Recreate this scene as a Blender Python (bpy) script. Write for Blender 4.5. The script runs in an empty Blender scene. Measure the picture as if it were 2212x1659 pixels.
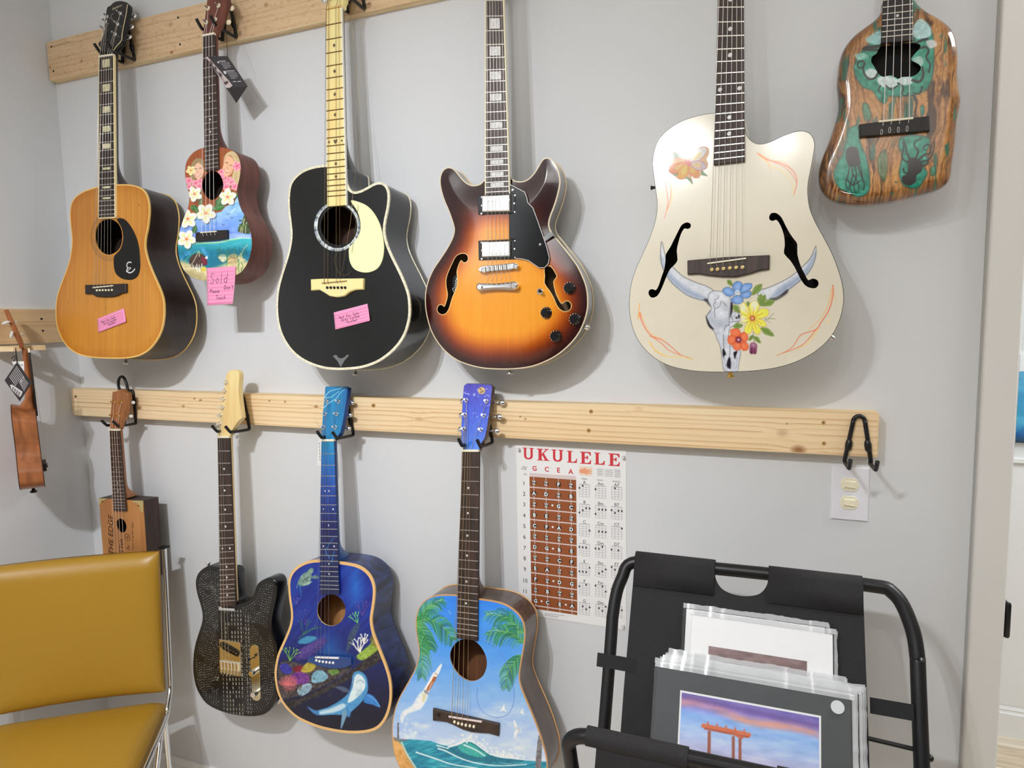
import bpy, bmesh, math, random
import numpy as np
from mathutils import Vector, Matrix
from mathutils.geometry import tessellate_polygon
random.seed(7)
np.random.seed(7)
sc = bpy.context.scene
col = sc.collection

# ------------------------------------------------------------------ camera
IW, IH = 2212, 1659
CAM = np.array([2.11530, -1.49253, 1.55744])
RX, RY, RZ = (math.radians(a) for a in (-5.61196, 1.06723, 21.36220))
FPX = 1414.970


def _rot():
    cy, sy, cp, sp, cr, sr = math.cos(RZ), math.sin(RZ), math.cos(RX), math.sin(RX), math.cos(RY), math.sin(RY)
    a = np.array([[cy, -sy, 0], [sy, cy, 0], [0, 0, 1]])
    b = np.array([[1, 0, 0], [0, cp, -sp], [0, sp, cp]])
    c = np.array([[cr, 0, sr], [0, 1, 0], [-sr, 0, cr]])
    return a @ b @ c


CM = _rot()          # columns: right, forward, up
cd = bpy.data.cameras.new('camera')
cam = bpy.data.objects.new('camera', cd)
col.objects.link(cam)
r_, f_, u_ = CM[:, 0], CM[:, 1], CM[:, 2]
cam.matrix_world = Matrix(((r_[0], u_[0], -f_[0], CAM[0]), (r_[1], u_[1], -f_[1], CAM[1]), (r_[2], u_[2], -f_[2], CAM[2]), (0, 0, 0, 1)))
cd.sensor_fit = 'HORIZONTAL'
cd.sensor_width = 36
cd.lens = FPX / IW * 36
cd.clip_start = 0.02
sc.camera = cam

# ------------------------------------------------------------------ world, lamps, exposure
w = bpy.data.worlds.new('world')
sc.world = w
w.use_nodes = True
w.node_tree.nodes['Background'].inputs[0].default_value = (0.9, 0.95, 1.0, 1)
w.node_tree.nodes['Background'].inputs[1].default_value = 0.1


def spot(name, loc, aim, power, size=1.9, blend=0.7, rad=0.03, c=(1, 0.985, 0.96)):
    d = bpy.data.lights.new(name, 'SPOT')
    d.energy, d.spot_size, d.spot_blend, d.shadow_soft_size, d.color = power, size, blend, rad, c
    o = bpy.data.objects.new(name, d)
    o.location = loc
    o.rotation_euler = (Vector(aim) - Vector(loc)).to_track_quat('-Z', 'Y').to_euler()
    col.objects.link(o)


def area(name, loc, aim, power, sx, sy, c=(1, 0.97, 0.93)):
    d = bpy.data.lights.new(name, 'AREA')
    d.shape, d.size, d.size_y, d.energy, d.color = 'RECTANGLE', sx, sy, power, c
    o = bpy.data.objects.new(name, d)
    o.location = loc
    o.rotation_euler = (Vector(aim) - Vector(loc)).to_track_quat('-Z', 'Y').to_euler()
    col.objects.link(o)


# a ceiling track of small spots parallel to the guitar wall, in front of it
spot('track_spot', (1.24, -2.05, 2.60), (0.55, 0, 0.42), 86, size=1.72, blend=1.0, rad=0.026, c=(0.97, 0.985, 1.03))
spot('track_spot', (1.37, -2.02, 2.62), (1.05, 0, 0.42), 50, size=1.72, blend=1.0, rad=0.022, c=(0.97, 0.985, 1.03))
spot('track_spot', (1.80, -2.08, 2.60), (2.2, 0.4, 0.9), 8, rad=0.022)
spot('track_spot', (2.04, -2.08, 2.60), (2.6, 0.4, 0.9), 8, rad=0.022)
# unseen lamps added as fill: ceiling and floor bounce, plus the next room
spot('bounce_fill_up', (2.3, -3.5, 1.75), (2.3, -3.1, 2.8), 115, size=2.6, blend=0.6, rad=0.12, c=(1.0, 0.985, 0.975))
spot('bounce_fill_up', (0.6, -3.7, 1.75), (0.6, -3.5, 2.8), 110, size=2.6, blend=0.6, rad=0.12, c=(0.96, 0.985, 1.02))
spot('bounce_fill_down', (1.6, -3.4, 2.75), (1.5, -3.0, 0), 130, size=1.8, blend=0.8, rad=0.05, c=(0.94, 0.98, 1.06))
area('next_room_fill', (3.6, 0.0, 2.76), (3.6, 0.0, 0), 46, 0.6, 1.2, (0.96, 0.98, 1.0))
sc.view_settings.view_transform = 'Standard'
sc.view_settings.look = 'None'
sc.view_settings.gamma = 1
sc.view_settings.use_curve_mapping = False
sc.view_settings.exposure = 0.0

# ------------------------------------------------------------------ small library
def A(x):
    return np.asarray(x, float)


def unit(v):
    v = A(v)
    return v / np.linalg.norm(v)


def project(X):
    d = (A(X) - CAM) @ CM
    return np.stack([IW / 2 + FPX * d[..., 0] / d[..., 1], IH / 2 - FPX * d[..., 2] / d[..., 1]], -1)


def rays(uv):
    uv = A(uv)
    return np.stack([(uv[..., 0] - IW / 2) / FPX, np.ones(uv.shape[:-1]), -(uv[..., 1] - IH / 2) / FPX], -1) @ CM.T


def hit(uv, O, n):
    r = rays(uv)
    t = ((A(O) - CAM) @ A(n)) / (r @ A(n))
    return CAM + r * t[..., None]


def Z(x0, y0, s, *pts):
    """measured points of an enlarged detail back to photograph pixels"""
    return [(x0 + a / s, y0 + b / s) for a, b in pts]


class Plane:
    """a flat face of a real thing: origin, right, up and outward normal, in metres"""

    def __init__(self, O, ex, n):
        self.O, self.n = A(O), unit(n)
        ex = A(ex)
        self.ex = unit(ex - (ex @ self.n) * self.n)
        self.ey = np.cross(self.n, self.ex)

    def loc(self, uv, off=0.0):
        d = hit(uv, self.O + self.n * off, self.n) - self.O
        return np.stack([d @ self.ex, d @ self.ey], -1)

    def w(self, ab, off=0.0):
        ab = A(ab)
        off = A(off)
        return self.O + ab[..., :1] * self.ex + ab[..., 1:2] * self.ey + (off[..., None] if off.ndim else off) * self.n

    def W(self, uv, off=0.0):
        return hit(uv, self.O + self.n * off, self.n)

    def px(self, ab, off=0.0):
        return project(self.w(ab, off))


def wall_plane(y=0.0, O=(0, 0, 0)):
    return Plane((O[0], y, O[2]), (1, 0, 0), (0, -1, 0))


def crv(p, k=6, closed=True):
    """Catmull-Rom through points"""
    p = A(p)
    n = len(p)
    out = []
    rng = range(n) if closed else range(n - 1)
    t = np.linspace(0, 1, k, endpoint=False)[:, None]
    for i in rng:
        if closed:
            a, b, c, d = p[(i - 1) % n], p[i], p[(i + 1) % n], p[(i + 2) % n]
        else:
            a, b, c, d = p[max(i - 1, 0)], p[i], p[i + 1], p[min(i + 2, n - 1)]
        out.append(0.5 * (2 * b + (c - a) * t + (2 * a - 5 * b + 4 * c - d) * t ** 2 + (3 * b - a - 3 * c + d) * t ** 3))
    r = np.concatenate(out)
    if not closed:
        r = np.concatenate([r, p[-1:]])
    return r


def area2(p):
    p = A(p)
    q = np.roll(p, -1, 0)
    return 0.5 * np.sum(p[:, 0] * q[:, 1] - q[:, 0] * p[:, 1])


def ccw(p):
    p = A(p)
    return p if area2(p) > 0 else p[::-1]


def inset(p, d):
    """move a ccw outline inward by d"""
    p = A(p)
    e1 = p - np.roll(p, 1, 0)
    e2 = np.roll(p, -1, 0) - p
    n1 = np.stack([-e1[:, 1], e1[:, 0]], -1)
    n2 = np.stack([-e2[:, 1], e2[:, 0]], -1)
    n1 /= np.linalg.norm(n1, axis=1)[:, None] + 1e-12
    n2 /= np.linalg.norm(n2, axis=1)[:, None] + 1e-12
    m = n1 + n2
    m /= np.linalg.norm(m, axis=1)[:, None] + 1e-12
    c = np.clip(np.sum(m * n1, 1), 0.45, 1)
    return p + m * (d / c)[:, None]


def circ(c, r, n=32, ry=None, a0=0.0):
    t = np.linspace(0, 2 * np.pi, n, endpoint=False) + a0
    return np.stack([c[0] + r * np.cos(t), c[1] + (ry or r) * np.sin(t)], -1)


ORG = {}


def empty(name, loc, label, cat, group=None):
    o = bpy.data.objects.new(name, None)
    o.empty_display_size = 0.05
    o.location = [float(v) for v in loc]
    col.objects.link(o)
    ORG[o.name] = A(loc)
    o['label'], o['category'] = label, cat
    if group:
        o['group'] = group
    return o


def tag(o, label, cat, group=None):
    o['label'], o['category'] = label, cat
    if group:
        o['group'] = group
    return o


def mk(name, V, F, mat, parent=None, smooth=False, colors=None, label=None, origin=None, mats=None, fmat=None):
    V = A(V)
    if parent is not None:
        org = ORG[parent.name]
    else:
        org = A(origin) if origin is not None else V.mean(0)
    me = bpy.data.meshes.new(name)
    if isinstance(F, np.ndarray) and F.ndim == 2:
        k = F.shape[1]
        me.vertices.add(len(V))
        me.vertices.foreach_set('co', (V - org).astype(np.float32).ravel())
        me.loops.add(F.size)
        me.loops.foreach_set('vertex_index', F.astype(np.int32).ravel())
        me.polygons.add(len(F))
        me.polygons.foreach_set('loop_start', np.arange(0, F.size, k, dtype=np.int32))
        me.polygons.foreach_set('loop_total', np.full(len(F), k, dtype=np.int32))
        me.update(calc_edges=True)
    else:
        me.from_pydata([tuple(float(c) for c in v) for v in (V - org)], [], [tuple(int(i) for i in f) for f in F])
    me.validate()
    for m in (mats or [mat]):
        me.materials.append(m)
    if fmat is not None:
        me.polygons.foreach_set('material_index', A(fmat).astype(np.int32))
    if smooth is True:
        me.polygons.foreach_set('use_smooth', np.ones(len(me.polygons), bool))
    elif smooth is not False:
        me.polygons.foreach_set('use_smooth', np.asarray(smooth, bool))
    if colors is not None:
        at = me.color_attributes.new('Col', 'FLOAT_COLOR', 'POINT')
        c4 = np.ones((len(V), 4), np.float32)
        c4[:, :3] = colors
        at.data.foreach_set('color', c4.ravel())
    me.update()
    o = bpy.data.objects.new(name, me)
    col.objects.link(o)
    if parent is not None:
        o.parent = parent
        if parent.type == 'MESH' and parent.parent is None:
            pass
    else:
        o.location = [float(v) for v in org]
    ORG[o.name] = org
    if label:
        o['label'] = label
    return o


class MB:
    """collects shapes into one mesh"""

    def __init__(self):
        self.V, self.F, self.S, self.M = [], [], [], []
        self.n = 0

    def add(self, V, F, smooth=False, m=0):
        V = A(V)
        self.V.append(V)
        for f in F:
            self.F.append(tuple(int(i) + self.n for i in f))
            self.S.append(smooth)
            self.M.append(m)
        self.n += len(V)
        return self

    def prism(self, pl, ab, o0, o1, bev=0.0, smooth_side=False, m=0):
        """outline on a plane, from offset o0 (behind) to o1 (front)"""
        ab = ccw(ab)
        n = len(ab)
        idx = np.arange(n)
        nx = (idx + 1) % n
        V, F = [pl.w(ab, o0)], []
        if bev > 0:
            V += [pl.w(ab, o1 - bev), pl.w(inset(ab, bev), o1)]
            F += [(i, j, j + n, i + n) for i, j in zip(idx, nx)]
            F += [(i + n, j + n, j + 2 * n, i + 2 * n) for i, j in zip(idx, nx)]
            top = idx + 2 * n
        else:
            V += [pl.w(ab, o1)]
            F += [(i, j, j + n, i + n) for i, j in zip(idx, nx)]
            top = idx + n
        self.add(np.concatenate(V), F, smooth_side, m)
        self.add(np.concatenate(V)[top], [tuple(range(n))], False, m)
        self.add(pl.w(ab, o0), [tuple(range(n))[::-1]], False, m)
        return self

    def tube(self, P, r, seg=8, closed=False, cap=True, m=0, up=None, flat=1.0):
        P = A(P)
        n = len(P)
        r = np.broadcast_to(A(r), (n,))
        T = np.roll(P, -1, 0) - np.roll(P, 1, 0) if closed else np.gradient(P, axis=0)
        T /= np.linalg.norm(T, axis=1)[:, None] + 1e-12
        nrm = A(up) if up is not None else (A([0, 0, 1]) if abs(T[0][2]) < 0.9 else A([1, 0, 0]))
        rings = []
        t = np.linspace(0, 2 * np.pi, seg, endpoint=False) + (np.pi / 4 if seg == 4 else 0)
        for i in range(n):
            nrm = nrm - (nrm @ T[i]) * T[i]
            nrm /= np.linalg.norm(nrm) + 1e-12
            b = np.cross(T[i], nrm)
            rings.append(P[i] + r[i] * (np.cos(t)[:, None] * nrm * flat + np.sin(t)[:, None] * b))
        V = np.concatenate(rings)
        F = []
        for i in range(n if closed else n - 1):
            j = (i + 1) % n
            for k in range(seg):
                l = (k + 1) % seg
                F.append((i * seg + k, i * seg + l, j * seg + l, j * seg + k))
        self.add(V, F, seg > 4, m)
        if cap and not closed:
            self.add(rings[0], [tuple(range(seg))[::-1]], False, m)
            self.add(rings[-1], [tuple(range(seg))], False, m)
        return self

    def lathe(self, c, ax, prof, seg=20, m=0, smooth=True):
        """prof: (radius, height) pairs along axis ax from c"""
        ax = unit(ax)
        u = unit(np.cross(ax, [0.3, 0.9, 0.2]))
        v = np.cross(ax, u)
        t = np.linspace(0, 2 * np.pi, seg, endpoint=False)
        ring = np.cos(t)[:, None] * u + np.sin(t)[:, None] * v
        V = np.concatenate([A(c) + ax * h + ring * r for r, h in prof])
        F = []
        for i in range(len(prof) - 1):
            for k in range(seg):
                l = (k + 1) % seg
                F.append((i * seg + k, i * seg + l, (i + 1) * seg + l, (i + 1) * seg + k))
        self.add(V, F, smooth, m)
        self.add(V[:seg], [tuple(range(seg))[::-1]], False, m)
        self.add(V[-seg:], [tuple(range(seg))], False, m)
        return self

    def ell(self, c, R, seg=16, rings=9, m=0):
        """ellipsoid; R rows are the three semi-axis vectors"""
        R = A(R)
        V, F = [], []
        for i in range(rings + 1):
            ph = np.pi * i / rings
            for k in range(seg):
                th = 2 * np.pi * k / seg
                V.append(A(c) + np.sin(ph) * np.cos(th) * R[0] + np.sin(ph) * np.sin(th) * R[1] + np.cos(ph) * R[2])
        for i in range(rings):
            for k in range(seg):
                l = (k + 1) % seg
                F.append((i * seg + k, i * seg + l, (i + 1) * seg + l, (i + 1) * seg + k))
        return self.add(V, F, True, m)

    def box(self, lo, hi, m=0):
        lo, hi = A(lo), A(hi)
        V = [(a, b, c) for a in (lo[0], hi[0]) for b in (lo[1], hi[1]) for c in (lo[2], hi[2])]
        return self.add(V, [(0, 1, 3, 2), (4, 6, 7, 5), (0, 4, 5, 1), (2, 3, 7, 6), (0, 2, 6, 4), (1, 5, 7, 3)], False, m)

    def build(self, name, mat, parent=None, label=None, origin=None, bevel=0.0):
        V = np.concatenate(self.V)
        o = mk(name, V, self.F, mat if not isinstance(mat, (list, tuple)) else None, parent, self.S, label=label, origin=origin,
               mats=list(mat) if isinstance(mat, (list, tuple)) else None, fmat=self.M)
        if bevel:
            md = o.modifiers.new('soft_edges', 'BEVEL')
            md.width, md.segments, md.limit_method = bevel, 2, 'ANGLE'
        return o


# ------------------------------------------------------------------ colour and materials
K = 0.80      # a white wall of this reflectance photographs as its measured grey


def lin(c):
    c = A(c) / 255.0
    return np.where(c <= 0.04045, c / 12.92, ((c + 0.055) / 1.055) ** 2.4)


def alb(c):
    return np.clip(lin(c) / K, 0, 0.92)


MATS = {}


def mat(name, c=(128, 128, 128), rough=0.5, metal=0.0, coat=0.0, spec=0.5, alpha=1.0, coat_rough=0.05):
    if name in MATS:
        return MATS[name]
    m = bpy.data.materials.new(name)
    m.use_nodes = True
    b = m.node_tree.nodes['Principled BSDF']
    a = alb(c)
    b.inputs['Base Color'].default_value = (a[0], a[1], a[2], 1)
    b.inputs['Roughness'].default_value = rough
    b.inputs['Metallic'].default_value = metal
    b.inputs['Coat Weight'].default_value = coat
    b.inputs['Coat Roughness'].default_value = coat_rough
    b.inputs['Specular IOR Level'].default_value = spec
    b.inputs['Alpha'].default_value = alpha
    MATS[name] = m
    return m


def paint_mat(name, rough=0.35, coat=0.3, bump=0.0, bscale=300.0, metal=0.0):
    """colour comes from the painted colour attribute of the surface"""
    if name in MATS:
        return MATS[name]
    m = mat(name, rough=rough, coat=coat, metal=metal)
    nt = m.node_tree
    b = nt.nodes['Principled BSDF']
    at = nt.nodes.new('ShaderNodeVertexColor')
    at.layer_name = 'Col'
    nt.links.new(at.outputs['Color'], b.inputs['Base Color'])
    if bump:
        tx = nt.nodes.new('ShaderNodeTexNoise')
        tx.inputs['Scale'].default_value = bscale
        bp = nt.nodes.new('ShaderNodeBump')
        bp.inputs['Strength'].default_value = bump
        bp.inputs['Distance'].default_value = 0.002
        co = nt.nodes.new('ShaderNodeTexCoord')
        nt.links.new(co.outputs['Object'], tx.inputs['Vector'])
        nt.links.new(tx.outputs['Fac'], bp.inputs['Height'])
        nt.links.new(bp.outputs['Normal'], b.inputs['Normal'])
    return m


def grain_mat(name, c1, c2, scale=(60, 60, 4), rough=0.45, coat=0.0, detail=6.0, dist=0.6, bump=0.0, lo=0.35, hi=0.7, cr=0.08):
    """wood-like streaks: noise stretched along one axis of the object"""
    if name in MATS:
        return MATS[name]
    m = mat(name, c1, rough=rough, coat=coat, coat_rough=cr)
    nt = m.node_tree
    b = nt.nodes['Principled BSDF']
    co = nt.nodes.new('ShaderNodeTexCoord')
    mp = nt.nodes.new('ShaderNodeMapping')
    mp.inputs['Scale'].default_value = scale
    tx = nt.nodes.new('ShaderNodeTexNoise')
    tx.inputs['Scale'].default_value = 1.0
    tx.inputs['Detail'].default_value = detail
    tx.inputs['Distortion'].default_value = dist
    rp = nt.nodes.new('ShaderNodeValToRGB')
    a1, a2 = alb(c1), alb(c2)
    rp.color_ramp.elements[0].position, rp.color_ramp.elements[1].position = lo, hi
    rp.color_ramp.elements[0].color = (*a1, 1)
    rp.color_ramp.elements[1].color = (*a2, 1)
    nt.links.new(co.outputs['Object'], mp.inputs['Vector'])
    nt.links.new(mp.outputs['Vector'], tx.inputs['Vector'])
    nt.links.new(tx.outputs['Fac'], rp.inputs['Fac'])
    nt.links.new(rp.outputs['Color'], b.inputs['Base Color'])
    if bump:
        bp = nt.nodes.new('ShaderNodeBump')
        bp.inputs['Strength'].default_value = bump
        bp.inputs['Distance'].default_value = 0.001
        nt.links.new(tx.outputs['Fac'], bp.inputs['Height'])
        nt.links.new(bp.outputs['Normal'], b.inputs['Normal'])
    return m


# ------------------------------------------------------------------ painting on a surface
def vnoise(x, y, seed=0):
    """smooth value noise, 0..1"""
    xi, yi = np.floor(x).astype(np.int64), np.floor(y).astype(np.int64)
    xf, yf = x - xi, y - yi
    xf, yf = xf * xf * (3 - 2 * xf), yf * yf * (3 - 2 * yf)

    def h(a, b):
        n = (a * 374761393 + b * 668265263 + seed * 1442695041) & 0x7fffffff
        n = ((n ^ (n >> 13)) * 1274126177) & 0x7fffffff
        return ((n ^ (n >> 16)) & 0xffff) / 65535.0
    return (h(xi, yi) * (1 - xf) + h(xi + 1, yi) * xf) * (1 - yf) + (h(xi, yi + 1) * (1 - xf) + h(xi + 1, yi + 1) * xf) * yf


def fbm(x, y, seed=0, o=4):
    v, a, t = 0, 0.5, 0
    for i in range(o):
        v = v + a * vnoise(x * 2 ** i, y * 2 ** i, seed + i)
        t += a
        a *= 0.5
    return v / t


def sdist(P, poly):
    """signed distance of points to a closed outline, negative inside"""
    x, y = P[:, 0], P[:, 1]
    d = np.full(len(P), 1e9)
    ins = np.zeros(len(P), bool)
    n = len(poly)
    for i in range(n):
        ax, ay = poly[i]
        bx, by = poly[(i + 1) % n]
        ex, ey = bx - ax, by - ay
        wx, wy = x - ax, y - ay
        t = np.clip((wx * ex + wy * ey) / (ex * ex + ey * ey + 1e-12), 0, 1)
        d = np.minimum(d, (wx - ex * t) ** 2 + (wy - ey * t) ** 2)
        c = (ay > y) != (by > y)
        if ay != by:
            ins ^= c & (x < ex * (y - ay) / ey + ax)
    d = np.sqrt(d)
    return np.where(ins, -d, d)


class Canvas:
    """colours on the vertices of a fine grid lying on a face; strokes are given where the photograph shows them"""

    def __init__(self, pl, outline, holes=(), s=0.0011, off=0.0, base=(128, 128, 128)):
        self.pl, self.off = pl, off
        self.out = ccw(outline)
        self.holes = [ccw(h) for h in holes]
        lo, hi = self.out.min(0), self.out.max(0)
        nx, ny = int((hi[0] - lo[0]) / s) + 2, int((hi[1] - lo[1]) / s) + 2
        gx, gy = np.meshgrid(lo[0] - s / 2 + np.arange(nx) * s, lo[1] - s / 2 + np.arange(ny) * s)
        P = np.stack([gx.ravel(), gy.ravel()], -1)
        d = sdist(P, self.out)
        inside = d <= 0
        near = [self.out]
        for h in self.holes:
            dh = sdist(P, h)
            inside &= dh > 0
            near.append(h)
        ins = inside.reshape(ny, nx)
        q = np.arange(nx * ny).reshape(ny, nx)
        cell = ins[:-1, :-1] | ins[1:, :-1] | ins[:-1, 1:] | ins[1:, 1:]
        F = np.stack([q[:-1, :-1][cell], q[:-1, 1:][cell], q[1:, 1:][cell], q[1:, :-1][cell]], -1)
        used = np.unique(F)
        mv = used[~inside[used]]
        # pull the border vertices onto the outline
        if len(mv):
            best = np.full(len(mv), 1e9)
            tgt = P[mv].copy()
            for poly in near:
                for i in range(len(poly)):
                    a, b = poly[i], poly[(i + 1) % len(poly)]
                    e = b - a
                    t = np.clip(((P[mv] - a) @ e) / (e @ e + 1e-12), 0, 1)
                    c = a + t[:, None] * e
                    dd = np.sum((P[mv] - c) ** 2, 1)
                    k = dd < best
                    best[k] = dd[k]
                    tgt[k] = c[k]
            P[mv] = tgt
        rm = np.full(nx * ny, -1)
        rm[used] = np.arange(len(used))
        self.P, self.F = P[used], rm[F]
        uv = pl.px(self.P, off)
        self.U, self.V = uv[:, 0], uv[:, 1]
        self.C = np.tile(A(base), (len(self.U), 1))

    def sub(self, x0, x1, y0, y1):
        return np.nonzero((self.U >= x0) & (self.U <= x1) & (self.V >= y0) & (self.V <= y1))[0]

    def mix(self, i, c, a):
        c = A(c)
        self.C[i] += (c - self.C[i]) * A(a)[:, None]

    def fill(self, poly, c, a=1.0, soft=1.0, k=5, smooth=True, tex=0.0, ts=6.0, seed=1):
        poly = crv(poly, k) if smooth else A(poly)
        lo, hi = poly.min(0) - soft * 2, poly.max(0) + soft * 2
        i = self.sub(lo[0], hi[0], lo[1], hi[1])
        if len(i) == 0:
            return
        d = sdist(np.stack([self.U[i], self.V[i]], -1), poly)
        al = np.clip(0.5 - d / (2 * soft), 0, 1) * a
        if tex:
            nz = fbm(self.U[i] / ts, self.V[i] / ts, seed)
            c = A(c) + ((nz - 0.5) * 2 * tex)[:, None]
        self.mix(i, np.clip(c, 0, 255), al)

    def line(self, pts, w, c, a=1.0, w2=None, soft=0.8, k=6, smooth=True):
        pts = crv(pts, k, False) if smooth and len(pts) > 2 else A(pts)
        w2 = w if w2 is None else w2
        mw = max(w, w2) + soft * 2
        lo, hi = pts.min(0) - mw, pts.max(0) + mw
        i = self.sub(lo[0], hi[0], lo[1], hi[1])
        if len(i) == 0:
            return
        x, y = self.U[i], self.V[i]
        best = np.full(len(i), -1e9)
        n = len(pts) - 1
        for j in range(n):
            ax, ay = pts[j]
            bx, by = pts[j + 1]
            ex, ey = bx - ax, by - ay
            t = np.clip(((x - ax) * ex + (y - ay) * ey) / (ex * ex + ey * ey + 1e-12), 0, 1)
            dd = np.hypot(x - ax - ex * t, y - ay - ey * t)
            ww = (w + (w2 - w) * ((j + t) / n)) / 2
            best = np.maximum(best, ww - dd)
        self.mix(i, c, np.clip(0.5 + best / (2 * soft), 0, 1) * a)

    def dot(self, x, y, r, c, a=1.0, ry=None, soft=0.8, ang=0.0):
        ry = ry or r
        m = max(r, ry) + 2 * soft
        i = self.sub(x - m, x + m, y - m, y + m)
        if len(i) == 0:
            return
        dx, dy = self.U[i] - x, self.V[i] - y
        ca, sa = math.cos(ang), math.sin(ang)
        e = np.hypot((dx * ca + dy * sa) / r, (-dx * sa + dy * ca) / ry)
        self.mix(i, c, np.clip(0.5 + (1 - e) * min(r, ry) / (2 * soft), 0, 1) * a)

    def build(self, name, mt, parent=None, lift=0.0, label=None, z=None):
        V = self.pl.w(self.P, (self.off + lift) if z is None else z(self.P) + self.off + lift)
        return mk(name, V, self.F[:, ::1], mt, parent, True, np.clip(lin(np.clip(self.C, 0, 255)) / K, 0, 0.95), label=label)

# ------------------------------------------------------------------ the room
def struct(o):
    o['kind'] = 'structure'
    return o


def wall_mat(name, c, seed=0.0):
    m = mat(name, c, rough=0.72, spec=0.3)
    nt = m.node_tree
    b = nt.nodes['Principled BSDF']
    co = nt.nodes.new('ShaderNodeTexCoord')
    tx = nt.nodes.new('ShaderNodeTexNoise')
    tx.inputs['Scale'].default_value = 160
    tx.inputs['Detail'].default_value = 3
    bp = nt.nodes.new('ShaderNodeBump')
    bp.inputs['Strength'].default_value = 0.10
    bp.inputs['Distance'].default_value = 0.001
    nt.links.new(co.outputs['Object'], tx.inputs['Vector'])
    nt.links.new(tx.outputs['Fac'], bp.inputs['Height'])
    nt.links.new(bp.outputs['Normal'], b.inputs['Normal'])
    return m


M_wall = wall_mat('wall_paint', (201, 203, 205))
M_wall2 = wall_mat('next_room_paint', (205, 208, 208))
M_trim = mat('trim_paint', (208, 207, 203), rough=0.4, spec=0.4)
M_white = mat('white_gloss_paint', (222, 223, 224), rough=0.35)
M_ceil = mat('ceiling_paint', (215, 215, 213), rough=0.9, spec=0.2)
M_black = mat('black_powder_coat', (16, 16, 18), rough=0.38)
M_hole = mat('dark_hole', (22, 14, 10), rough=0.9)


def sbox(name, lo, hi, m):
    return struct(MB().box(lo, hi).build(name, m))


sbox('wall_back', (-0.12, 0, 0), (2.535, 0.12, 2.8), M_wall)
sbox('wall_left', (-0.12, -5.3, 0), (0, 0, 2.8), M_wall)
sbox('wall_behind', (-0.12, -5.42, 0), (4.72, -5.3, 2.8), wall_mat('darkened_wall_behind', (66, 68, 72)))  # unseen wall, tone darkened to deepen reflections in the glossy guitars
sbox('wall_right', (4.6, -5.3, 0), (4.72, 1.4, 2.8), wall_mat('darkened_wall_right', (128, 124, 118)))  # unseen wall, tone darkened so guitar sides reflect less light
sbox('wall_next_room', (1.6, 1.283, 0), (4.6, 1.4, 2.8), M_wall2)
sbox('wall_next_room_side', (1.5, 0.12, 0), (1.6, 1.4, 2.8), M_wall2)
sbox('ceiling', (-0.12, -5.42, 2.8), (4.72, 1.4, 2.9), M_ceil)
floor = sbox('floor', (-0.12, -5.42, -0.1), (4.72, 1.4, -0.004), mat('floor_subfloor', (150, 135, 115), rough=0.8))
# planks, where the floor of the next room shows; a plain wood floor elsewhere
M_pl = [grain_mat('plank_%s' % n, a, b, (3, 40, 10), rough=0.42, dist=1.2, lo=0.3, hi=0.75) for n, a, b in
        (('pale', (214, 204, 186), (178, 165, 143)), ('grey', (196, 187, 170), (150, 140, 122)), ('brown', (176, 150, 128), (132, 108, 92)), ('sand', (206, 192, 168), (168, 152, 128)))]
pw = 0.13
rows = []
y = -5.3
k = 0
while y < 1.283:
    y1 = min(y + pw, 1.283)
    x = -0.6 - (k * 0.37) % 0.9 if y > 0.3 else 0.0
    if y > 0.3:
        x = 1.6
        first = 0.4 + (k * 0.29) % 0.8
        while x < 4.6:
            x1 = min(x + (first if x == 1.6 else 1.1), 4.6)
            struct(MB().box((x + 0.001, y + 0.001, -0.004), (x1 - 0.001, y1 - 0.001, 0.0)).build('plank', M_pl[(k * 5 + int(x * 7)) % 4], floor, bevel=0.0008))
            x = x1
    else:
        MB().box((x, y + 0.001, -0.004), (4.6, y1 - 0.001, 0.0)).build('plank', M_pl[(k * 3) % 4], floor)
    y = y1
    k += 1


def molding(name, p0, p1, out, prof, m):
    """profile (distance from wall, height) swept from p0 to p1"""
    p0, p1, out = A(p0), A(p1), A(out)
    prof = [(0, 0)] + list(prof)
    V = [p + out * d + A([0, 0, h]) for p in (p0, p1) for d, h in prof]
    n = len(prof)
    F = [(i, (i + 1) % n, (i + 1) % n + n, i + n) for i in range(n)] + [tuple(range(n))[::-1], tuple(range(n, 2 * n))]
    return struct(mk(name, V, F, m))


BASE = [(0.016, 0), (0.016, 0.088), (0.013, 0.092), (0.011, 0.098), (0.013, 0.103), (0.009, 0.11), (0.006, 0.118), (0, 0.118)]
BASE2 = [(a, b * 1.15) for a, b in BASE]
molding('baseboard_back', (0, 0, 0), (2.496, 0, 0), (0, -1, 0), BASE2, M_white)
molding('baseboard_left', (0, -5.3, 0), (0, 0, 0), (1, 0, 0), BASE2, M_white)
molding('baseboard_next_room', (1.6, 1.283, 0), (4.6, 1.283, 0), (0, -1, 0), BASE, M_white)
# flat casing at the end of the wall with its jamb and a black hinge knuckle
struct(MB().box((2.497, -0.017, 0), (2.553, 0.0, 2.8)).box((2.535, 0, 0), (2.548, 0.12, 2.8)).build('trim_casing', M_trim, bevel=0.003))
d = MB()
d.lathe((2.5585, -0.012, 0.925), (0, 0, 1), [(0.0035, 0), (0.005, 0.003), (0.005, 0.066), (0.0035, 0.07)], 12)
d.box((2.5480, -0.012, 0.925), (2.5585, 0.03, 0.995))
tag(d.build('door_hinge', M_black), 'small black hinge on the edge of the white door casing', 'hinge')
# thin grey strip down the casing edge
struct(MB().box((2.4935, -0.004, 0.14), (2.4975, 0.0, 2.8)).build('trim_edge_strip', mat('edge_strip_grey', (160, 160, 156), rough=0.8)))


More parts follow.
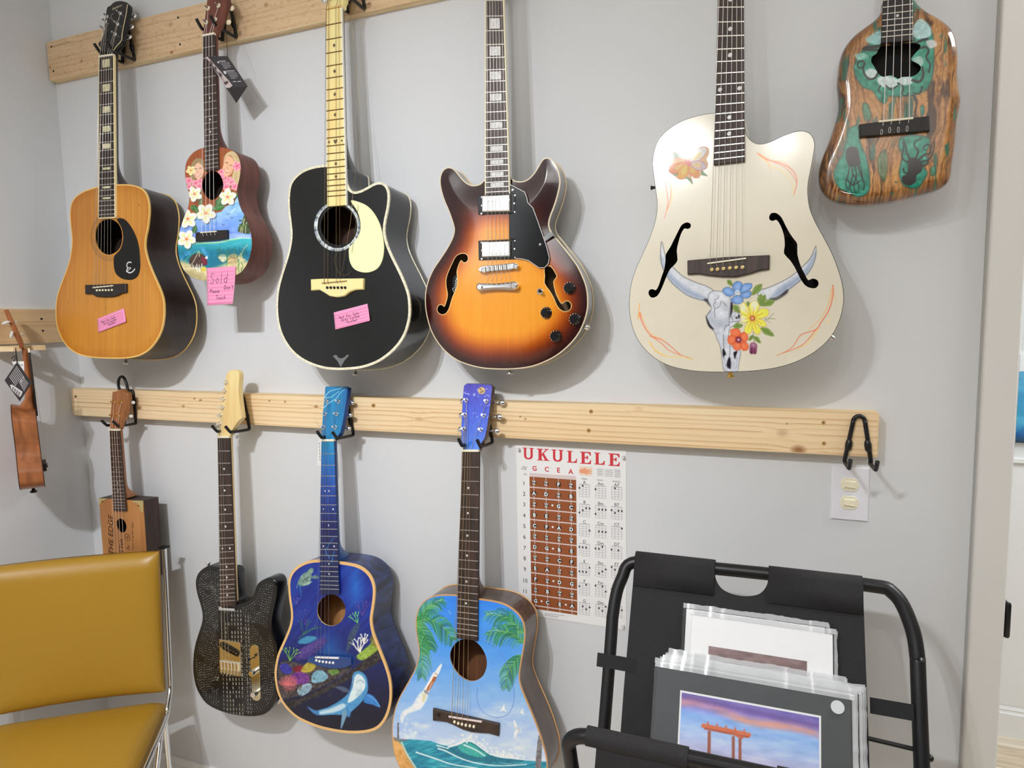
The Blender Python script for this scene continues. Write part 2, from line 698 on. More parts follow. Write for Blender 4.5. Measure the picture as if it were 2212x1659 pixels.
# ------------------------------------------------------------------ pine rails
def pine(cv, base, dark, per, seed, knots=(), warp=1.0, rough_grain=0.0):
    """flat-sawn pine: widely spaced arching growth rings, fine fibres and knots"""
    x, z = cv.P[:, 0].copy(), cv.P[:, 1].copy()
    g = z + warp * (0.016 * (fbm(x * 0.8, z * 3, seed, 2) - 0.5) + 0.0035 * (fbm(x * 4, z * 16, seed + 3, 2) - 0.5))
    kn = np.zeros(len(x))
    for kx, kz, r, st in knots:
        dx, dz = (x - kx) / (r * 3.2), (z - kz) / r
        q = np.exp(-(dx ** 2 + dz ** 2 * 0.35))
        g += np.sign(dz + 1e-6) * r * 0.55 * q
        e = np.hypot((x - kx) / (r * 1.15), (z - kz) / (r * 0.8))
        kn = np.maximum(kn, np.clip(1.3 - e, 0, 1) * st)
    t = g / per * 1.0 + 2.2 * fbm(g * 40, x * 0.02, seed + 5, 2)
    f = t - np.floor(t)
    ring = np.clip((f - 0.45) / 0.5, 0, 1) ** 2.2 * np.clip((1 - f) / 0.06, 0, 1)
    amp = np.clip(1.9 * fbm(x * 0.7, g * 60, seed + 8, 3) - 0.45, 0, 1)
    fine = fbm(x * 14, z * 1200, seed + 11, 3) - 0.5
    b, dk = A(base), A(dark)
    m = np.clip(ring * amp * 1.0, 0, 1)[:, None]
    cv.C = b + (dk - b) * m + (fine * 14)[:, None] + ((fbm(x * 2, z * 14, seed + 2) - 0.5) * 24)[:, None] * A([.7, .9, 1.1])
    if rough_grain:
        sp = (vnoise(x * 700 + z * 260, z * 900, seed + 9) * vnoise(x * 90, z * 160, seed + 4))
        cv.C -= (np.clip(sp - 0.36, 0, 1) * rough_grain)[:, None] * A([1, 1.1, 1.2])
    cv.C += (A([120, 72, 38]) - cv.C) * np.clip(kn, 0, 1)[:, None]
    return cv


M_pine = paint_mat('pine_face', rough=0.55, coat=0.0, bump=0.12, bscale=260)
M_pine_edge = grain_mat('pine_edge', (226, 202, 162), (198, 165, 118), (4, 60, 60), rough=0.6)
M_pine_end = grain_mat('pine_end', (206, 176, 134), (170, 132, 92), (60, 60, 60), rough=0.7)


def rail(name, label, x0, x1, z0, z1, th, s, base, dark, per, seed, knots, warp=1.0, rg=0.0, cut=0.006):
    pl = wall_plane(-th)
    ol = A([(x0, z0 + cut), (x0 + cut, z0 + 0.001), (x1 - 0.002, z0), (x1, z0 + 0.002), (x1, z1 - 0.002), (x1 - 0.002, z1), (x0 + 0.001, z1), (x0, z1 - 0.002)])
    root = empty(name, ((x0 + x1) / 2, -th / 2, z0), label, 'wooden rail')
    MB().prism(pl, ol, -th + 0.0005, -0.0002, bev=0.0).build('board', M_pine_edge, root)
    cv = Canvas(pl, inset(ccw(ol), 0.0018), (), s, 0.0)
    pine(cv, base, dark, per, seed, knots, warp, rg)
    return root, cv, pl


def dimple(cv, px, r, c=(96, 66, 38), a=0.9):
    for u, v in px:
        cv.dot(u, v, r, c, a)


def screw_holes(root, pl, px, r=0.0032):
    for u, v in px:
        c = pl.loc(A((u, v)))
        MB().prism(pl, circ(c, r, 14), -0.004, 0.0006).build('screw_hole', M_hole, root)


# lower rail: knots and nail marks where they sit
pl0 = wall_plane(-0.038)


def kx(u, v, r, st=0.8):
    a = pl0.loc(A((u, v)))
    return (a[0], a[1], r, st)


rl, cv, plL = rail('hanger_rail', 'long pale pine rail with empty hook at its end, lower on the guitar wall', 0.003, 2.323, 1.2717, 1.3607, 0.038, 0.0015,
                   (226, 200, 160), (176, 128, 76), 0.0115, 21,
                   [kx(164, 856, 0.005, 0.9), kx(1725, 972, 0.012, 0.75), kx(1690, 935, 0.010, 0.25), kx(396, 878, 0.006, 0.5), kx(683, 878, 0.006, 0.55), kx(435, 864, 0.003, 0.7), kx(1380, 880, 0.008, 0.15), kx(905, 905, 0.010, 0.12)])
for u, v in ((1779, 913), (1780, 958), (1277, 889), (1272, 930), (807, 876)):
    cv.dot(u, v, 4.0, (150, 104, 44), 0.9, soft=1.5)
    cv.dot(u - 1, v, 2.0, (110, 74, 30), 0.9)
for u, v in ((420, 861), (432, 865), (582, 866), (616, 868), (1124, 900), (1135, 905), (1700, 915)):
    cv.dot(u, v, 2.2, (140, 100, 60), 0.7)
face = cv.build('face_grain', M_pine, rl, lift=0.0003)
screw_holes(rl, plL, [(163, 857)], 0.003)
# upper rail, a rougher board
pl0 = wall_plane(-0.022)
ru, cv, plU = rail('hanger_rail', 'rough tan board holding the upper row of guitar hooks', 0.004, 2.42, 2.3252, 2.4443, 0.022, 0.0016,
                   (206, 178, 142), (176, 142, 104), 0.020, 5, [kx(176, 132, 0.006, 0.55), kx(369, 53, 0.008, 0.35), kx(575, 11, 0.007, 0.5), kx(371, 113, 0.006, 0.8), kx(798, 8, 0.005, 0.5), kx(900, -40, 0.01, 0.5)], rg=70)
cv.line([(112, 100), (118, 100), (135, 94), (152, 90)], 1.2, (130, 100, 66), 0.8)
cv.dot(108, 145, 2.5, (140, 108, 74), 0.8)
cv.build('face_grain', M_pine, ru, lift=0.0003)
screw_holes(ru, plU, [(111, 101), (116, 154), (385, 38), (389, 96)], 0.0032)
# rail on the side wall
plS = Plane((0.02, 0, 0), (0, 1, 0), (1, 0, 0))
rs = empty('hanger_rail', (0.01, -0.6, 1.513), 'pine rail on the side wall carrying the wooden ukulele peg', 'wooden rail')
ol = A([(-1.3, 1.513), (-0.05, 1.513), (-0.05, 1.617), (-1.3, 1.617)])
MB().prism(plS, ol, -0.0198, -0.0002).build('board', M_pine_edge, rs)
cv = Canvas(plS, inset(ccw(ol), 0.0015), (), 0.0018)
pine(cv, (204, 174, 134), (170, 132, 92), 0.020, 33, [(-0.42, 1.56, 0.008, 0.5)])
cv.build('face_grain', M_pine, rs, lift=0.0003)
screw_holes(rs, plS, [(89.5, 689), (92.5, 714.5)], 0.0034)


# ------------------------------------------------------------------ black wire hooks
def hook(x, zt, zb, y0, label, hw=0.024, top=0.011, r=0.0042, reach=0.070, dx=0.0):
    """inverted-U wire on the rail whose legs turn forward under it into two upturned prongs"""
    h = empty('wall_hook', (x, y0, zb), label, 'hook')
    y = y0 - r
    a = [(x + top * math.cos(t), y, zt - 0.014 + 0.014 * math.sin(t)) for t in np.linspace(0, math.pi, 9)]
    left = [(x - hw, y, zb + 0.010), (x - hw, y - 0.001, zb + 0.002), (x - hw, y - 0.006, zb), (x - hw + dx, y - reach + 0.006, zb + 0.003), (x - hw + dx, y - reach, zb + 0.005), (x - hw + dx, y - reach - 0.006, zb + 0.010), (x - hw + dx, y - reach - 0.016, zb + 0.022)]
    right = [(2 * x - p[0] + 2 * (dx if p[1] < y - 0.01 else 0), p[1], p[2]) for p in left]
    pts = right[::-1] + a + left
    MB().tube(crv(pts, 4, False), r, 8).build('wire', M_black, h)
    for sx in (-1, 1):
        c = A((x + sx * (top + 0.42 * (hw - top)), y, zt - 0.014 - 0.36 * (zt - zb)))
        d = unit(A((sx * hw, 0, zb)) - A((sx * top, 0, zt)))
        MB().lathe(c, d, [(r, 0), (r * 1.45, 0.004), (r * 1.6, 0.010), (r * 1.5, 0.018), (r, 0.022)], 10).build('collar', M_black, h)
    return h

# ------------------------------------------------------------------ guitars: shared builders
M_chrome = mat('chrome', (225, 225, 228), rough=0.12, metal=1.0)
M_nickel = mat('fret_nickel', (205, 203, 198), rough=0.28, metal=1.0)
M_gold = mat('gold_metal', (214, 178, 98), rough=0.25, metal=1.0)
M_steel = mat('string_steel', (210, 205, 196), rough=0.3, metal=0.85)
M_nylon = mat('string_nylon', (214, 208, 204), rough=0.35)
M_bone = mat('bone', (228, 218, 196), rough=0.4)
M_ivory = mat('ivory_plastic', (226, 214, 184), rough=0.3, coat=0.3)
M_ebony = grain_mat('ebony', (22, 18, 17), (36, 29, 27), (90, 90, 5), rough=0.45)
M_rosew = grain_mat('rosewood', (40, 29, 25), (66, 48, 40), (110, 110, 6), rough=0.55)
M_maple = grain_mat('maple', (232, 204, 146), (214, 180, 118), (60, 60, 4), rough=0.35, coat=0.3)
M_mahog = grain_mat('mahogany', (122, 70, 44), (88, 46, 28), (90, 90, 4), rough=0.42, coat=0.15)
M_pearl = grain_mat('pearl', (226, 226, 222), (176, 178, 176), (160, 160, 160), rough=0.2, coat=0.6, dist=1.5)
M_blackgloss = mat('black_gloss', (10, 10, 12), rough=0.25, coat=0.3, spec=0.4)
M_inside = grain_mat('inside_wood', (150, 104, 64), (120, 78, 46), (30, 30, 3), rough=0.7)


def gplane(N, S, yn, ys, yaw=0.0):
    """top plane of a hanging guitar from the nut and saddle, whose distances from the wall are yn and ys"""
    Np, Sp = hit(A(N), A([0, yn, 0]), A([0, 1, 0])), hit(A(S), A([0, ys, 0]), A([0, 1, 0]))
    up = unit(Np - Sp)
    h = A([math.cos(yaw), -math.sin(yaw), 0])
    return Plane(Sp, h, np.cross(h, up))


def ribbon(mb, pl, ab, w, off, m=0):
    """flat stroke of width w along local points"""
    ab = A(ab)
    t = np.gradient(ab, axis=0)
    t /= np.linalg.norm(t, axis=1)[:, None] + 1e-12
    nn = np.stack([-t[:, 1], t[:, 0]], -1)
    w = np.broadcast_to(A(w), (len(ab),))[:, None] / 2
    V = np.concatenate([pl.w(ab + nn * w, off), pl.w(ab - nn * w, off)])
    n = len(ab)
    return mb.add(V, [(i + n, i + n + 1, i + 1, i) for i in range(n - 1)], False, m)


def flat(name, pl, outer, holes, off, mt, parent, label=None, thick=0.0):
    """face with openings, with the thickness of its openings"""
    loops = [ccw(outer)] + [ccw(h)[::-1] for h in holes]
    tri = tessellate_polygon([[Vector((p[0], p[1], 0)) for p in l] for l in loops])
    P = np.concatenate(loops)
    V = pl.w(P, off)
    F = []
    for t in tri:
        a, b, c = (P[i] for i in t)
        F.append(t if (b[0] - a[0]) * (c[1] - a[1]) - (b[1] - a[1]) * (c[0] - a[0]) > 0 else (t[0], t[2], t[1]))
    mb = MB().add(V, F)
    if thick:
        for h in loops[1:]:
            n = len(h)
            mb.add(np.concatenate([pl.w(h, off), pl.w(h, off - thick)]), [(i, (i + 1) % n, (i + 1) % n + n, i + n) for i in range(n)])
    return mb.build(name, mt, parent, label)


class Guitar:
    def __init__(self, name, label, pl, cat='guitar', base=None):
        self.pl = pl
        self.root = empty(name, base if base is not None else pl.O, label, cat)

    def body(self, outline, d0, d1, mt, inside=None, back_bind=None, hollow=True, edge=0.0):
        """sides and back, closed by the top elsewhere; depth runs from d0 at the top edge to d1 at the lower edge"""
        pl = self.pl
        ab = ccw(outline)
        self.out = ab
        lo, hi = ab[:, 1].min(), ab[:, 1].max()
        self.dep = lambda b: d1 + (d0 - d1) * (b - lo) / (hi - lo)
        n = len(ab)
        dd = -self.dep(ab[:, 1])
        mb = MB()
        rings = [(ab, np.zeros(n))]
        if edge:
            rings = [(inset(ab, edge), np.zeros(n)), (inset(ab, edge * .3), np.full(n, -edge * .3)), (ab, np.full(n, -edge)), (ab, dd + edge), (inset(ab, edge * .3), dd + edge * .3), (inset(ab, edge), dd)]
        else:
            rings.append((ab, dd))
        V = np.concatenate([pl.w(a, o) for a, o in rings])
        F = [(k * n + (i + 1) % n, k * n + i, (k + 1) * n + i, (k + 1) * n + (i + 1) % n) for k in range(len(rings) - 1) for i in range(n)]
        mb.add(V, F, True)
        mb.add(V[-n:], [tuple(range(n))[::-1]])
        o = mb.build('body', mt, self.root)
        if hollow:
            ai = inset(ab, 0.004)
            di = -self.dep(ai[:, 1]) + 0.004
            V = np.concatenate([pl.w(ai, -0.003), pl.w(ai, di)])
            mb = MB().add(V, [(i, (i + 1) % n, (i + 1) % n + n, i + n) for i in range(n)], True)
            mb.add(V[n:], [tuple(range(n))])
            mb.build('interior', inside or M_inside, self.root)
        if back_bind is not None:
            mb = MB().tube(pl.w(ab, dd + 0.0015), 0.0022, 6, closed=True)
            mb.build('back_binding', back_bind, self.root)
        return o

    def binding(self, w, mt, lip=0.004, name='binding', off=0.0006):
        pl, ab = self.pl, self.out
        n = len(ab)
        o = inset(ab, -0.0006)
        i_ = inset(ab, w)
        V = np.concatenate([pl.w(o, -lip), pl.w(o, off), pl.w(i_, off), pl.w(i_, -0.0005)])
        F = [(k * n + (i + 1) % n, k * n + i, (k + 1) * n + i, (k + 1) * n + (i + 1) % n) for k in range(3) for i in range(n)]
        return MB().add(V, F, False).build(name, mt, self.root)

    def board(self, corners, e, nfr, mt, L=None, th=0.006, bind=None, fret_mt=None, fw=0.0022, end_round=0.0, fret_from=1, fret_h=0.0011):
        """fretboard from its four corners nutL nutR endR endL (pixels), its face e above the top; and its frets"""
        pl = self.pl
        c = pl.loc(corners, e)
        self.nl, self.nr, self.er, self.el = c
        self.e = e
        nm, em = (c[0] + c[1]) / 2, (c[2] + c[3]) / 2
        ax = unit(em - nm)
        self.nm, self.ax = nm, ax
        self.L = L or np.linalg.norm(nm - self.S_loc) if hasattr(self, 'S_loc') else L
        MB().prism(pl, c, e - th, e, bev=0.0008).build('fretboard', mt, self.root)
        self.wd = lambda s: ((c[0] + (c[3] - c[0]) * (s / np.linalg.norm(em - nm))), (c[1] + (c[2] - c[1]) * (s / np.linalg.norm(em - nm))))
        self.blen = np.linalg.norm(em - nm)
        if bind:
            for a, b in ((c[0], c[3]), (c[1], c[2])):
                t = unit(b - a)
                nn = A([-t[1], t[0]])
                MB().prism(pl, [a + nn * 0.0014, a - nn * 0.0014, b - nn * 0.0014, b + nn * 0.0014], e - th, e + 0.0002).build('fretboard_binding', bind, self.root)
        for i in range(fret_from, nfr + 1):
            s = self.fs(i)
            if s > self.blen - 0.002:
                break
            a, b = self.wd(s)
            MB().prism(pl, [a - ax * fw / 2, b - ax * fw / 2, b + ax * fw / 2, a + ax * fw / 2], e - 0.0005, e + fret_h, bev=0.0004).build('fret', fret_mt or M_nickel, self.root)

    def fs(self, i):
        return self.L * (1 - 2 ** (-i / 12.0))

    def mid(self, i, f=0.5):
        """centre between frets i-1 and i; f across the board"""
        s = (self.fs(i) + self.fs(i - 1)) / 2
        a, b = self.wd(s)
        return a + (b - a) * f

    def dots(self, spec, r, mt):
        for i, f in spec:
            MB().prism(self.pl, circ(self.mid(i, f), r, 14), self.e - 0.0005, self.e + 0.0003).build('inlay', mt, self.root)

    def blocks(self, frets, wf, hf, mt, corner=0.0):
        for i in frets:
            s0, s1 = self.fs(i - 1), self.fs(i)
            m, h = (s0 + s1) / 2, (s1 - s0) * hf / 2
            (a0, b0), (a1, b1) = self.wd(m - h), self.wd(m + h)
            q = [a0 + (b0 - a0) * (0.5 - wf / 2), a0 + (b0 - a0) * (0.5 + wf / 2), a1 + (b1 - a1) * (0.5 + wf / 2), a1 + (b1 - a1) * (0.5 - wf / 2)]
            MB().prism(self.pl, q, self.e - 0.0005, self.e + 0.0003).build('inlay', mt, self.root)

    def neck(self, mt, s_heel, depth=0.021, heel=0.075, heel_w=1.0, s0=-0.004, w_in=0.0, heel_len=0.085):
        """rounded neck behind the fretboard; s_heel: distance from the nut to the body edge"""
        pl = self.pl
        back = self.e - 0.005
        rings, ss = [], np.concatenate([np.linspace(s0, s_heel - heel_len, 8), np.linspace(s_heel - heel_len, s_heel, 12)[1:], [s_heel + 0.004]])
        t = np.linspace(0, np.pi, 13)
        V = []
        for s in ss:
            a, b = self.wd(s)
            m, hw = (a + b) / 2, np.linalg.norm(b - a) / 2 - w_in
            u = np.clip((s - (s_heel - heel_len)) / heel_len, 0, 1)
            d = depth + (heel - depth) * (u ** 2.6)
            ex = unit(b - a)
            pw_ = 1.0 - 0.25 * u
            x = np.sign(np.cos(t)) * np.abs(np.cos(t)) ** pw_ * hw * (1 - 0.10 * u)
            V.append(pl.w(m + x[:, None] * ex, back - np.sin(t) * d))
        n = 13
        V = np.concatenate(V)
        F = [(k * n + i, k * n + i + 1, (k + 1) * n + i + 1, (k + 1) * n + i) for k in range(len(ss) - 1) for i in range(n - 1)]
        F += [(k * n + n - 1, k * n, (k + 1) * n, (k + 1) * n + n - 1) for k in range(len(ss) - 1)]
        mb = MB().add(V, F, True)
        mb.add(V[-n:], [tuple(range(n))])
        mb.add(V[:n], [tuple(range(n))[::-1]])
        return mb.build('neck', mt, self.root)

    def nut(self, mt, over=0.0, h=0.0025, w=0.005):
        a, b = self.wd(-w / 2 - 0.0005)
        ax = self.ax
        MB().prism(self.pl, [a - ax * w / 2, b - ax * w / 2, b + ax * w / 2, a + ax * w / 2], self.e - 0.006, self.e + h, bev=0.0006).build('nut', mt, self.root)

    def head_plane(self, tilt):
        """headstock face: hinged back at the nut"""
        pl = self.pl
        O = pl.w(self.nm, self.e - 0.001)
        n = unit(pl.n * math.cos(tilt) + pl.ey * math.sin(tilt))
        return Plane(O, pl.ex, n)

    def head(self, pl, outline_px, mt, th=0.015, smooth=True, face=None, k=4, name='headstock', bev=0.0012):
        ab = pl.loc(outline_px)
        ab = crv(ab, k) if smooth else ab
        self.hpl, self.hout = pl, ccw(ab)
        o = MB().prism(pl, ab, -th, 0, bev=bev, smooth_side=True).build(name, mt, self.root)
        if face:
            MB().prism(pl, inset(ccw(ab), 0.0012), -0.0002, 0.0004).build('head_veneer', face, o)
        return o

    def tuner(self, px, side, mt_post, mt_btn, reach=0.024, r=0.0032, bl=0.0105, bw=0.0075, bushing=True, post_h=0.012, depth=0.019, shaft=None, along=0.0):
        """post through the headstock with its button out to one side"""
        pl = self.hpl
        c = pl.loc(A(px))
        o = MB()
        if bushing:
            o.lathe(pl.w(c, 0), pl.n, [(r * 1.75, 0), (r * 1.75, 0.0012), (r * 1.3, 0.002)], 14)
        o.lathe(pl.w(c, 0), pl.n, [(r, 0), (r, post_h * .45), (r * .75, post_h * .6), (r * .75, post_h * .75), (r, post_h * .85), (r * .9, post_h)], 12)
        p = o.build('tuner', mt_post, self.root)
        ex = A([side, along])
        s0 = pl.w(c, -depth)
        e0 = pl.w(c + ex * reach, -depth)
        MB().tube([s0, e0], 0.0022, 8).build('shaft', shaft or mt_post, p)
        cen = pl.w(c + ex * (reach + bl * 0.8), -depth)
        MB().ell(cen, [bl * (pl.ex * ex[0] + pl.ey * ex[1]), bw * pl.ey, 0.0036 * pl.n], 14, 8).build('button', mt_btn, p)
        MB().box((-0.007, -0.004, -0.009), (0.007, 0.0, 0.009)) if False else None
        g = pl.loc(A(px))
        MB().prism(pl, g + A([(-.006, -.008), (.006, -.008), (.006, .008), (-.006, .008)]), -depth - 0.005, -0.0155).build('gear_cover', mt_post, p)
        return p

    def strings(self, fr, sad, mt, h_nut=0.0028, h_sad=0.012, r=0.0005, posts=None, pins=None, taper=True, names=None):
        """one string for each (position across the nut, saddle pixel); optional post pixel and pin pixel"""
        pl = self.pl
        out = []
        for j, (f, sp) in enumerate(zip(fr, sad)):
            a, b = self.wd(0.0)
            nn = pl.w(a + (b - a) * f, self.e + h_nut)
            ss = pl.W(A(sp), h_sad)
            P = [nn, ss]
            if posts and posts[j] is not None:
                P = [self.hpl.W(A(posts[j]), 0.006)] + P
            if pins and pins[j] is not None:
                P = P + [pl.W(A(pins[j]), 0.004)]
            rr = r * (1.25 - 0.5 * j / max(len(fr) - 1, 1)) if taper else r
            out.append(MB().tube(P, rr, 5, cap=False).build('string', mt, self.root))
        return out


def text_mesh(s, size=1.0, align='CENTER', shear=0.0, space=1.0, bold=0.0):
    """built-in font as flat outlines (local 2-D vertices, faces)"""
    c = bpy.data.curves.new('t', 'FONT')
    c.body, c.size, c.align_x, c.shear, c.space_character = s, size, align, shear, space
    c.offset = bold
    c.resolution_u = 3
    o = bpy.data.objects.new('t', c)
    me = bpy.data.meshes.new_from_object(o)
    V = np.array([v.co[:2] for v in me.vertices]) if len(me.vertices) else np.zeros((0, 2))
    F = [tuple(p.vertices) for p in me.polygons]
    bpy.data.meshes.remove(me)
    bpy.data.objects.remove(o)
    bpy.data.curves.remove(c)
    return V, F


def put_text(mb, pl, s, at, size, off, rot=0.0, align='CENTER', shear=0.0, sx=1.0, m=0, space=1.0, bold=0.0, center=True):
    V, F = text_mesh(s, size, align, shear, space, bold)
    if len(V) == 0:
        return mb
    V = V * A([sx, 1])
    if center:
        V[:, 1] -= size * 0.35
    ca, sa = math.cos(rot), math.sin(rot)
    V = V @ A([[ca, sa], [-sa, ca]]) + A(at)
    return mb.add(pl.w(V, off), F, False, m)


# single-stroke hand lettering: unit box 0..1 wide, x-height 0.55
HAND = {
    'N': (.75, [[(.05, 0), (.1, 1)], [(.1, 1), (.6, .02)], [(.6, .02), (.68, 1.02)]]), 'o': (.5, [[(.25, .5), (.06, .3), (.2, .02), (.4, .18), (.32, .48), (.22, .5)]]),
    't': (.45, [[(.22, .95), (.18, .1), (.32, 0)], [(.02, .6), (.42, .66)]]), 'F': (.6, [[(.1, 0), (.14, 1)], [(.14, 1), (.6, 1.02)], [(.12, .52), (.46, .55)]]),
    'r': (.42, [[(.08, 0), (.1, .5)], [(.1, .34), (.22, .5), (.38, .48)]]), 'S': (.62, [[(.55, .92), (.3, 1.02), (.1, .78), (.34, .5), (.52, .26), (.3, .0), (.04, .1)]]),
    's': (.42, [[(.36, .5), (.14, .5), (.12, .34), (.32, .2), (.26, .02), (.04, .04)]]), 'a': (.52, [[(.4, .48), (.16, .46), (.06, .18), (.2, .02), (.38, .2)], [(.4, .5), (.4, .1), (.5, .02)]]),
    'l': (.28, [[(.1, 1.02), (.1, .08), (.2, 0)]]), 'e': (.48, [[(.08, .28), (.4, .32), (.3, .52), (.1, .4), (.1, .1), (.26, .0), (.44, .1)]]),
    'U': (.68, [[(.08, .98), (.08, .2), (.28, 0), (.5, .16), (.56, 1)]]), 'n': (.52, [[(.08, 0), (.1, .5)], [(.1, .3), (.26, .52), (.4, .4), (.42, 0)]]),
    'i': (.24, [[(.1, .5), (.1, .02)], [(.12, .72), (.13, .78)]]), 'C': (.62, [[(.56, .86), (.34, 1.0), (.1, .66), (.12, .2), (.34, .0), (.56, .12)]]),
    'u': (.54, [[(.08, .5), (.08, .14), (.24, 0), (.4, .2)], [(.42, .5), (.42, .0)]]), 'm': (.74, [[(.06, 0), (.08, .5)], [(.08, .32), (.22, .5), (.34, .36), (.34, 0)], [(.34, .3), (.5, .5), (.62, .36), (.62, 0)]]),
    'P': (.6, [[(.1, 0), (.12, 1)], [(.1, .96), (.44, 1), (.52, .74), (.34, .54), (.12, .5)]]), 'd': (.52, [[(.42, 1), (.42, 0)], [(.4, .44), (.16, .48), (.06, .2), (.2, 0), (.4, .14)]]),
    'D': (.7, [[(.1, 0), (.12, 1)], [(.1, 1), (.46, .9), (.62, .5), (.46, .1), (.08, 0)]]), "'": (.2, [[(.12, 1.05), (.08, .85)]]),
    'T': (.62, [[(.3, 1), (.28, 0)], [(.02, .98), (.6, 1.02)]]), 'c': (.44, [[(.38, .46), (.2, .52), (.07, .3), (.14, .04), (.38, .06)]]), 'h': (.54, [[(.1, 1.02), (.08, 0)], [(.08, .3), (.26, .52), (.42, .38), (.42, 0)]]), ' ': (.5, []),
}


def hand_text(mb, pl, s, at, h, w, off, rot=0.0, slant=0.12, m=0):
    """hand lettering starting at local point at, capital height h"""
    x = 0.0
    ca, sa = math.cos(rot), math.sin(rot)
    for ch in s:
        adv, strokes = HAND[ch]
        for st in strokes:
            p = A(st) * h
            p = p + A([x, 0])
            p[:, 0] += p[:, 1] * slant
            if len(p) > 2:
                p = crv(p, 4, False)
            p = p @ A([[ca, sa], [-sa, ca]]) + A(at)
            ribbon(mb, pl, p, w, off, m)
        x += (adv + 0.15) * h
    return mb

# ------------------------------------------------------------------ natural spruce dreadnought
def build_natural():
    pl = gplane((229, 121.5), (229, 620), -0.095, -0.152)
    z = lambda *p: Z(90, 380, 3.771, *p)
    G = Guitar('acoustic_guitar', 'honey coloured acoustic guitar with black teardrop pickguard, first in the upper row', pl, base=pl.W(A((240, 770))))
    ol = z((462, 88), (400, 105), (340, 128), (290, 160), (255, 200), (238, 250), (232, 310), (237, 400), (245, 470), (248, 540), (243, 600), (230, 680), (205, 760), (175, 840), (145, 920), (125, 990), (117, 1060), (116, 1130), (122, 1200), (140, 1270), (170, 1335), (215, 1395), (275, 1440), (340, 1465), (420, 1480), (520, 1486), (620, 1488), (720, 1482), (800, 1462), (870, 1420), (920, 1365), (960, 1300), (985, 1230), (998, 1150), (1000, 1080), (995, 1010), (975, 940), (945, 870), (905, 780), (870, 690), (850, 610), (845, 560), (850, 500), (865, 430), (875, 350), (880, 280), (874, 210), (856, 150), (825, 110), (780, 85), (720, 72), (650, 70), (560, 74))
    out = crv(pl.loc(ol), 3)
    hole = pl.loc(z((545, 352), (590, 362), (630, 395), (652, 445), (658, 505), (650, 560), (625, 605), (585, 632), (545, 642), (500, 628), (462, 590), (440, 540), (434, 490), (440, 440), (460, 395), (495, 363)))
    hole = crv(hole, 3)
    M_side = grain_mat('dark_rosewood_side', (30, 20, 18), (48, 33, 29), (26, 26, 3), rough=0.35, coat=0.15, cr=0.15)
    M_bd = mat('cream_binding', (214, 176, 98), rough=0.35, coat=0.4)
    G.body(out, 0.095, 0.116, M_side, mat('dark_inside', (46, 34, 26), rough=0.9), M_bd)
    cv = Canvas(pl, inset(G.out, 0.003), [hole], 0.0014)
    a, b = cv.P[:, 0], cv.P[:, 1]
    st = fbm(a * 420, b * 5, 3, 3) - 0.5
    cv.C = A([186, 126, 44]) + (st * 26)[:, None] * A([1, .9, .6]) + ((fbm(a * 8, b * 5, 9) - 0.5) * 34)[:, None] * A([.8, .8, .5])
    x0 = pl.loc(A((231, 700)))[0]
    cv.C -= (a < x0)[:, None] * A([6, 7, 4])
    dd = sdist(cv.P, G.out)
    cv.C -= (np.clip(1 + dd / 0.03, 0, 1) * 14)[:, None] * A([.6, 1, 1])
    for r, wd in ((0.0075, 0.8), (0.013, 0.7), (0.0165, 0.7)):
        ring = pl.px(inset(ccw(hole), -r))
        cv.line(np.concatenate([ring, ring[:1]]), wd * 1.6, (112, 74, 26), 0.75, smooth=False)
    for u, v, l in ((135, 712, 4), (228, 665, 3), (147, 652, 2), (325, 732, 2), (300, 442, 3)):
        cv.line([(u, v), (u + 1, v + l)], 1.3, (110, 66, 24), 0.7)
    cv.line([(228, 645), (230, 700), (231, 768)], 1.0, (150, 96, 34), 0.5)
    M_top = paint_mat('spruce_top', rough=0.35, coat=0.15)
    cv.build('soundboard', M_top, G.root, lift=0.0004)
    flat('soundboard_edge', pl, G.out, [hole], 0.0, mat('spruce_edge', (176, 124, 56), rough=.4), G.root, thick=0.003)
    G.binding(0.0030, M_bd)
    pg = pl.loc(z((618, 352), (660, 347), (700, 375), (745, 440), (780, 520), (798, 600), (805, 690), (803, 760), (785, 815), (745, 843), (700, 846), (655, 835), (615, 805), (596, 760), (591, 700), (598, 650), (640, 605), (662, 550), (668, 490), (655, 425), (630, 380)))
    g = MB().prism(pl, crv(pg, 4), 0.0004, 0.0022, bev=0.0006).build('pickguard', mat('pickguard_black', (14, 14, 15), rough=0.4, spec=0.3), G.root)
    mb = MB()
    ep = pl.loc(z((738, 706), (712, 706), (700, 728), (708, 748), (730, 748), (708, 752), (700, 775), (722, 790), (748, 780), (766, 758)))
    ribbon(mb, pl, crv(ep, 5, False), 0.0035, 0.0025)
    ribbon(mb, pl, pl.loc(z((694, 782), (735, 752))), 0.0022, 0.0026)
    mb.build('logo', mat('logo_silver', (196, 196, 196), rough=0.4), g)
    br = pl.loc(z((372, 890), (430, 890), (560, 884), (705, 880), (705, 952), (665, 958), (635, 975), (590, 987), (520, 989), (460, 985), (425, 962), (374, 964)))
    b_ = MB().prism(pl, br, 0, 0.008, bev=0.0015).build('bridge', M_ebony, G.root)
    s0, s1 = pl.loc(z((443, 914), (607, 898)))
    MB().prism(pl, [s0 - A([0, .0014]), s1 - A([0, .0014]), s1 + A([0, .0014]), s0 + A([0, .0014])], 0.006, 0.0115, bev=0.0005).build('saddle', M_bone, b_)
    pins = z((451, 933), (475, 932), (499, 931), (523, 931), (547, 931), (573, 930))
    for p in pins:
        MB().ell(pl.W(A(p), 0.0095), [.0034 * pl.ex, .0034 * pl.ey, .003 * pl.n], 10, 6).build('bridge_pin', M_ivory, b_)
    G.S_loc = pl.loc(A((229, 619)), 0.006)
    e = 0.0065
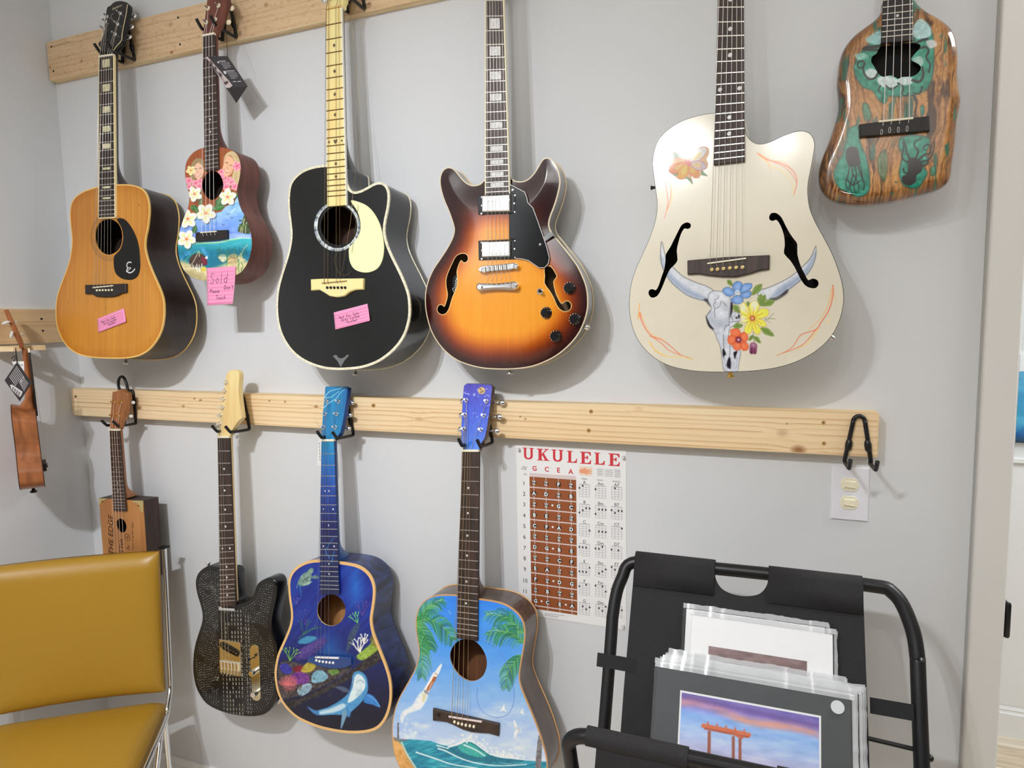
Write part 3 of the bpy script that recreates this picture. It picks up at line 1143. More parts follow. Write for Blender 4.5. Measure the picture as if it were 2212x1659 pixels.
    M_fb = grain_mat('dark_fretboard', (30, 23, 20), (48, 38, 33), (110, 110, 6), rough=0.5)
    G.board([(214, 125), (245, 120.5), (248, 469.5), (213, 471.5)], e, 20, M_fb, bind=None)
    # the cream edge shows on the treble side and at the end
    M_edge = mat('aged_cream', (226, 206, 158), rough=0.35)
    c = pl.loc([(214, 125), (245, 120.5), (248.3, 469.5), (212.7, 471.5)], e)
    for a_, b2 in ((c[1], c[2]), (c[0], c[3]), (c[3], c[2])):
        t = unit(b2 - a_)
        nn = A([-t[1], t[0]]) * 0.0016
        MB().prism(pl, [a_ + nn, a_ - nn, b2 - nn, b2 + nn], e - 0.006, e + 0.0002).build('fretboard_binding', M_edge, G.root)
    G.blocks((1, 3, 5, 7, 9), 0.5, 0.62, grain_mat('aged_pearl', (214, 208, 176), (176, 168, 130), (120, 120, 120), rough=.25))
    G.blocks((12, 15, 17), 0.46, 0.34, MATS['aged_pearl'])
    M_nk = grain_mat('dark_neck', (52, 36, 30), (38, 27, 23), (60, 60, 4), rough=0.35, coat=0.4)
    G.neck(M_nk, np.linalg.norm(pl.loc(A((231, 402)), e) - G.nm), 0.022, 0.09)
    G.nut(M_bone)
    hp = G.head_plane(math.radians(12))
    z1 = lambda *p: Z(0, 0, 3.568, *p)
    h = G.head(hp, z1((765, 434), (778, 385), (755, 338), (786, 300), (800, 230), (812, 130), (824, 60), (850, 42), (880, 15), (920, 5), (955, 10), (986, 30), (975, 110), (958, 190), (945, 260), (940, 310), (905, 350), (876, 392), (868, 428)), M_blackgloss, k=3)
    mb = MB()
    ribbon(mb, hp, crv(hp.loc(z1((984, 34), (973, 110), (956, 190), (943, 260), (937, 312), (904, 350), (876, 390))), 4, False), 0.0030, 0.0004)
    mb.build('head_binding', M_edge, h)
    mb = MB()
    put_text(mb, hp, 'Epiphone', hp.loc(A((252.5, 15.5))), 0.0115, 0.0005, rot=0.14, shear=0.35, sx=0.85)
    mb.build('logo', mat('logo_gold', (220, 210, 180), rough=.4), h)
    posts = z1((798, 222), (815, 168), (827, 128), (928, 104), (908, 188), (890, 266))
    for j, p in enumerate(posts):
        G.tuner(p, -1 if j < 3 else 1, M_chrome, M_chrome if j >= 3 else M_ivory, reach=0.022 if j >= 3 else 0.014)
    fr = [.1, .26, .42, .58, .74, .9]
    sad = [pl.px(s0 + (s1 - s0) * t, 0.0115) for t in np.linspace(.08, .92, 6)]
    G.strings(fr, sad, M_steel, posts=posts, pins=pins)
    # loose string ends curling off the pegs
    for pts in (((215, 66), (207, 60), (203, 68), (206, 80), (214, 84), (222, 74), (232, 55)), ((228, 33), (216, 40), (212, 54), (218, 60)), ((246, 28), (240, 34), (244, 44), (254, 46), (258, 38))):
        MB().tube(crv([hp.W(A(p), 0.012 + 0.006 * (i % 2)) for i, p in enumerate(pts)], 5, False), 0.0004, 4, cap=False).build('string_end', M_steel, G.root)
    MB().lathe(pl.W(A((272, 778)), -0.05), -pl.ey, [(0.004, -0.004), (0.004, 0.004), (0.0075, 0.009), (0.006, 0.012)], 14).build('strap_button', M_nickel, G.root)
    return G


g = build_natural()
hook(0.352, 2.428, 2.333, -0.022, 'black wire hook under the honey acoustic guitar headstock')

# ------------------------------------------------------------------ shared painting motifs
def petal(cv, x, y, r, a, c, w=0.36, d=0.55, al=1.0, l=0.52):
    cv.dot(x + d * r * math.cos(a), y + d * r * math.sin(a), l * r, c, al, ry=w * r, ang=a, soft=0.9)


def plumeria(cv, x, y, r, rot=0.0, c1=(249, 245, 226), c2=(246, 222, 140), core=(222, 96, 44), n=5, sq=1.0, shadow=True):
    an = [rot + 2 * math.pi * i / n for i in range(n)]
    if shadow:
        for a in an:
            petal(cv, x + r * .10, y + r * .12, r, a, (28, 52, 62), 0.40, al=0.6, l=0.55)
    for a in an:
        petal(cv, x, y, r * sq, a, (214, 206, 176), 0.42, l=0.56)
        petal(cv, x, y, r * sq, a, c1, 0.37)
        petal(cv, x, y, r * sq, a + 0.12, c2, 0.18, d=0.42, al=0.75, l=0.36)
    for a in an:
        cv.line([(x, y), (x + .35 * r * math.cos(a), y + .35 * r * math.sin(a))], r * .12, core, 0.8, w2=0.3)
    cv.dot(x, y, r * .09, core)


def leaf(cv, p0, p1, w, c=(52, 110, 58), c2=(150, 190, 110), vein=True):
    p0, p1 = A(p0), A(p1)
    d = p1 - p0
    nn = A([-d[1], d[0]]) / np.hypot(*d)
    cv.fill([p0, p0 + d * .3 + nn * w * .8, p0 + d * .6 + nn * w * .75, p1, p0 + d * .6 - nn * w * .75, p0 + d * .3 - nn * w * .8], c, soft=0.8, tex=14, ts=3)
    if vein:
        cv.line([p0, p1], 0.9, c2, 0.8)
        for t in (.3, .5, .7):
            q = p0 + d * t
            for s in (1, -1):
                cv.line([q, q + d * .16 + nn * w * .55 * s], 0.7, c2, 0.6)


def note(name, label, pl, quad, off, n_lines, texts, hw=0.0011, curl=0.006):
    """pink ruled note; quad TL TR BR BL in pixels, stuck on by its upper edge"""
    q = pl.loc(quad, off)
    root = empty(name, pl.w(q.mean(0), off), label, 'sticky note')

    def at(s, t):
        return (q[0] * (1 - s) + q[1] * s) * (1 - t) + (q[3] * (1 - s) + q[2] * s) * t

    def lift(s, t):
        return off + 0.0012 + curl * (t ** 2) * (0.35 + 0.65 * s)
    n = 12
    P = np.array([at(i / n, j / n) for j in range(n + 1) for i in range(n + 1)])
    O = np.array([lift(i / n, j / n) for j in range(n + 1) for i in range(n + 1)])
    V = np.concatenate([pl.w(P, O), pl.w(P, O - 0.0004)])
    k = (n + 1) ** 2
    F = []
    for j in range(n):
        for i in range(n):
            a = j * (n + 1) + i
            F += [(a, a + n + 1, a + n + 2, a + 1), (a + k, a + 1 + k, a + n + 2 + k, a + n + 1 + k)]
    for i in range(n):
        a, b = i, n * (n + 1) + i
        F += [(a, a + 1, a + 1 + k, a + k), (b + 1, b, b + k, b + 1 + k)]
        a, b = i * (n + 1), i * (n + 1) + n
        F += [(a + n + 1, a, a + k, a + n + 1 + k), (b, b + n + 1, b + n + 1 + k, b + k)]
    mk('paper', V, F, mat('pink_paper', (250, 142, 178), rough=0.75), root, True)
    mb = MB()
    for i in range(n_lines):
        t = (i + 1.2) / (n_lines + 0.7)
        L = np.array([at(s, t) for s in np.linspace(0.03, 0.97, 8)])
        t2 = np.array([lift(s, t) for s in np.linspace(0.03, 0.97, 8)]) + 0.0003
        nn = unit(q[3] - q[0]) * 0.00045
        VV = np.concatenate([pl.w(L - nn, t2), pl.w(L + nn, t2)])
        mb.add(VV, [(a + 8, a + 9, a + 1, a) for a in range(7)])
    mb.build('ruled_lines', mat('note_rule', (206, 96, 146), rough=0.8), root)
    mb = MB()
    for s, (fx, fy), h in texts:
        base = at(fx, fy)
        rot = math.atan2(q[1][1] - q[0][1], q[1][0] - q[0][0])
        tmp = MB()
        hand_text(tmp, Plane(A([0, 0, 0]), (1, 0, 0), (0, 0, 1)), s, base, h, hw, 0.0, rot)
        for Vv, in zip(tmp.V):
            ab = Vv[:, :2]
            e1, e2 = q[1] - q[0], q[3] - q[0]
            st = (ab - q[0]) @ np.linalg.inv(np.stack([e1, e2]))
            mb.V.append(pl.w(ab, lift(np.clip(st[:, 0], 0, 1), np.clip(st[:, 1], 0, 1)) + 0.0005))
        mb.F += [tuple(i + mb.n for i in f) for f in tmp.F]
        mb.S += tmp.S
        mb.M += tmp.M
        mb.n += tmp.n
    mb.build('handwriting', mat('pen_ink', (74, 30, 64), rough=0.7), root)
    return root


# ------------------------------------------------------------------ painted ukulele
def build_painted_uke():
    pl = gplane((454, 73), (462, 503), -0.095, -0.127)
    a = lambda *p: Z(370, 310, 9.76, *p)
    b = lambda *p: Z(370, 450, 6.146, *p)
    G = Guitar('ukulele', 'ukulele painted with two smiling girls, plumeria flowers and a blue lagoon', pl, 'ukulele', base=pl.W(A((460, 606))))
    px = a((690, 92), (600, 115), (500, 165), (420, 235), (350, 330), (310, 430), (293, 540), (290, 640), (300, 760), (325, 880), (355, 980), (374, 1080), (380, 1190), (362, 1310), (325, 1420), (275, 1540), (235, 1650)) \
        + b((112, 290), (92, 390), (88, 480), (92, 570), (105, 660), (130, 750), (170, 825), (230, 885), (310, 930), (400, 955), (480, 965), (580, 968), (680, 962), (770, 940), (860, 892), (940, 838), (1005, 745), (1048, 630), (1070, 510), (1070, 400), (1050, 290), (1010, 170), (965, 70)) \
        + a((1500, 1430), (1440, 1280), (1405, 1120), (1395, 960), (1428, 800), (1460, 650), (1468, 500), (1450, 360), (1400, 245), (1320, 165), (1200, 110), (1090, 85), (990, 72))
    out = crv(pl.loc(px), 3)
    hole = crv(pl.loc(a((870, 575), (950, 595), (1020, 650), (1070, 740), (1098, 840), (1095, 930), (1060, 1020), (1000, 1110), (930, 1170), (880, 1190), (820, 1180), (750, 1130), (690, 1050), (655, 960), (645, 870), (665, 770), (710, 680), (780, 605))), 3)
    M_s = grain_mat('uke_mahogany', (112, 62, 48), (82, 42, 32), (40, 40, 5), rough=0.45, coat=0.1)
    G.body(out, 0.066, 0.078, M_s, mat('dark_inside2', (40, 26, 20), rough=.9))
    cv = Canvas(pl, inset(G.out, 0.0006), [hole], 0.0011)
    la, lb = cv.P[:, 0], cv.P[:, 1]
    cv.C = A([146, 78, 42]) + ((fbm(la * 300, lb * 12, 3) - .5) * 46)[:, None] * A([1, .7, .5]) + ((fbm(la * 30, lb * 18, 8) - .5) * 30)[:, None] * A([1, .7, .5])
    # sky and sea
    sky = a((1420, 1060), (1330, 1260), (1150, 1330), (1060, 1440), (930, 1470), (700, 1420), (520, 1480), (470, 1540)) + b((330, 90), (240, 200), (80, 240), (60, 480), (1090, 480), (1090, 380), (1010, 150), (960, 60))
    cv.fill(sky, (150, 186, 236), soft=1.2, smooth=False)
    i = np.nonzero(sdist(np.stack([cv.U, cv.V], -1), A(sky)) < 0)[0]
    t = np.clip((cv.V[i] - 440) / 70, 0, 1)
    nz = fbm(cv.U[i] / 14, cv.V[i] / 7, 4)
    cv.C[i] = A([140, 190, 240]) + (A([112, 146, 222]) - A([140, 190, 240])) * t[:, None] + ((nz - .5) * 60)[:, None] * A([1, .8, .4])
    wl = b((60, 475), (200, 462), (350, 455), (500, 452), (640, 445), (770, 415), (900, 395), (1000, 398), (1100, 405))
    sea = wl + b((1110, 1000), (60, 1000))
    ii = np.nonzero(sdist(np.stack([cv.U, cv.V], -1), np.concatenate([crv(wl, 5, False), A(sea[-2:])])) < 0)[0]
    t = np.clip((cv.V[ii] - 522) / 55, 0, 1)
    nz = fbm(cv.U[ii] / 16, cv.V[ii] / 4, 14)
    seac = A([60, 176, 186]) + (A([14, 112, 140]) - A([60, 176, 186])) * np.clip(t * 2.2, 0, 1)[:, None] + ((nz - .5) * 36)[:, None]
    sand = np.clip((cv.V[ii] - 566 - 9 * np.sin(cv.U[ii] / 22.0)) / 10, 0, 1)[:, None]
    cv.C[ii] = seac * (1 - sand) + (A([196, 186, 140]) + ((fbm(cv.U[ii] / 6, cv.V[ii] / 4, 5) - .5) * 60)[:, None]) * sand
    cv.line(wl, 2.0, (150, 216, 190), 0.9)
    cv.line(b((240, 480), (350, 470), (520, 462), (640, 455), (780, 425), (920, 402)), 1.2, (220, 226, 130), 0.9)
    for k in range(5):
        cv.line(b((770, 350 + 14 * k), (840, 335 + 14 * k), (900, 352 + 12 * k), (1050, 360 + 9 * k)), 1.0, (214, 234, 244), 0.7)
    cv.fill(b((250, 400), (330, 370), (360, 400), (350, 440), (240, 450)), (50, 90, 190), 0.7)
    # headland with palms
    cv.fill(b((890, 310), (900, 240), (940, 190), (960, 110), (985, 80), (1030, 190), (1050, 330), (960, 330)), (58, 76, 46), soft=1, tex=40, ts=2.5)
    for p in (((940, 330), (955, 230), (970, 140)), ((985, 320), (990, 240), (1000, 190)), ((915, 320), (925, 280), (930, 250))):
        cv.line(b(*p), 1.6, (206, 196, 164))
    for k in range(26):
        u, v = b((900 + random.random() * 130, 150 + random.random() * 160))[0]
        cv.dot(u, v, 1.6, random.choice([(96, 132, 60), (40, 70, 36), (126, 150, 80)]), 0.8)
    for u, v in b((690, 215), (755, 80), (805, 130)):
        cv.line([(u - 2.5, v - 1), (u, v + .5), (u + 2.5, v - 1.2)], .9, (60, 70, 110))
    cv.line(b((800, 50), (830, 20), (850, 5)), 1.6, (236, 240, 250), 0.9)
    # reef
    cv.fill(b((250, 660), (300, 610), (390, 600), (450, 640), (480, 720), (430, 760), (300, 790), (240, 720)), (70, 52, 46), tex=36, ts=3)
    cv.fill(b((400, 660), (450, 650), (480, 730), (450, 760), (410, 720)), (112, 30, 50), tex=26, ts=3)
    for p in (((300, 800), (285, 750)), ((350, 830), (340, 740)), ((380, 840), (370, 750)), ((400, 810), (410, 735)), ((330, 800), (320, 770))):
        cv.line(b(*p), 3.0, (232, 230, 214), 0.95, w2=1.5)
    cv.line(b((235, 785), (300, 700), (350, 600), (370, 570), (375, 640)), 1.3, (208, 204, 170))
    cv.line(b((180, 700), (260, 620), (340, 570), (400, 600), (440, 580)), 1.0, (120, 190, 90), 0.8)
    cv.fill(b((395, 800), (430, 770), (470, 800), (440, 835), (400, 830)), (206, 184, 70), tex=30, ts=2)
    for x0, y0 in ((140, 650), (200, 600), (240, 590), (430, 560), (420, 530), (450, 590), (480, 610)):
        for k in range(3):
            cv.line(b((x0, y0 + 30), (x0 + (k - 1) * 18, y0), (x0 + (k - 1) * 22, y0 - 20)), 1.0, (96, 170, 232), 0.9)
    cv.dot(*b((470, 655))[0], 3, (226, 230, 236))
    # turtle, starfish, weeds
    cv.fill(b((620, 650), (660, 610), (720, 620), (735, 680), (690, 720), (650, 690)), (190, 196, 168), tex=40, ts=2.5)
    cv.fill(b((755, 640), (810, 600), (880, 620), (880, 690), (860, 740), (760, 740), (745, 690)), (186, 168, 120), tex=40, ts=3)
    cv.line(b((620, 655), (650, 700), (700, 722), (735, 700)), 1, (60, 60, 44))
    cv.line(b((750, 690), (790, 650), (850, 660), (880, 640)), 1, (70, 56, 40))
    cv.fill(b((885, 650), (930, 590), (950, 660), (990, 680), (940, 710), (900, 740), (905, 690)), (196, 190, 140), tex=20, ts=3)
    cv.line(b((940, 600), (960, 550), (990, 510), (1020, 480)), 1.6, (204, 196, 150), w2=1)
    for k in range(34):
        x0 = 610 + k * 12
        cv.line(b((x0, 640), (x0 + random.uniform(-12, 12), 560 - random.random() * 50)), 0.9, random.choice([(20, 84, 86), (40, 100, 70), (14, 70, 80)]), 0.75)
    for p in (((890, 760), (900, 720), (880, 690)), ((905, 850), (890, 790), (900, 740)), ((930, 830), (950, 770), (930, 720)), ((740, 760), (745, 660), (750, 590))):
        cv.line(b(*p), 1.8, (74, 130, 62), .9)
    cv.fill(b((160, 830), (260, 840), (380, 870), (460, 900), (470, 960), (300, 930), (200, 880)), (150, 132, 84), 0.5, soft=3, tex=30, ts=3)
    # girls
    for (hx, hy, hr, tilt, seed) in (((575, 520), None, 1, 0, 1),):
        pass
    H1, H2 = (150, 128, 92), (198, 176, 132)
    cv.fill(a((430, 470), (470, 380), (530, 320), (620, 315), (680, 370), (690, 480), (690, 620), (640, 720), (470, 760), (440, 930), (400, 900), (405, 700), (430, 600)), H1, tex=26, ts=1.6)
    for k in range(8):
        cv.line(a((560 - k * 4, 325), (490 - k * 8, 420), (440 - k * 3, 600), (430 + k * 4, 880)), 0.9, H2 if k % 2 else (112, 96, 66), 0.6)
    cv.fill(a((470, 520), (520, 440), (570, 410), (640, 450), (685, 540), (680, 620), (640, 700), (575, 760), (520, 720), (470, 650), (450, 590)), (226, 182, 156), soft=0.9)
    cv.fill(a((450, 600), (470, 560), (490, 640), (520, 700), (500, 700)), (196, 148, 122), 0.6, soft=1.5)
    for e in ((512, 535), (618, 522)):
        cv.line(a((e[0] - 30, e[1] + 6), (e[0], e[1] - 8), (e[0] + 28, e[1] + 4)), .9, (96, 66, 54), .9)
        cv.dot(*a(e)[0], 1.2, (84, 92, 110), 0.8, ry=0.8)
    cv.line(a((560, 560), (545, 610), (580, 622)), .8, (180, 122, 100), .8)
    cv.line(a((510, 660), (560, 690), (620, 650)), 1.6, (188, 96, 92), .9)
    cv.line(a((525, 665), (560, 680), (605, 658)), 1.0, (246, 236, 226), .9)
    plumeria(cv, *a((415, 570))[0], 9.5, 0.4, (246, 226, 168), (240, 180, 90), (200, 120, 60), shadow=False)
    cv.fill(a((1110, 330), (1150, 230), (1240, 170), (1350, 175), (1430, 290), (1450, 430), (1455, 620), (1440, 780), (1390, 880), (1310, 840), (1280, 700), (1320, 560), (1330, 400), (1250, 250), (1180, 300), (1110, 420)), H2, tex=30, ts=1.6)
    for k in range(9):
        cv.line(a((1300 + k * 12, 200 + k * 8), (1380 + k * 8, 350), (1400 - k * 6, 600), (1400 - k * 14, 850)), .9, (140, 112, 74) if k % 2 else (226, 206, 160), .6)
    cv.fill(a((1110, 420), (1140, 330), (1230, 260), (1320, 360), (1350, 470), (1310, 560), (1270, 640), (1150, 705), (1100, 660), (1085, 560), (1090, 490)), (228, 176, 140), soft=.9)
    cv.fill(a((1300, 470), (1345, 480), (1310, 600), (1230, 680), (1270, 580)), (196, 136, 100), .55, soft=1.5)
    for e in ((1170, 415), (1275, 478)):
        cv.line(a((e[0] - 36, e[1] - 14), (e[0], e[1] - 22), (e[0] + 30, e[1] + 2)), .9, (104, 66, 46), .9)
        cv.dot(*a(e)[0], 1.3, (90, 84, 76), .85, ry=.8)
    cv.line(a((1215, 440), (1175, 510), (1215, 535)), .8, (178, 116, 86), .8)
    cv.line(a((1120, 545), (1165, 600), (1235, 610)), 2.2, (176, 86, 78), .9)
    cv.line(a((1130, 555), (1170, 588), (1222, 600)), 1.4, (250, 242, 234), .95)
    pk = ((250, 150, 176), (236, 90, 130), (200, 44, 84))
    for (u, v, r, o) in ((370, 790, 8.5, .3), (375, 910, 6.5, .9), (525, 840, 9, .2), (600, 900, 8, .7), (610, 800, 6, .1), (1390, 480, 11, .5), (1130, 840, 8, .3), (1260, 810, 9, .8), (1340, 910, 8.5, .1), (1160, 920, 9, .5), (1050, 600, 7, .2), (1080, 690, 6, .7), (1210, 760, 7, .4)):
        plumeria(cv, *a((u, v))[0], r * .95, o, pk[0], pk[1], pk[2], shadow=False)
    cv.fill(a((1080, 620), (1140, 720), (1190, 760), (1270, 680), (1240, 760), (1150, 800), (1080, 720)), (236, 150, 178), .7)
    # leaves then plumerias
    leaf(cv, *a((405, 1340), (590, 1390)), 7)
    leaf(cv, *a((480, 1300), (560, 1480)), 6, (44, 92, 50))
    leaf(cv, *a((1130, 1310), (860, 1390)), 8)
    leaf(cv, *a((950, 1330), (1060, 1130)), 8, (66, 110, 76))
    leaf(cv, *a((1300, 1150), (1400, 1050)), 7, (60, 96, 70))
    leaf(cv, *a((600, 1340), (640, 1080)), 6, (84, 92, 70))
    leaf(cv, *b((300, 330), (330, 230)), 7, (44, 84, 52))
    leaf(cv, *b((130, 330), (100, 430)), 7, (40, 78, 48))
    plumeria(cv, *a((490, 1065))[0], 15.5, 0.5)
    plumeria(cv, *a((1190, 1130))[0], 17.5, 0.95)
    plumeria(cv, *a((730, 1470))[0], 20, 0.25)
    plumeria(cv, *a((350, 1590))[0], 19, 0.8)
    plumeria(cv, *b((205, 410))[0], 19, 0.15)
    cv.build('painted_top', paint_mat('uke_artwork', rough=0.5, coat=0.05), G.root, lift=0.0004)
    flat('soundboard_edge', pl, G.out, [hole], 0.0, M_s, G.root, thick=0.003)
    br = MB().prism(pl, pl.loc(b((355, 328), (640, 300), (770, 293), (772, 405), (640, 425), (355, 447))), 0, 0.009, bev=0.001).build('bridge', M_ebony, G.root)
    s0, s1 = pl.loc(b((428, 331), (642, 317)))
    MB().prism(pl, [s0 - A([0, .0014]), s1 - A([0, .0014]), s1 + A([0, .0014]), s0 + A([0, .0014])], 0.006, 0.012, bev=0.0005).build('saddle', M_bone, br)
    G.S_loc = pl.loc(A((457, 503)), 0.006)
    e = 0.006
    G.board([(437, 80), (463, 75), (471.5, 365.5), (442, 370)], e, 19, M_rosew, fw=0.0018)
    G.dots(((5, .5), (7, .5), (10, .5), (12, .5)), 0.0026, M_pearl)
    G.neck(M_s, np.linalg.norm(pl.loc(A((454, 318)), e) - G.nm), 0.019, 0.062, heel_len=0.07)
    G.nut(M_bone)
    hp = G.head_plane(math.radians(8))
    h = lambda *p: Z(400, 0, 7.21, *p)
    G.head(hp, h((270, 560), (285, 460), (290, 380), (315, 200), (338, 20), (350, -90), (420, -130), (520, -140), (620, -110), (650, -20), (640, 60), (590, 200), (560, 300), (520, 400), (480, 450), (455, 520)), M_s, k=3)
    posts = h((330, 350), (358, 130), (520, 88), (470, 305))
    for j, p in enumerate(posts):
        t = G.tuner(p, -1 if j < 2 else 1, M_nickel, M_ivory, reach=0.02 if j > 1 else 0.012, r=0.0022, bl=0.008, bw=0.0075, bushing=False)
        MB().lathe(hp.W(A(p), 0.0), hp.n, [(0.0062, 0), (0.0062, 0.001), (0.003, 0.0014)], 18).build('grommet', M_ivory, t)
    sad = [pl.px(s0 + (s1 - s0) * t, 0.012) for t in (.1, .36, .62, .88)]
    G.strings([.14, .38, .62, .86], sad, M_nylon, r=0.00055, posts=posts, pins=b((462, 430), (508, 425), (553, 425), (606, 425)), taper=False)
    return G


ug = build_painted_uke()
hook(0.733, 2.428, 2.333, -0.022, 'black wire hook carrying the painted ukulele with plumeria flowers')
note('sticky_note', 'pink ruled note reading Sold Please Dont Touch under the painted ukulele', ug.pl, Z(370, 450, 6.146, (473, 795), (858, 768), (842, 1272), (490, 1292)), 0.002, 9,
     [('Sold', (.10, .42), 0.026), ('Please', (.10, .67), 0.0095), ("Don't", (.62, .60), 0.0110), ('Touch', (.34, .855), 0.0105)])


def hang_tag():
    """folded black card on a cord"""
    d = lambda *p: Z(400, 0, 7.21, *p)
    O = hit(A(d((600, 1150))[0]), A([0, -0.114, 0]), A([0, 1, 0]))
    pf = Plane(O, (1, 0, 0), unit((0.42, -1, 0.2)))
    root = empty('hang_tag', O, 'black folded card tag hanging in front of the painted ukulele neck', 'tag')
    q = pf.loc(d((320, 880), (660, 872), (972, 1340), (690, 1372)))
    MB().prism(pf, q, -0.0005, 0.0).build('front_panel', mat('tag_black', (40, 36, 40), rough=0.6), root)
    w1, w2 = pf.w(q[2]), pf.w(q[3])
    c0, c1 = d((795, 1605), (700, 1480))
    b1 = hit(A(c0), O + A([0, 0.03, 0]), A([0, 1, 0]))
    b0 = hit(A(d((330, 905))[0]), O + A([0, -0.020, 0]), A([0, 1, 0]))
    mk('back_panel', [w2, w1, b1, b0, w2 + A([0, .0005, 0]), w1 + A([0, .0005, 0]), b1 + A([0, .0005, 0]), b0 + A([0, .0005, 0])], [(0, 1, 2, 3), (7, 6, 5, 4), (0, 4, 5, 1), (1, 5, 6, 2), (2, 6, 7, 3), (3, 7, 4, 0)], mat('tag_grey', (52, 50, 54), rough=0.6), root)
    mb = MB()
    for x0, y0, x1, k in ((520, 955, 630, 1), (540, 980, 690, 0), (560, 1002, 690, 0), (580, 1024, 710, 0), (590, 1046, 710, 0), (610, 1066, 660, 0), (640, 1108, 770, 1), (655, 1133, 795, 0), (670, 1155, 815, 0), (685, 1178, 820, 0), (700, 1200, 820, 0), (715, 1222, 790, 0), (745, 1272, 795, 1), (815, 1270, 870, 1)):
        ribbon(mb, pf, pf.loc(d((x0, y0), (x1, y0 - 4))), 0.0017 if k else 0.0008, 0.0003)
    mb.add(pf.w(pf.loc(d((500, 960), (525, 960), (525, 990), (510, 985))), .0003), [(0, 1, 2, 3)])
    mb.add(pf.w(pf.loc(d((590, 1110), (630, 1105), (650, 1150), (615, 1155))), .0003), [(0, 1, 2, 3)])
    mb.build('printed_text', mat('tag_print', (190, 188, 190), rough=.7), root)
    # the folded-out inner strip with its pale pictures
    s = d((325, 895), (350, 885), (690, 1270), (740, 1335), (690, 1372), (640, 1368))
    MB().prism(pf, pf.loc(s), 0.0004, 0.0009).build('inner_strip', mat('tag_pale', (176, 162, 160), rough=.6), root)
    mb = MB()
    for c in (((380, 950), (410, 960), (440, 1010), (415, 1010)), ((450, 1030), (485, 1050), (500, 1080), (475, 1085)), ((520, 1120), (570, 1150), (580, 1200), (545, 1190)), ((600, 1290), (660, 1260), (680, 1290), (630, 1330))):
        mb.add(pf.w(pf.loc(d(*c)), .0012), [(3, 2, 1, 0)])
    mb.build('printed_pictures', mat('tag_dark_print', (66, 52, 52), rough=.6), root)
    cord = [hit(A(p), A([0, yy, 0]), A([0, 1, 0])) for p, yy in zip(d((630, 360), (645, 560), (655, 750), (660, 880)), (-.075, -.10, -.125, O[1]))]
    MB().tube(crv(cord, 4, False), 0.0007, 5).build('cord', M_black, root)


hang_tag()

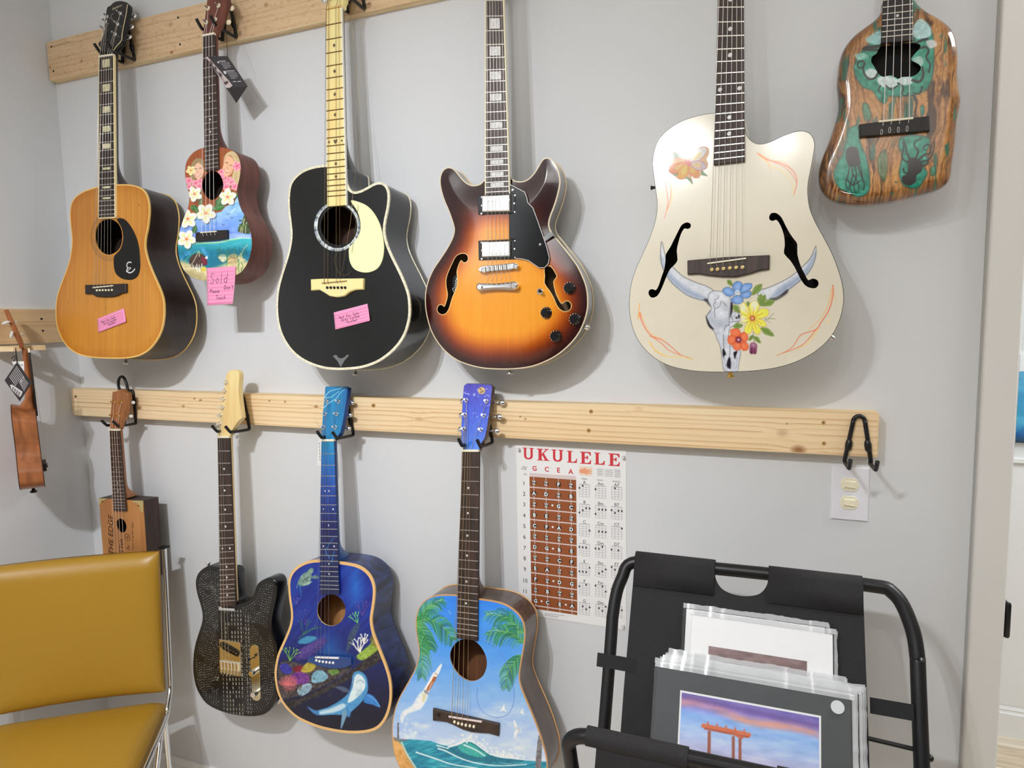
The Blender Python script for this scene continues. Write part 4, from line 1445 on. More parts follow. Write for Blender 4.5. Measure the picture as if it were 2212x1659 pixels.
# ------------------------------------------------------------------ black cutaway acoustic
def build_black():
    pl = gplane((721, 18.5), (728, 610), -0.095, -0.147)
    z = lambda *p: Z(560, 330, 3.3175, *p)
    G = Guitar('acoustic_guitar', 'glossy black cutaway acoustic guitar with cream neck, pale pickguard and pearl edging', pl, base=pl.W(A((740, 798))))
    out = crv(pl.loc(z((478, 88), (430, 92), (370, 105), (310, 130), (260, 170), (228, 215), (213, 270), (208, 350), (212, 430), (222, 510), (228, 580), (222, 650), (205, 730), (180, 810), (155, 890), (137, 960), (127, 1030), (124, 1100), (128, 1180), (145, 1265), (178, 1345), (230, 1420), (300, 1480), (380, 1520), (470, 1547), (560, 1555), (650, 1552), (740, 1540), (830, 1510), (900, 1470), (970, 1410), (1025, 1340), (1060, 1265), (1080, 1180), (1083, 1110), (1075, 1020), (1045, 930), (1005, 840), (960, 750), (925, 670), (905, 600), (900, 540), (910, 470), (925, 400), (933, 330), (930, 280), (915, 240), (890, 218), (860, 212), (820, 222), (770, 250), (730, 270), (690, 280), (660, 270), (640, 245), (628, 205), (622, 150), (616, 96), (590, 84), (540, 82))), 3)
    hole = crv(pl.loc(circ((567, 523), 125, 20, 139) / 3.3175 + A((560, 330))), 3)
    M_b = mat('black_lacquer', (12, 13, 15), rough=0.14, coat=0.6, spec=0.4, coat_rough=0.03)
    M_bp = grain_mat('pearl_edge', (226, 220, 196), (190, 182, 152), (180, 180, 180), rough=0.3, coat=0.4)
    G.body(out, 0.098, 0.108, M_b, grain_mat('brown_inside', (70, 44, 32), (48, 30, 22), (20, 20, 3), rough=.8), M_bp)
    flat('soundboard', pl, inset(G.out, 0.003), [hole], 0.0003, M_b, G.root, thick=0.003)
    G.binding(0.0052, M_bp)
    MB().prism(pl, inset(G.out, 0.0052), -0.0002, 0.0008).build('binding_line', M_b, G.root) if False else None
    # pearl rosette: many chips in a ring between two dark lines
    ro, ri = ccw(pl.loc(circ((559, 529), 166, 60, 180) / 3.3175 + A((560, 330)))), ccw(pl.loc(circ((562, 526), 140, 60, 154) / 3.3175 + A((560, 330))))
    n = 60
    V = np.concatenate([pl.w(ro, 0.0008), pl.w(ri, 0.0008)])
    mats_ = [mat('abalone_%d' % i, c, rough=0.22, coat=0.6) for i, c in enumerate(((196, 204, 206), (140, 150, 156), (88, 96, 104), (168, 176, 172)))]
    mk('rosette', V, [(i, (i + 1) % n, (i + 1) % n + n, i + n) for i in range(n)], None, G.root, mats=mats_, fmat=[random.choice([0, 1, 1, 2, 3]) for _ in range(n)])
    rr = ccw(pl.loc(circ((560, 528), 148, 60, 163) / 3.3175 + A((560, 330))))
    mb = MB()
    for ring, w_, mm in ((rr, 0.0014, 0), (ro, 0.0011, 1), (ri, 0.0016, 1)):
        ribbon(mb, pl, np.concatenate([ring, ring[:1]]), w_, 0.0010, mm)
    mb.build('rosette_lines', [mat('rosette_white', (214, 214, 206), rough=.4), M_blackgloss], G.root)
    pg = crv(pl.loc(z((660, 345), (720, 355), (780, 385), (830, 440), (870, 520), (890, 610), (897, 690), (885, 770), (850, 830), (790, 857), (730, 855), (680, 830), (652, 780), (645, 720), (650, 680), (700, 620), (726, 560), (726, 490), (705, 420))), 4)
    MB().prism(pl, pg, 0.0003, 0.0024, bev=0.0006).build('pickguard', mat('pale_pickguard', (222, 224, 172), rough=0.35, coat=0.2), G.root)
    br = pl.loc(z((383, 910), (470, 905), (600, 905), (760, 903), (757, 982), (700, 985), (660, 1000), (620, 1030), (570, 1038), (520, 1030), (480, 1005), (445, 985), (385, 990)))
    M_cr = mat('cream_bridge', (230, 208, 146), rough=0.35, coat=0.3)
    b_ = MB().prism(pl, br, 0, 0.009, bev=0.002).build('bridge', M_cr, G.root)
    s0, s1 = pl.loc(z((468, 938), (645, 922)))
    MB().prism(pl, [s0 - A([0, .0012]), s1 - A([0, .0012]), s1 + A([0, .0012]), s0 + A([0, .0012])], 0.007, 0.0115, bev=0.0004).build('saddle', mat('saddle_brown', (150, 122, 74), rough=.5), b_)
    pins = z((487, 966), (512, 966), (537, 966), (563, 966), (590, 966), (615, 966))
    for p in pins:
        MB().ell(pl.W(A(p), 0.0105), [.0036 * pl.ex, .0036 * pl.ey, .0032 * pl.n], 10, 6).build('bridge_pin', M_blackgloss, b_)
    for p in z((505, 992), (603, 992)):
        MB().prism(pl, circ(pl.loc(A(p)), .0026, 12), .008, .0094).build('bridge_dot', M_pearl, b_)
    G.S_loc = pl.loc(A((726, 608)), 0.0065)
    M_fb = grain_mat('cream_fretboard', (238, 212, 148), (224, 194, 126), (50, 50, 4), rough=0.35, coat=0.2)
    e = 0.0065
    G.board([(704.5, 21.7), (737, 15.2), (747.5, 443), (706.2, 446)], e, 20, M_fb, fret_mt=mat('dark_fret', (112, 84, 46), rough=.4, metal=.6), fw=0.0024)
    M_in = mat('dark_inlay', (96, 84, 62), rough=.3, metal=.2)
    for i in (3, 5, 7, 9, 15, 17):
        c = G.mid(i)
        MB().prism(pl, c + A([(0, .0052), (-.0042, 0), (0, -.0052), (.0042, 0)]), e - .0005, e + .0003).build('inlay', M_in, G.root)
    for f, s in ((.14, .7), (.86, .7)):
        c = G.mid(12, f)
        MB().prism(pl, c + s * A([(0, .0052), (-.0042, 0), (0, -.0052), (.0042, 0)]), e - .0005, e + .0003).build('inlay', M_in, G.root)
    hc = G.mid(12)
    MB().prism(pl, hc + crv(A([(0, -.006), (.005, 0), (.0052, .0035), (.0028, .0048), (0, .0028), (-.0028, .0048), (-.0052, .0035), (-.005, 0)]), 3), e - .0005, e + .0003).build('heart_inlay', M_in, G.root)
    c = pl.loc([(704.5, 21.7), (737, 15.2), (747.8, 443), (706.2, 446)], e)
    t = unit(c[2] - c[1])
    nn = A([-t[1], t[0]]) * .0014
    MB().prism(pl, [c[1] + nn, c[1] - nn, c[2] - nn, c[2] + nn], e - .006, e + .0002).build('fretboard_binding', mat('white_edge', (226, 220, 206), rough=.4), G.root)
    G.neck(M_b, np.linalg.norm(pl.loc(A((728, 357)), e) - G.nm), 0.022, 0.085)
    G.nut(mat('nut_tan', (206, 176, 112), rough=.4))
    hp = G.head_plane(math.radians(10))
    G.head(hp, Z(690, 0, 6.917, (100, 150), (122, 70), (126, 0), (100, -120), (95, -330), (110, -520), (220, -560), (390, -560), (410, -380), (400, -150), (375, -20), (352, 40), (328, 104)), M_fb, k=3)
    posts = Z(690, 0, 6.917, (150, -120), (148, -290), (150, -450), (350, -470), (352, -310), (350, -140))
    for j, p in enumerate(posts):
        G.tuner(p, -1 if j < 3 else 1, M_chrome, M_chrome, reach=0.02)
    sad = [pl.px(s0 + (s1 - s0) * t_, 0.0115) for t_ in (.1, .25, .6, .75)]
    G.strings([.04, .22, .68, .88], sad, mat('old_string', (112, 96, 66), rough=.4, metal=.7), r=.0005, posts=[posts[0], posts[1], posts[4], posts[5]], pins=[pins[0], pins[1], pins[4], pins[5]])
    # snapped strings hanging loose
    for pts, offs in ((((752, 0), (760, 60), (770, 150), (776, 255), (772, 340), (762, 420), (757, 480), (738, 590)), (.0, -.03, -.04, -.045, -.02, .01, .012, .006)), (((770, 250), (778, 380), (772, 460), (760, 545)), (-.04, -.02, .006, .004)), (((727, 545), (723, 565), (733, 590), (750, 594), (758, 586)), (.006, .004, .006, .004, .004))):
        P = [pl.W(A(p), o) for p, o in zip(pts, offs)]
        MB().tube(crv(P, 5, False), .0004, 4, cap=False).build('loose_string', MATS['old_string'], G.root)
    em = pl.loc(z((528, 1456), (552, 1447), (570, 1470), (590, 1474), (612, 1466), (632, 1446), (645, 1452), (612, 1490), (586, 1537), (562, 1492)))
    MB().prism(pl, em, 0.0003, 0.0014, bev=.0003).build('emblem', mat('emblem_grey', (122, 124, 126), rough=.35, metal=.6), G.root)
    MB().lathe(pl.W(A((768, 803)), -0.05), -pl.ey, [(0.004, -0.004), (0.004, 0.003), (0.007, 0.006), (0.006, 0.009)], 14).build('strap_button', M_nickel, G.root)
    # control panel on the side
    return G


bg = build_black()
hook(1.142, 2.428, 2.333, -0.022, 'black wire hook behind the cream neck of the black guitar')
note('sticky_note', 'pink note on the black guitar reading Not For Sale Until Custom Painted', bg.pl, Z(560, 330, 3.3175, (535, 1145), (777, 1082), (800, 1205), (549, 1268)), 0.0006, 5,
     [('Not For Sale', (.14, .47), 0.0074), ('Until Custom', (.20, .64), 0.0070), ('Painted', (.34, .82), 0.0070)], hw=0.0008, curl=0.003)
note('sticky_note', 'pink note on the honey guitar reading Not For Sale Until Custom Painted', g.pl, Z(90, 380, 3.771, (456, 1165), (672, 1078), (697, 1190), (466, 1277)), 0.0006, 5,
     [('Not For Sale', (.14, .45), 0.0074), ('Until Custom', (.22, .63), 0.0070), ('Painted', (.38, .81), 0.0070)], hw=0.0008, curl=0.003)

# ------------------------------------------------------------------ sunburst semi-hollow electric
def build_burst():
    pl = gplane((1072, -40), (1080, 578.6), -0.100, -0.112)
    z = lambda *p: Z(900, 320, 3.3175, *p)
    G = Guitar('electric_guitar', 'sunburst semi-hollow electric guitar with two chrome pickups and black pickguard', pl, base=pl.W(A((1100, 797))))
    out = crv(pl.loc(z((492, 228), (460, 255), (420, 268), (380, 262), (340, 235), (305, 195), (275, 158), (250, 142), (220, 140), (190, 160), (172, 200), (168, 250), (178, 310), (200, 380), (230, 450), (255, 520), (270, 580), (262, 630), (240, 680), (205, 740), (165, 800), (125, 860), (95, 920), (72, 990), (62, 1070), (65, 1150), (80, 1230), (105, 1310), (150, 1390), (210, 1460), (290, 1520), (380, 1555), (480, 1577), (590, 1584), (700, 1582), (810, 1568), (910, 1535), (1000, 1488), (1080, 1425), (1150, 1345), (1195, 1260), (1222, 1170), (1228, 1090), (1218, 1000), (1190, 920), (1150, 840), (1100, 770), (1045, 700), (1000, 645), (965, 600), (948, 555), (955, 500), (985, 420), (1010, 340), (1028, 250), (1020, 180), (1000, 125), (970, 85), (935, 70), (905, 82), (880, 120), (850, 170), (810, 215), (770, 237), (730, 240), (700, 232), (668, 215), (580, 212))), 3)
    fl = crv(pl.loc(z((300, 770), (335, 758), (365, 765), (378, 790), (368, 815), (345, 820), (328, 803), (310, 835), (298, 872), (296, 900), (301, 950), (290, 1010), (268, 1060), (252, 1110), (240, 1150), (222, 1180), (195, 1192), (165, 1180), (155, 1155), (165, 1130), (190, 1124), (208, 1138), (224, 1100), (234, 1050), (225, 1000), (222, 940), (240, 880), (265, 825), (280, 792))), 2)
    fr_ = crv(pl.loc(z((925, 860), (965, 850), (1000, 900), (1008, 925), (985, 960), (1000, 1030), (1020, 1080), (1045, 1118), (1070, 1100), (1098, 1102), (1112, 1130), (1100, 1160), (1070, 1170), (1035, 1155), (1010, 1120), (990, 1070), (960, 1020), (925, 970), (928, 920))), 2)
    M_sd = mat('burst_side', (78, 74, 72), rough=0.2, coat=0.8)
    M_in = mat('burst_inside', (116, 92, 66), rough=.8)
    G.body(out, 0.044, 0.046, M_sd, M_in, mat('burst_binding', (206, 190, 160), rough=.4))
    cv = Canvas(pl, inset(G.out, 0.0016), [fl, fr_], 0.0014)
    d = -sdist(cv.P, G.out)
    top = np.clip((505 - cv.V) / 75, 0, 1)
    t = np.clip(d / 0.085, 0, 1) * (1 - top * 0.92)
    t = np.clip(t + 0.05 * (fbm(cv.U / 40, cv.V / 90, 3) - .5), 0, 1)
    ramp = A([[38, 13, 15], [52, 18, 14], [96, 34, 12], [150, 66, 12], [196, 104, 16], [222, 138, 24], [228, 148, 30]])
    xs = A([0, .12, .30, .48, .66, .85, 1.0])
    cv.C = np.stack([np.interp(t, xs, ramp[:, k]) for k in range(3)], -1)
    cv.C += ((fbm(cv.U / 2.2, cv.V / 60, 7) - .5) * 16)[:, None] * A([1, .8, .3])
    for f in (fl, fr_):
        p = pl.px(f)
        cv.line(np.concatenate([p, p[:1]]), 3.0, (222, 190, 128), .95, smooth=False)

    def dome(P):
        dd = np.clip(-sdist(P, G.out), 0, .06) / .06
        return 0.0070 * np.sin(dd * np.pi / 2) ** 1.3
    cv.build('arched_top', paint_mat('burst_lacquer', rough=0.18, coat=1.0), G.root, z=dome)
    G.binding(0.0018, MATS['burst_binding'])
    Hh = 0.0072
    # label inside the bass f-hole
    lb = pl.loc(z((230, 930), (305, 880), (310, 1010), (235, 1100)))
    L_ = MB().prism(pl, lb, -0.012, -0.011).build('inner_label', M_blackgloss, G.root)
    mb = MB()
    put_text(mb, pl, 'Grote', pl.loc(z((262, 985))[0]), 0.016, -0.0108, rot=1.35, shear=.4, sx=.9)
    mb.build('label_text', mat('label_silver', (206, 206, 206), rough=.4), L_)
    pgl = pl.loc(z((668, 262), (785, 322), (800, 355), (810, 400), (845, 435), (880, 530), (925, 660), (945, 720), (962, 790), (955, 830), (930, 858), (890, 860), (850, 832), (815, 808), (770, 797), (720, 793), (720, 655), (676, 655), (676, 478), (720, 470), (722, 335), (690, 330), (668, 320)))
    pg = MB().prism(pl, pgl, Hh + .003, Hh + .0052, bev=.0005).build('pickguard', mat('pickguard_gloss', (10, 11, 13), rough=.12, coat=.3), G.root)
    mb = MB()
    e_ = pl.loc(z((668, 262), (785, 322), (800, 355), (810, 400), (845, 435), (880, 530), (925, 660), (945, 720), (962, 790), (955, 830), (930, 858), (890, 860), (850, 832), (815, 808), (770, 797), (725, 793)))
    mb.tube(pl.w(e_, Hh + .0042), .0010, 6).build('pickguard_edge', mat('pg_white', (206, 206, 206), rough=.4), pg)
    for p in z((884, 690), (688, 299)):
        MB().lathe(pl.W(A(p), Hh + .005), pl.n, [(.0032, 0), (.0032, .0008), (.0018, .0016)], 12).build('screw', M_chrome, pg)
    ba = pl.loc(z((918, 640), (962, 605), (990, 630), (932, 672)))
    MB().prism(pl, ba, Hh - .004, Hh + .0015, bev=.0004).prism(pl, pl.loc(z((958, 607), (972, 604), (1002, 636), (988, 634))), -.012, Hh + .0012).build('pickguard_bracket', M_chrome, G.root)
    for ring, cover, scr, pol in ((((450, 345), (720, 325), (720, 472), (455, 480)), ((487, 350), (688, 340), (688, 460), (487, 465)), ((468, 352), (706, 338), (468, 412), (700, 396), (465, 470), (705, 458)), ((510, 380), (540, 378), (572, 376), (602, 374), (632, 372), (660, 370))),
                                  (((455, 668), (720, 655), (722, 797), (458, 805)), ((484, 676), (688, 668), (688, 780), (486, 786)), ((467, 676), (707, 664), (470, 733), (702, 722), (467, 794), (708, 784)), ((505, 762), (538, 760), (568, 759), (600, 758), (630, 757), (660, 756)))):
        r_ = MB().prism(pl, pl.loc(z(*ring)), Hh - .006, Hh + .004, bev=.001).build('pickup', M_blackgloss, G.root)
        MB().prism(pl, pl.loc(z(*cover)), Hh, Hh + .0095, bev=.0022).build('pickup_cover', M_chrome, r_)
        for p in z(*scr):
            MB().lathe(pl.W(A(p), Hh + .004), pl.n, [(.0026, 0), (.002, .001)], 10).build('screw', M_chrome, r_)
        for p in z(*pol):
            MB().lathe(pl.W(A(p), Hh + .0094), pl.n, [(.0026, 0), (.0024, .0008)], 12).build('pole_screw', M_nickel, r_)
    # bridge and tailpiece
    bq = crv(pl.loc(z((470, 862), (495, 848), (600, 840), (690, 830), (722, 828), (732, 848), (720, 868), (690, 876), (600, 884), (500, 895), (472, 890), (462, 876))), 3)
    br = MB().prism(pl, bq, Hh, Hh + .011, bev=.002).build('bridge', M_chrome, G.root)
    for p in z((512, 874), (542, 871), (572, 868), (602, 865), (632, 862), (660, 858)):
        c = pl.loc(A(p))
        MB().prism(pl, c + A([(-.003, -.0055), (.003, -.0055), (.003, .0055), (-.003, .0055)]), Hh + .010, Hh + .014, bev=.001).build('string_saddle', M_nickel, br)
    for p in z((482, 876), (712, 848)):
        MB().lathe(pl.W(A(p), Hh + .010), pl.n, [(.006, 0), (.006, .002), (.003, .003)], 16).build('bridge_post', M_chrome, br)
    tq = crv(pl.loc(z((452, 985), (470, 970), (500, 972), (600, 972), (690, 962), (725, 960), (740, 975), (738, 1005), (715, 1020), (640, 1018), (560, 1020), (480, 1026), (455, 1015))), 3)
    tp = MB().prism(pl, tq, Hh + .004, Hh + .016, bev=.005).build('tailpiece', M_chrome, G.root)
    for p in z((472, 998), (716, 988)):
        MB().lathe(pl.W(A(p), Hh), pl.n, [(.008, 0), (.008, .017), (.005, .018)], 18).build('tail_stud', M_chrome, tp)
    for p in z((1098, 1003), (932, 1180), (1138, 1225), (1000, 1347)):
        k_ = MB().lathe(pl.W(A(p), Hh - .002), pl.n, [(.0128, 0), (.0128, .0025), (.0112, .003), (.0100, .013), (.0088, .0145)], 28).build('control_knob', M_blackgloss, G.root)
        mb = MB()
        cc = pl.loc(A(p))
        for q in range(11):
            an = 2 * math.pi * q / 12 + .8
            put = cc + .0116 * A([math.cos(an), math.sin(an)])
            mb.prism(pl, circ(put, .0010, 6), Hh + .0005, Hh + .0013)
        mb.build('dial_marks', mat('dial_white', (216, 216, 210), rough=.5), k_)
    sw = MB().lathe(pl.W(A(z((886, 1027))[0]), Hh - .002), pl.n, [(.0075, 0), (.0075, .003), (.005, .004)], 18).build('toggle_switch', M_chrome, G.root)
    MB().lathe(pl.W(A(z((884, 1027))[0]), Hh + .002), unit(pl.n + .3 * pl.ex), [(.0018, 0), (.0018, .009), (.0038, .012), (.0036, .018), (.002, .02)], 12).build('switch_tip', M_blackgloss, sw)
    MB().lathe(pl.W(A(z((1222, 1285))[0]), -.02), unit(pl.ex - .4 * pl.ey), [(.006, -.004), (.006, .003), (.004, .006)], 14).build('jack_socket', M_chrome, G.root)
    MB().lathe(pl.W(A(z((668, 1596))[0]), -.018), -pl.ey, [(.004, -.004), (.004, .003), (.0075, .006), (.006, .008)], 14).build('strap_button', M_nickel, G.root)
    e = .013
    s12, ss = pl.loc(A((1075, 275)), e), pl.loc(A((1080, 578.6)), e + .006)
    M_fb = grain_mat('grey_rosewood', (52, 42, 40), (84, 72, 68), (110, 110, 5), rough=.4)
    L = 2 * np.linalg.norm(s12 - ss)
    # the nut lies above the picture: carry the board edges up to it
    q = pl.loc([(1048.6, 0), (1087.4, 0), (1100.4, 418), (1048.6, 421)], e)
    up = (ss[1] + L - q[0][1]) / (q[0][1] - q[3][1])
    nl, nr = q[0] + (q[0] - q[3]) * up, q[1] + (q[1] - q[2]) * up
    G.L = L
    G.S_loc = ss
    pxs = [tuple(pl.px(v, e)) for v in (nl, nr)] + [(1100.4, 418), (1048.6, 421)]
    G.board(pxs, e, 22, M_fb, L=L, bind=mat('fb_binding', (214, 206, 176), rough=.4), th=.006)
    G.blocks((1, 3, 5, 7, 9, 12, 15, 17, 19, 21), .56, .70, M_pearl)
    M_nk = mat('burst_neck', (58, 34, 26), rough=.25, coat=.7)
    G.neck(M_nk, np.linalg.norm(pl.loc(A((1072, 385)), e) - G.nm), .021, .05, heel_len=.06)
    G.nut(M_bone)
    hp = G.head_plane(math.radians(14))
    a_, b_ = G.wd(-.003)
    c = (a_ + b_) / 2
    hl = A([(-.020, 0), (-.022, .02), (-.038, .045), (-.034, .12), (-.040, .165), (-.015, .178), (0, .17), (.015, .178), (.040, .165), (.034, .12), (.038, .045), (.022, .02), (.020, 0)])
    G.hpl = hp
    MB().prism(hp, crv(hl, 3), -.014, 0, bev=.001).build('headstock', M_blackgloss, G.root)
    for j, (sx, yy) in enumerate(((-1, .06), (-1, .10), (-1, .14), (1, .14), (1, .10), (1, .06))):
        G.tuner(tuple(hp.px(A((sx * .024, yy)))), sx, M_chrome, M_chrome, reach=.02)
    sad = z((512, 874), (542, 871), (572, 868), (602, 865), (632, 862), (660, 858))
    G.strings([.1, .26, .42, .58, .74, .9], sad, M_steel, h_sad=Hh + .0145, h_nut=.002, pins=z((508, 975), (540, 975), (572, 974), (605, 973), (640, 971), (672, 970)), r=.00045)
    return G


sg = build_burst()
hook(1.555, 2.428, 2.333, -0.022, 'black wire hook holding the sunburst electric guitar above the picture edge')

# ------------------------------------------------------------------ white guitar with the painted steer skull
def build_white():
    pl = gplane((1578, -120), (1571, 564.7), -0.100, -0.136, 0.09)
    z = lambda *p: Z(1330, 220, 2.765, *p)
    k = lambda *p: Z(1520, 590, 7.539, *p)
    f = lambda *p: Z(1380, 220, 6.38, *p)
    G = Guitar('acoustic_guitar', 'cream white cutaway guitar painted with a horned steer skull and flowers', pl, base=pl.W(A((1578, 804))))
    out = crv(pl.loc(z((592, 65), (540, 72), (470, 88), (400, 112), (340, 145), (290, 185), (250, 235), (228, 300), (220, 370), (228, 450), (240, 540), (248, 610), (242, 680), (225, 750), (195, 830), (155, 920), (115, 1010), (92, 1090), (82, 1170), (82, 1250), (95, 1330), (125, 1410), (175, 1480), (245, 1540), (330, 1580), (430, 1603), (530, 1613), (640, 1615), (760, 1612), (880, 1602), (1000, 1580), (1110, 1540), (1210, 1480), (1290, 1400), (1340, 1300), (1362, 1200), (1360, 1120), (1340, 1030), (1300, 920), (1250, 820), (1200, 730), (1165, 650), (1150, 570), (1150, 490), (1165, 410), (1180, 330), (1190, 260), (1180, 215), (1155, 185), (1115, 173), (1070, 178), (1020, 195), (960, 222), (910, 243), (865, 252), (830, 245), (800, 222), (780, 190), (772, 150), (768, 90), (745, 60), (670, 55))), 3)
    fl = crv(pl.loc(z((375, 770), (395, 735), (425, 720), (448, 730), (446, 752), (428, 760), (410, 757), (390, 790), (375, 840), (365, 890), (370, 945), (350, 975), (325, 1000), (305, 1040), (285, 1090), (265, 1135), (245, 1162), (215, 1170), (197, 1150), (200, 1125), (222, 1118), (240, 1125), (258, 1095), (272, 1050), (290, 1000), (297, 950), (300, 910), (325, 870), (345, 830))), 2)
    fr_ = crv(pl.loc(z((917, 685), (930, 665), (960, 665), (990, 690), (1010, 730), (1040, 785), (1065, 820), (1085, 850), (1085, 910), (1105, 980), (1130, 1030), (1150, 1065), (1175, 1055), (1205, 1065), (1212, 1090), (1195, 1112), (1165, 1112), (1130, 1095), (1100, 1050), (1070, 990), (1040, 945), (1005, 905), (1010, 860), (1005, 800), (985, 740), (960, 705), (940, 712), (920, 705))), 2)
    M_w = mat('cream_lacquer', (222, 216, 196), rough=.2, coat=.8)
    G.body(out, 0.062, 0.070, M_w, mat('black_inside', (26, 20, 16), rough=.9), None)
    cv = Canvas(pl, inset(G.out, .0010), [fl, fr_], .00115, base=(212, 205, 186))
    cv.C += ((fbm(cv.U / 60, cv.V / 60, 3) - .5) * 8)[:, None]
    p = pl.px(inset(G.out, .0012))
    # pinstripes
    R_, O_, Y_ = (226, 96, 56), (238, 160, 66), (236, 200, 84)

    def pin(pts, w, c, w2=.5, a=.9):
        cv.line(pts, w, c, a, w2=w2)
    pin(z((848, 308), (900, 345), (980, 365), (1040, 395), (1070, 430), (1082, 480), (1065, 555)), 2.6, R_, 1.6)
    pin(z((850, 312), (920, 350), (1000, 385), (1050, 430), (1078, 480)), 1.6, R_, 1.2)
    pin(z((860, 325), (930, 380), (1000, 420), (1050, 480), (1066, 552)), 1.8, Y_, 1)
    pin(z((860, 312), (930, 350), (1000, 358), (1040, 385)), 1.4, O_, .6)
    pin(z((880, 330), (910, 365), (928, 415)), 1.6, O_, .5)
    pin(z((488, 188), (430, 170), (370, 185), (310, 230), (278, 285), (268, 350)), 1.4, (232, 150, 120), 1)
    pin(z((265, 355), (285, 430), (300, 500), (312, 580), (306, 640), (290, 696)), 2.4, R_, .8)
    pin(z((288, 430), (322, 490), (330, 560), (310, 640)), 1.5, R_, 1)
    pin(z((300, 460), (334, 520), (332, 590), (306, 660)), 1.4, Y_, .8)
    pin(z((300, 440), (330, 470), (365, 500)), 1.0, (222, 206, 150), .5)
    pin(z((143, 1205), (134, 1300), (148, 1260), (175, 1330), (220, 1390), (295, 1422)), 1.8, O_, .6)
    pin(z((143, 1260), (160, 1320), (200, 1385), (270, 1440), (330, 1490), (460, 1536)), 2.2, R_, 1)
    pin(z((205, 1398), (280, 1425), (340, 1470), (390, 1515)), 1.8, R_, 1.4)
    pin(z((195, 1428), (235, 1480), (310, 1520), (400, 1527), (460, 1536)), 1.8, Y_, 1)
    pin(z((210, 1440), (240, 1490), (300, 1523)), 1.2, O_, .6)
    pin(z((1296, 1096), (1298, 1150), (1275, 1240), (1225, 1320), (1195, 1360), (1110, 1390), (1080, 1430), (1060, 1460), (1020, 1490), (960, 1516)), 2.4, R_, 1)
    pin(z((1290, 1120), (1270, 1210), (1220, 1300), (1150, 1362)), 1.7, O_, .5)
    pin(z((1300, 1140), (1318, 1190)), 1.4, O_, .5)
    pin(z((1195, 1362), (1130, 1440), (1070, 1475), (1000, 1500)), 1.8, R_, 1)
    pin(z((1210, 1360), (1150, 1440), (1080, 1478)), 1.8, Y_, .8)
    put_sig = z((1255, 1330), (1268, 1300), (1262, 1325), (1275, 1300), (1270, 1318), (1290, 1285))
    pin(put_sig, 1.0, (232, 206, 150), 1)
    # horns
    bone, sh, ink = (206, 210, 216), (132, 150, 178), (74, 70, 74)
    for poly, shp in ((z((275, 835), (268, 900), (278, 980), (320, 1060), (380, 1120), (450, 1165), (545, 1188), (560, 1155), (585, 1130), (540, 1100), (470, 1075), (400, 1040), (340, 985), (305, 950), (292, 900)), z((270, 920), (282, 985), (322, 1058), (380, 1115), (450, 1160), (545, 1184), (500, 1150), (420, 1110), (350, 1050), (300, 990))),
                      (z((1195, 862), (1165, 930), (1110, 990), (1050, 1040), (980, 1080), (910, 1110), (850, 1130), (860, 1165), (920, 1182), (990, 1150), (1080, 1085), (1150, 1020), (1188, 945)), z((1192, 900), (1186, 945), (1150, 1018), (1080, 1083), (990, 1148), (925, 1178), (980, 1110), (1060, 1060), (1130, 1000)))):
        cv.fill(poly, bone, soft=.9, tex=14, ts=8)
        cv.fill(shp, sh, .75, soft=5)
        q = crv(poly, 5)
        cv.line(np.concatenate([q, q[:1]]), 1.3, ink, .85, smooth=False)
    cv.fill(k((0, 430), (60, 420), (110, 540), (40, 470)), (40, 38, 44), .8, soft=2)
    cv.fill(k((1080, 410), (1200, 400), (1357, 270), (1357, 330), (1180, 440)), (30, 30, 36), .85, soft=2.5)
    # skull
    sk = k((75, 380), (110, 310), (180, 290), (300, 300), (400, 330), (450, 480), (440, 620), (560, 640), (600, 760), (480, 860), (430, 900), (400, 1060), (470, 1200), (600, 1270), (575, 1450), (550, 1590), (430, 1605), (330, 1580), (300, 1400), (270, 1200), (220, 1080), (175, 960), (100, 880), (50, 760), (60, 680), (115, 600), (120, 540), (80, 460))
    cv.fill(sk, (198, 202, 210), soft=.9, tex=26, ts=9)
    cv.fill(k((110, 620), (180, 700), (300, 760), (420, 700), (410, 850), (300, 900), (180, 880), (80, 760)), (164, 172, 186), .6, soft=5)
    cv.fill(k((180, 360), (300, 340), (380, 420), (280, 480)), (224, 226, 230), .6, soft=5)
    for q in (((245, 365), (235, 410), (190, 430), (190, 480), (160, 510), (180, 580), (175, 640), (190, 720)), ((280, 460), (260, 540), (190, 580)), ((305, 460), (340, 500), (380, 540)), ((430, 480), (430, 600), (415, 720), (415, 850)), ((330, 940), (360, 860), (420, 850)), ((320, 1000), (325, 1150), (330, 1240)), ((430, 800), (480, 790), (580, 790)), ((440, 700), (480, 770)), ((430, 1180), (425, 1300), (420, 1370)), ((60, 680), (110, 620))):
        cv.line(k(*q), 1.1, (72, 70, 80), .85)
    for poly, soft in ((((35, 690), (70, 760), (110, 840), (170, 920), (90, 880), (50, 790)), 1.2), (((310, 1240), (335, 1240), (365, 1320), (335, 1350), (335, 1400), (310, 1330)), 1.), (((490, 1290), (550, 1270), (530, 1340), (510, 1400), (490, 1340)), 1.), (((400, 1390), (420, 1370), (440, 1400), (445, 1500), (430, 1560), (380, 1520), (375, 1470)), 1.2), (((445, 480), (475, 500), (470, 620), (430, 720), (440, 600)), 1.), (((520, 715), (550, 715), (550, 740), (525, 740)), .8), (((560, 680), (590, 690), (585, 740), (565, 735)), .8)):
        cv.fill(k(*poly), (24, 22, 28), .95, soft=soft)
    q = crv(sk, 5)
    cv.line(np.concatenate([q, q[:1]]), 1.1, (84, 82, 90), .8, smooth=False)
    cv.line(k((540, 1380), (545, 1500), (520, 1560)), 1.2, (110, 116, 130), .7)
    cv.line(k((350, 1400), (345, 1480), (380, 1540)), 1.4, (118, 124, 138), .7)
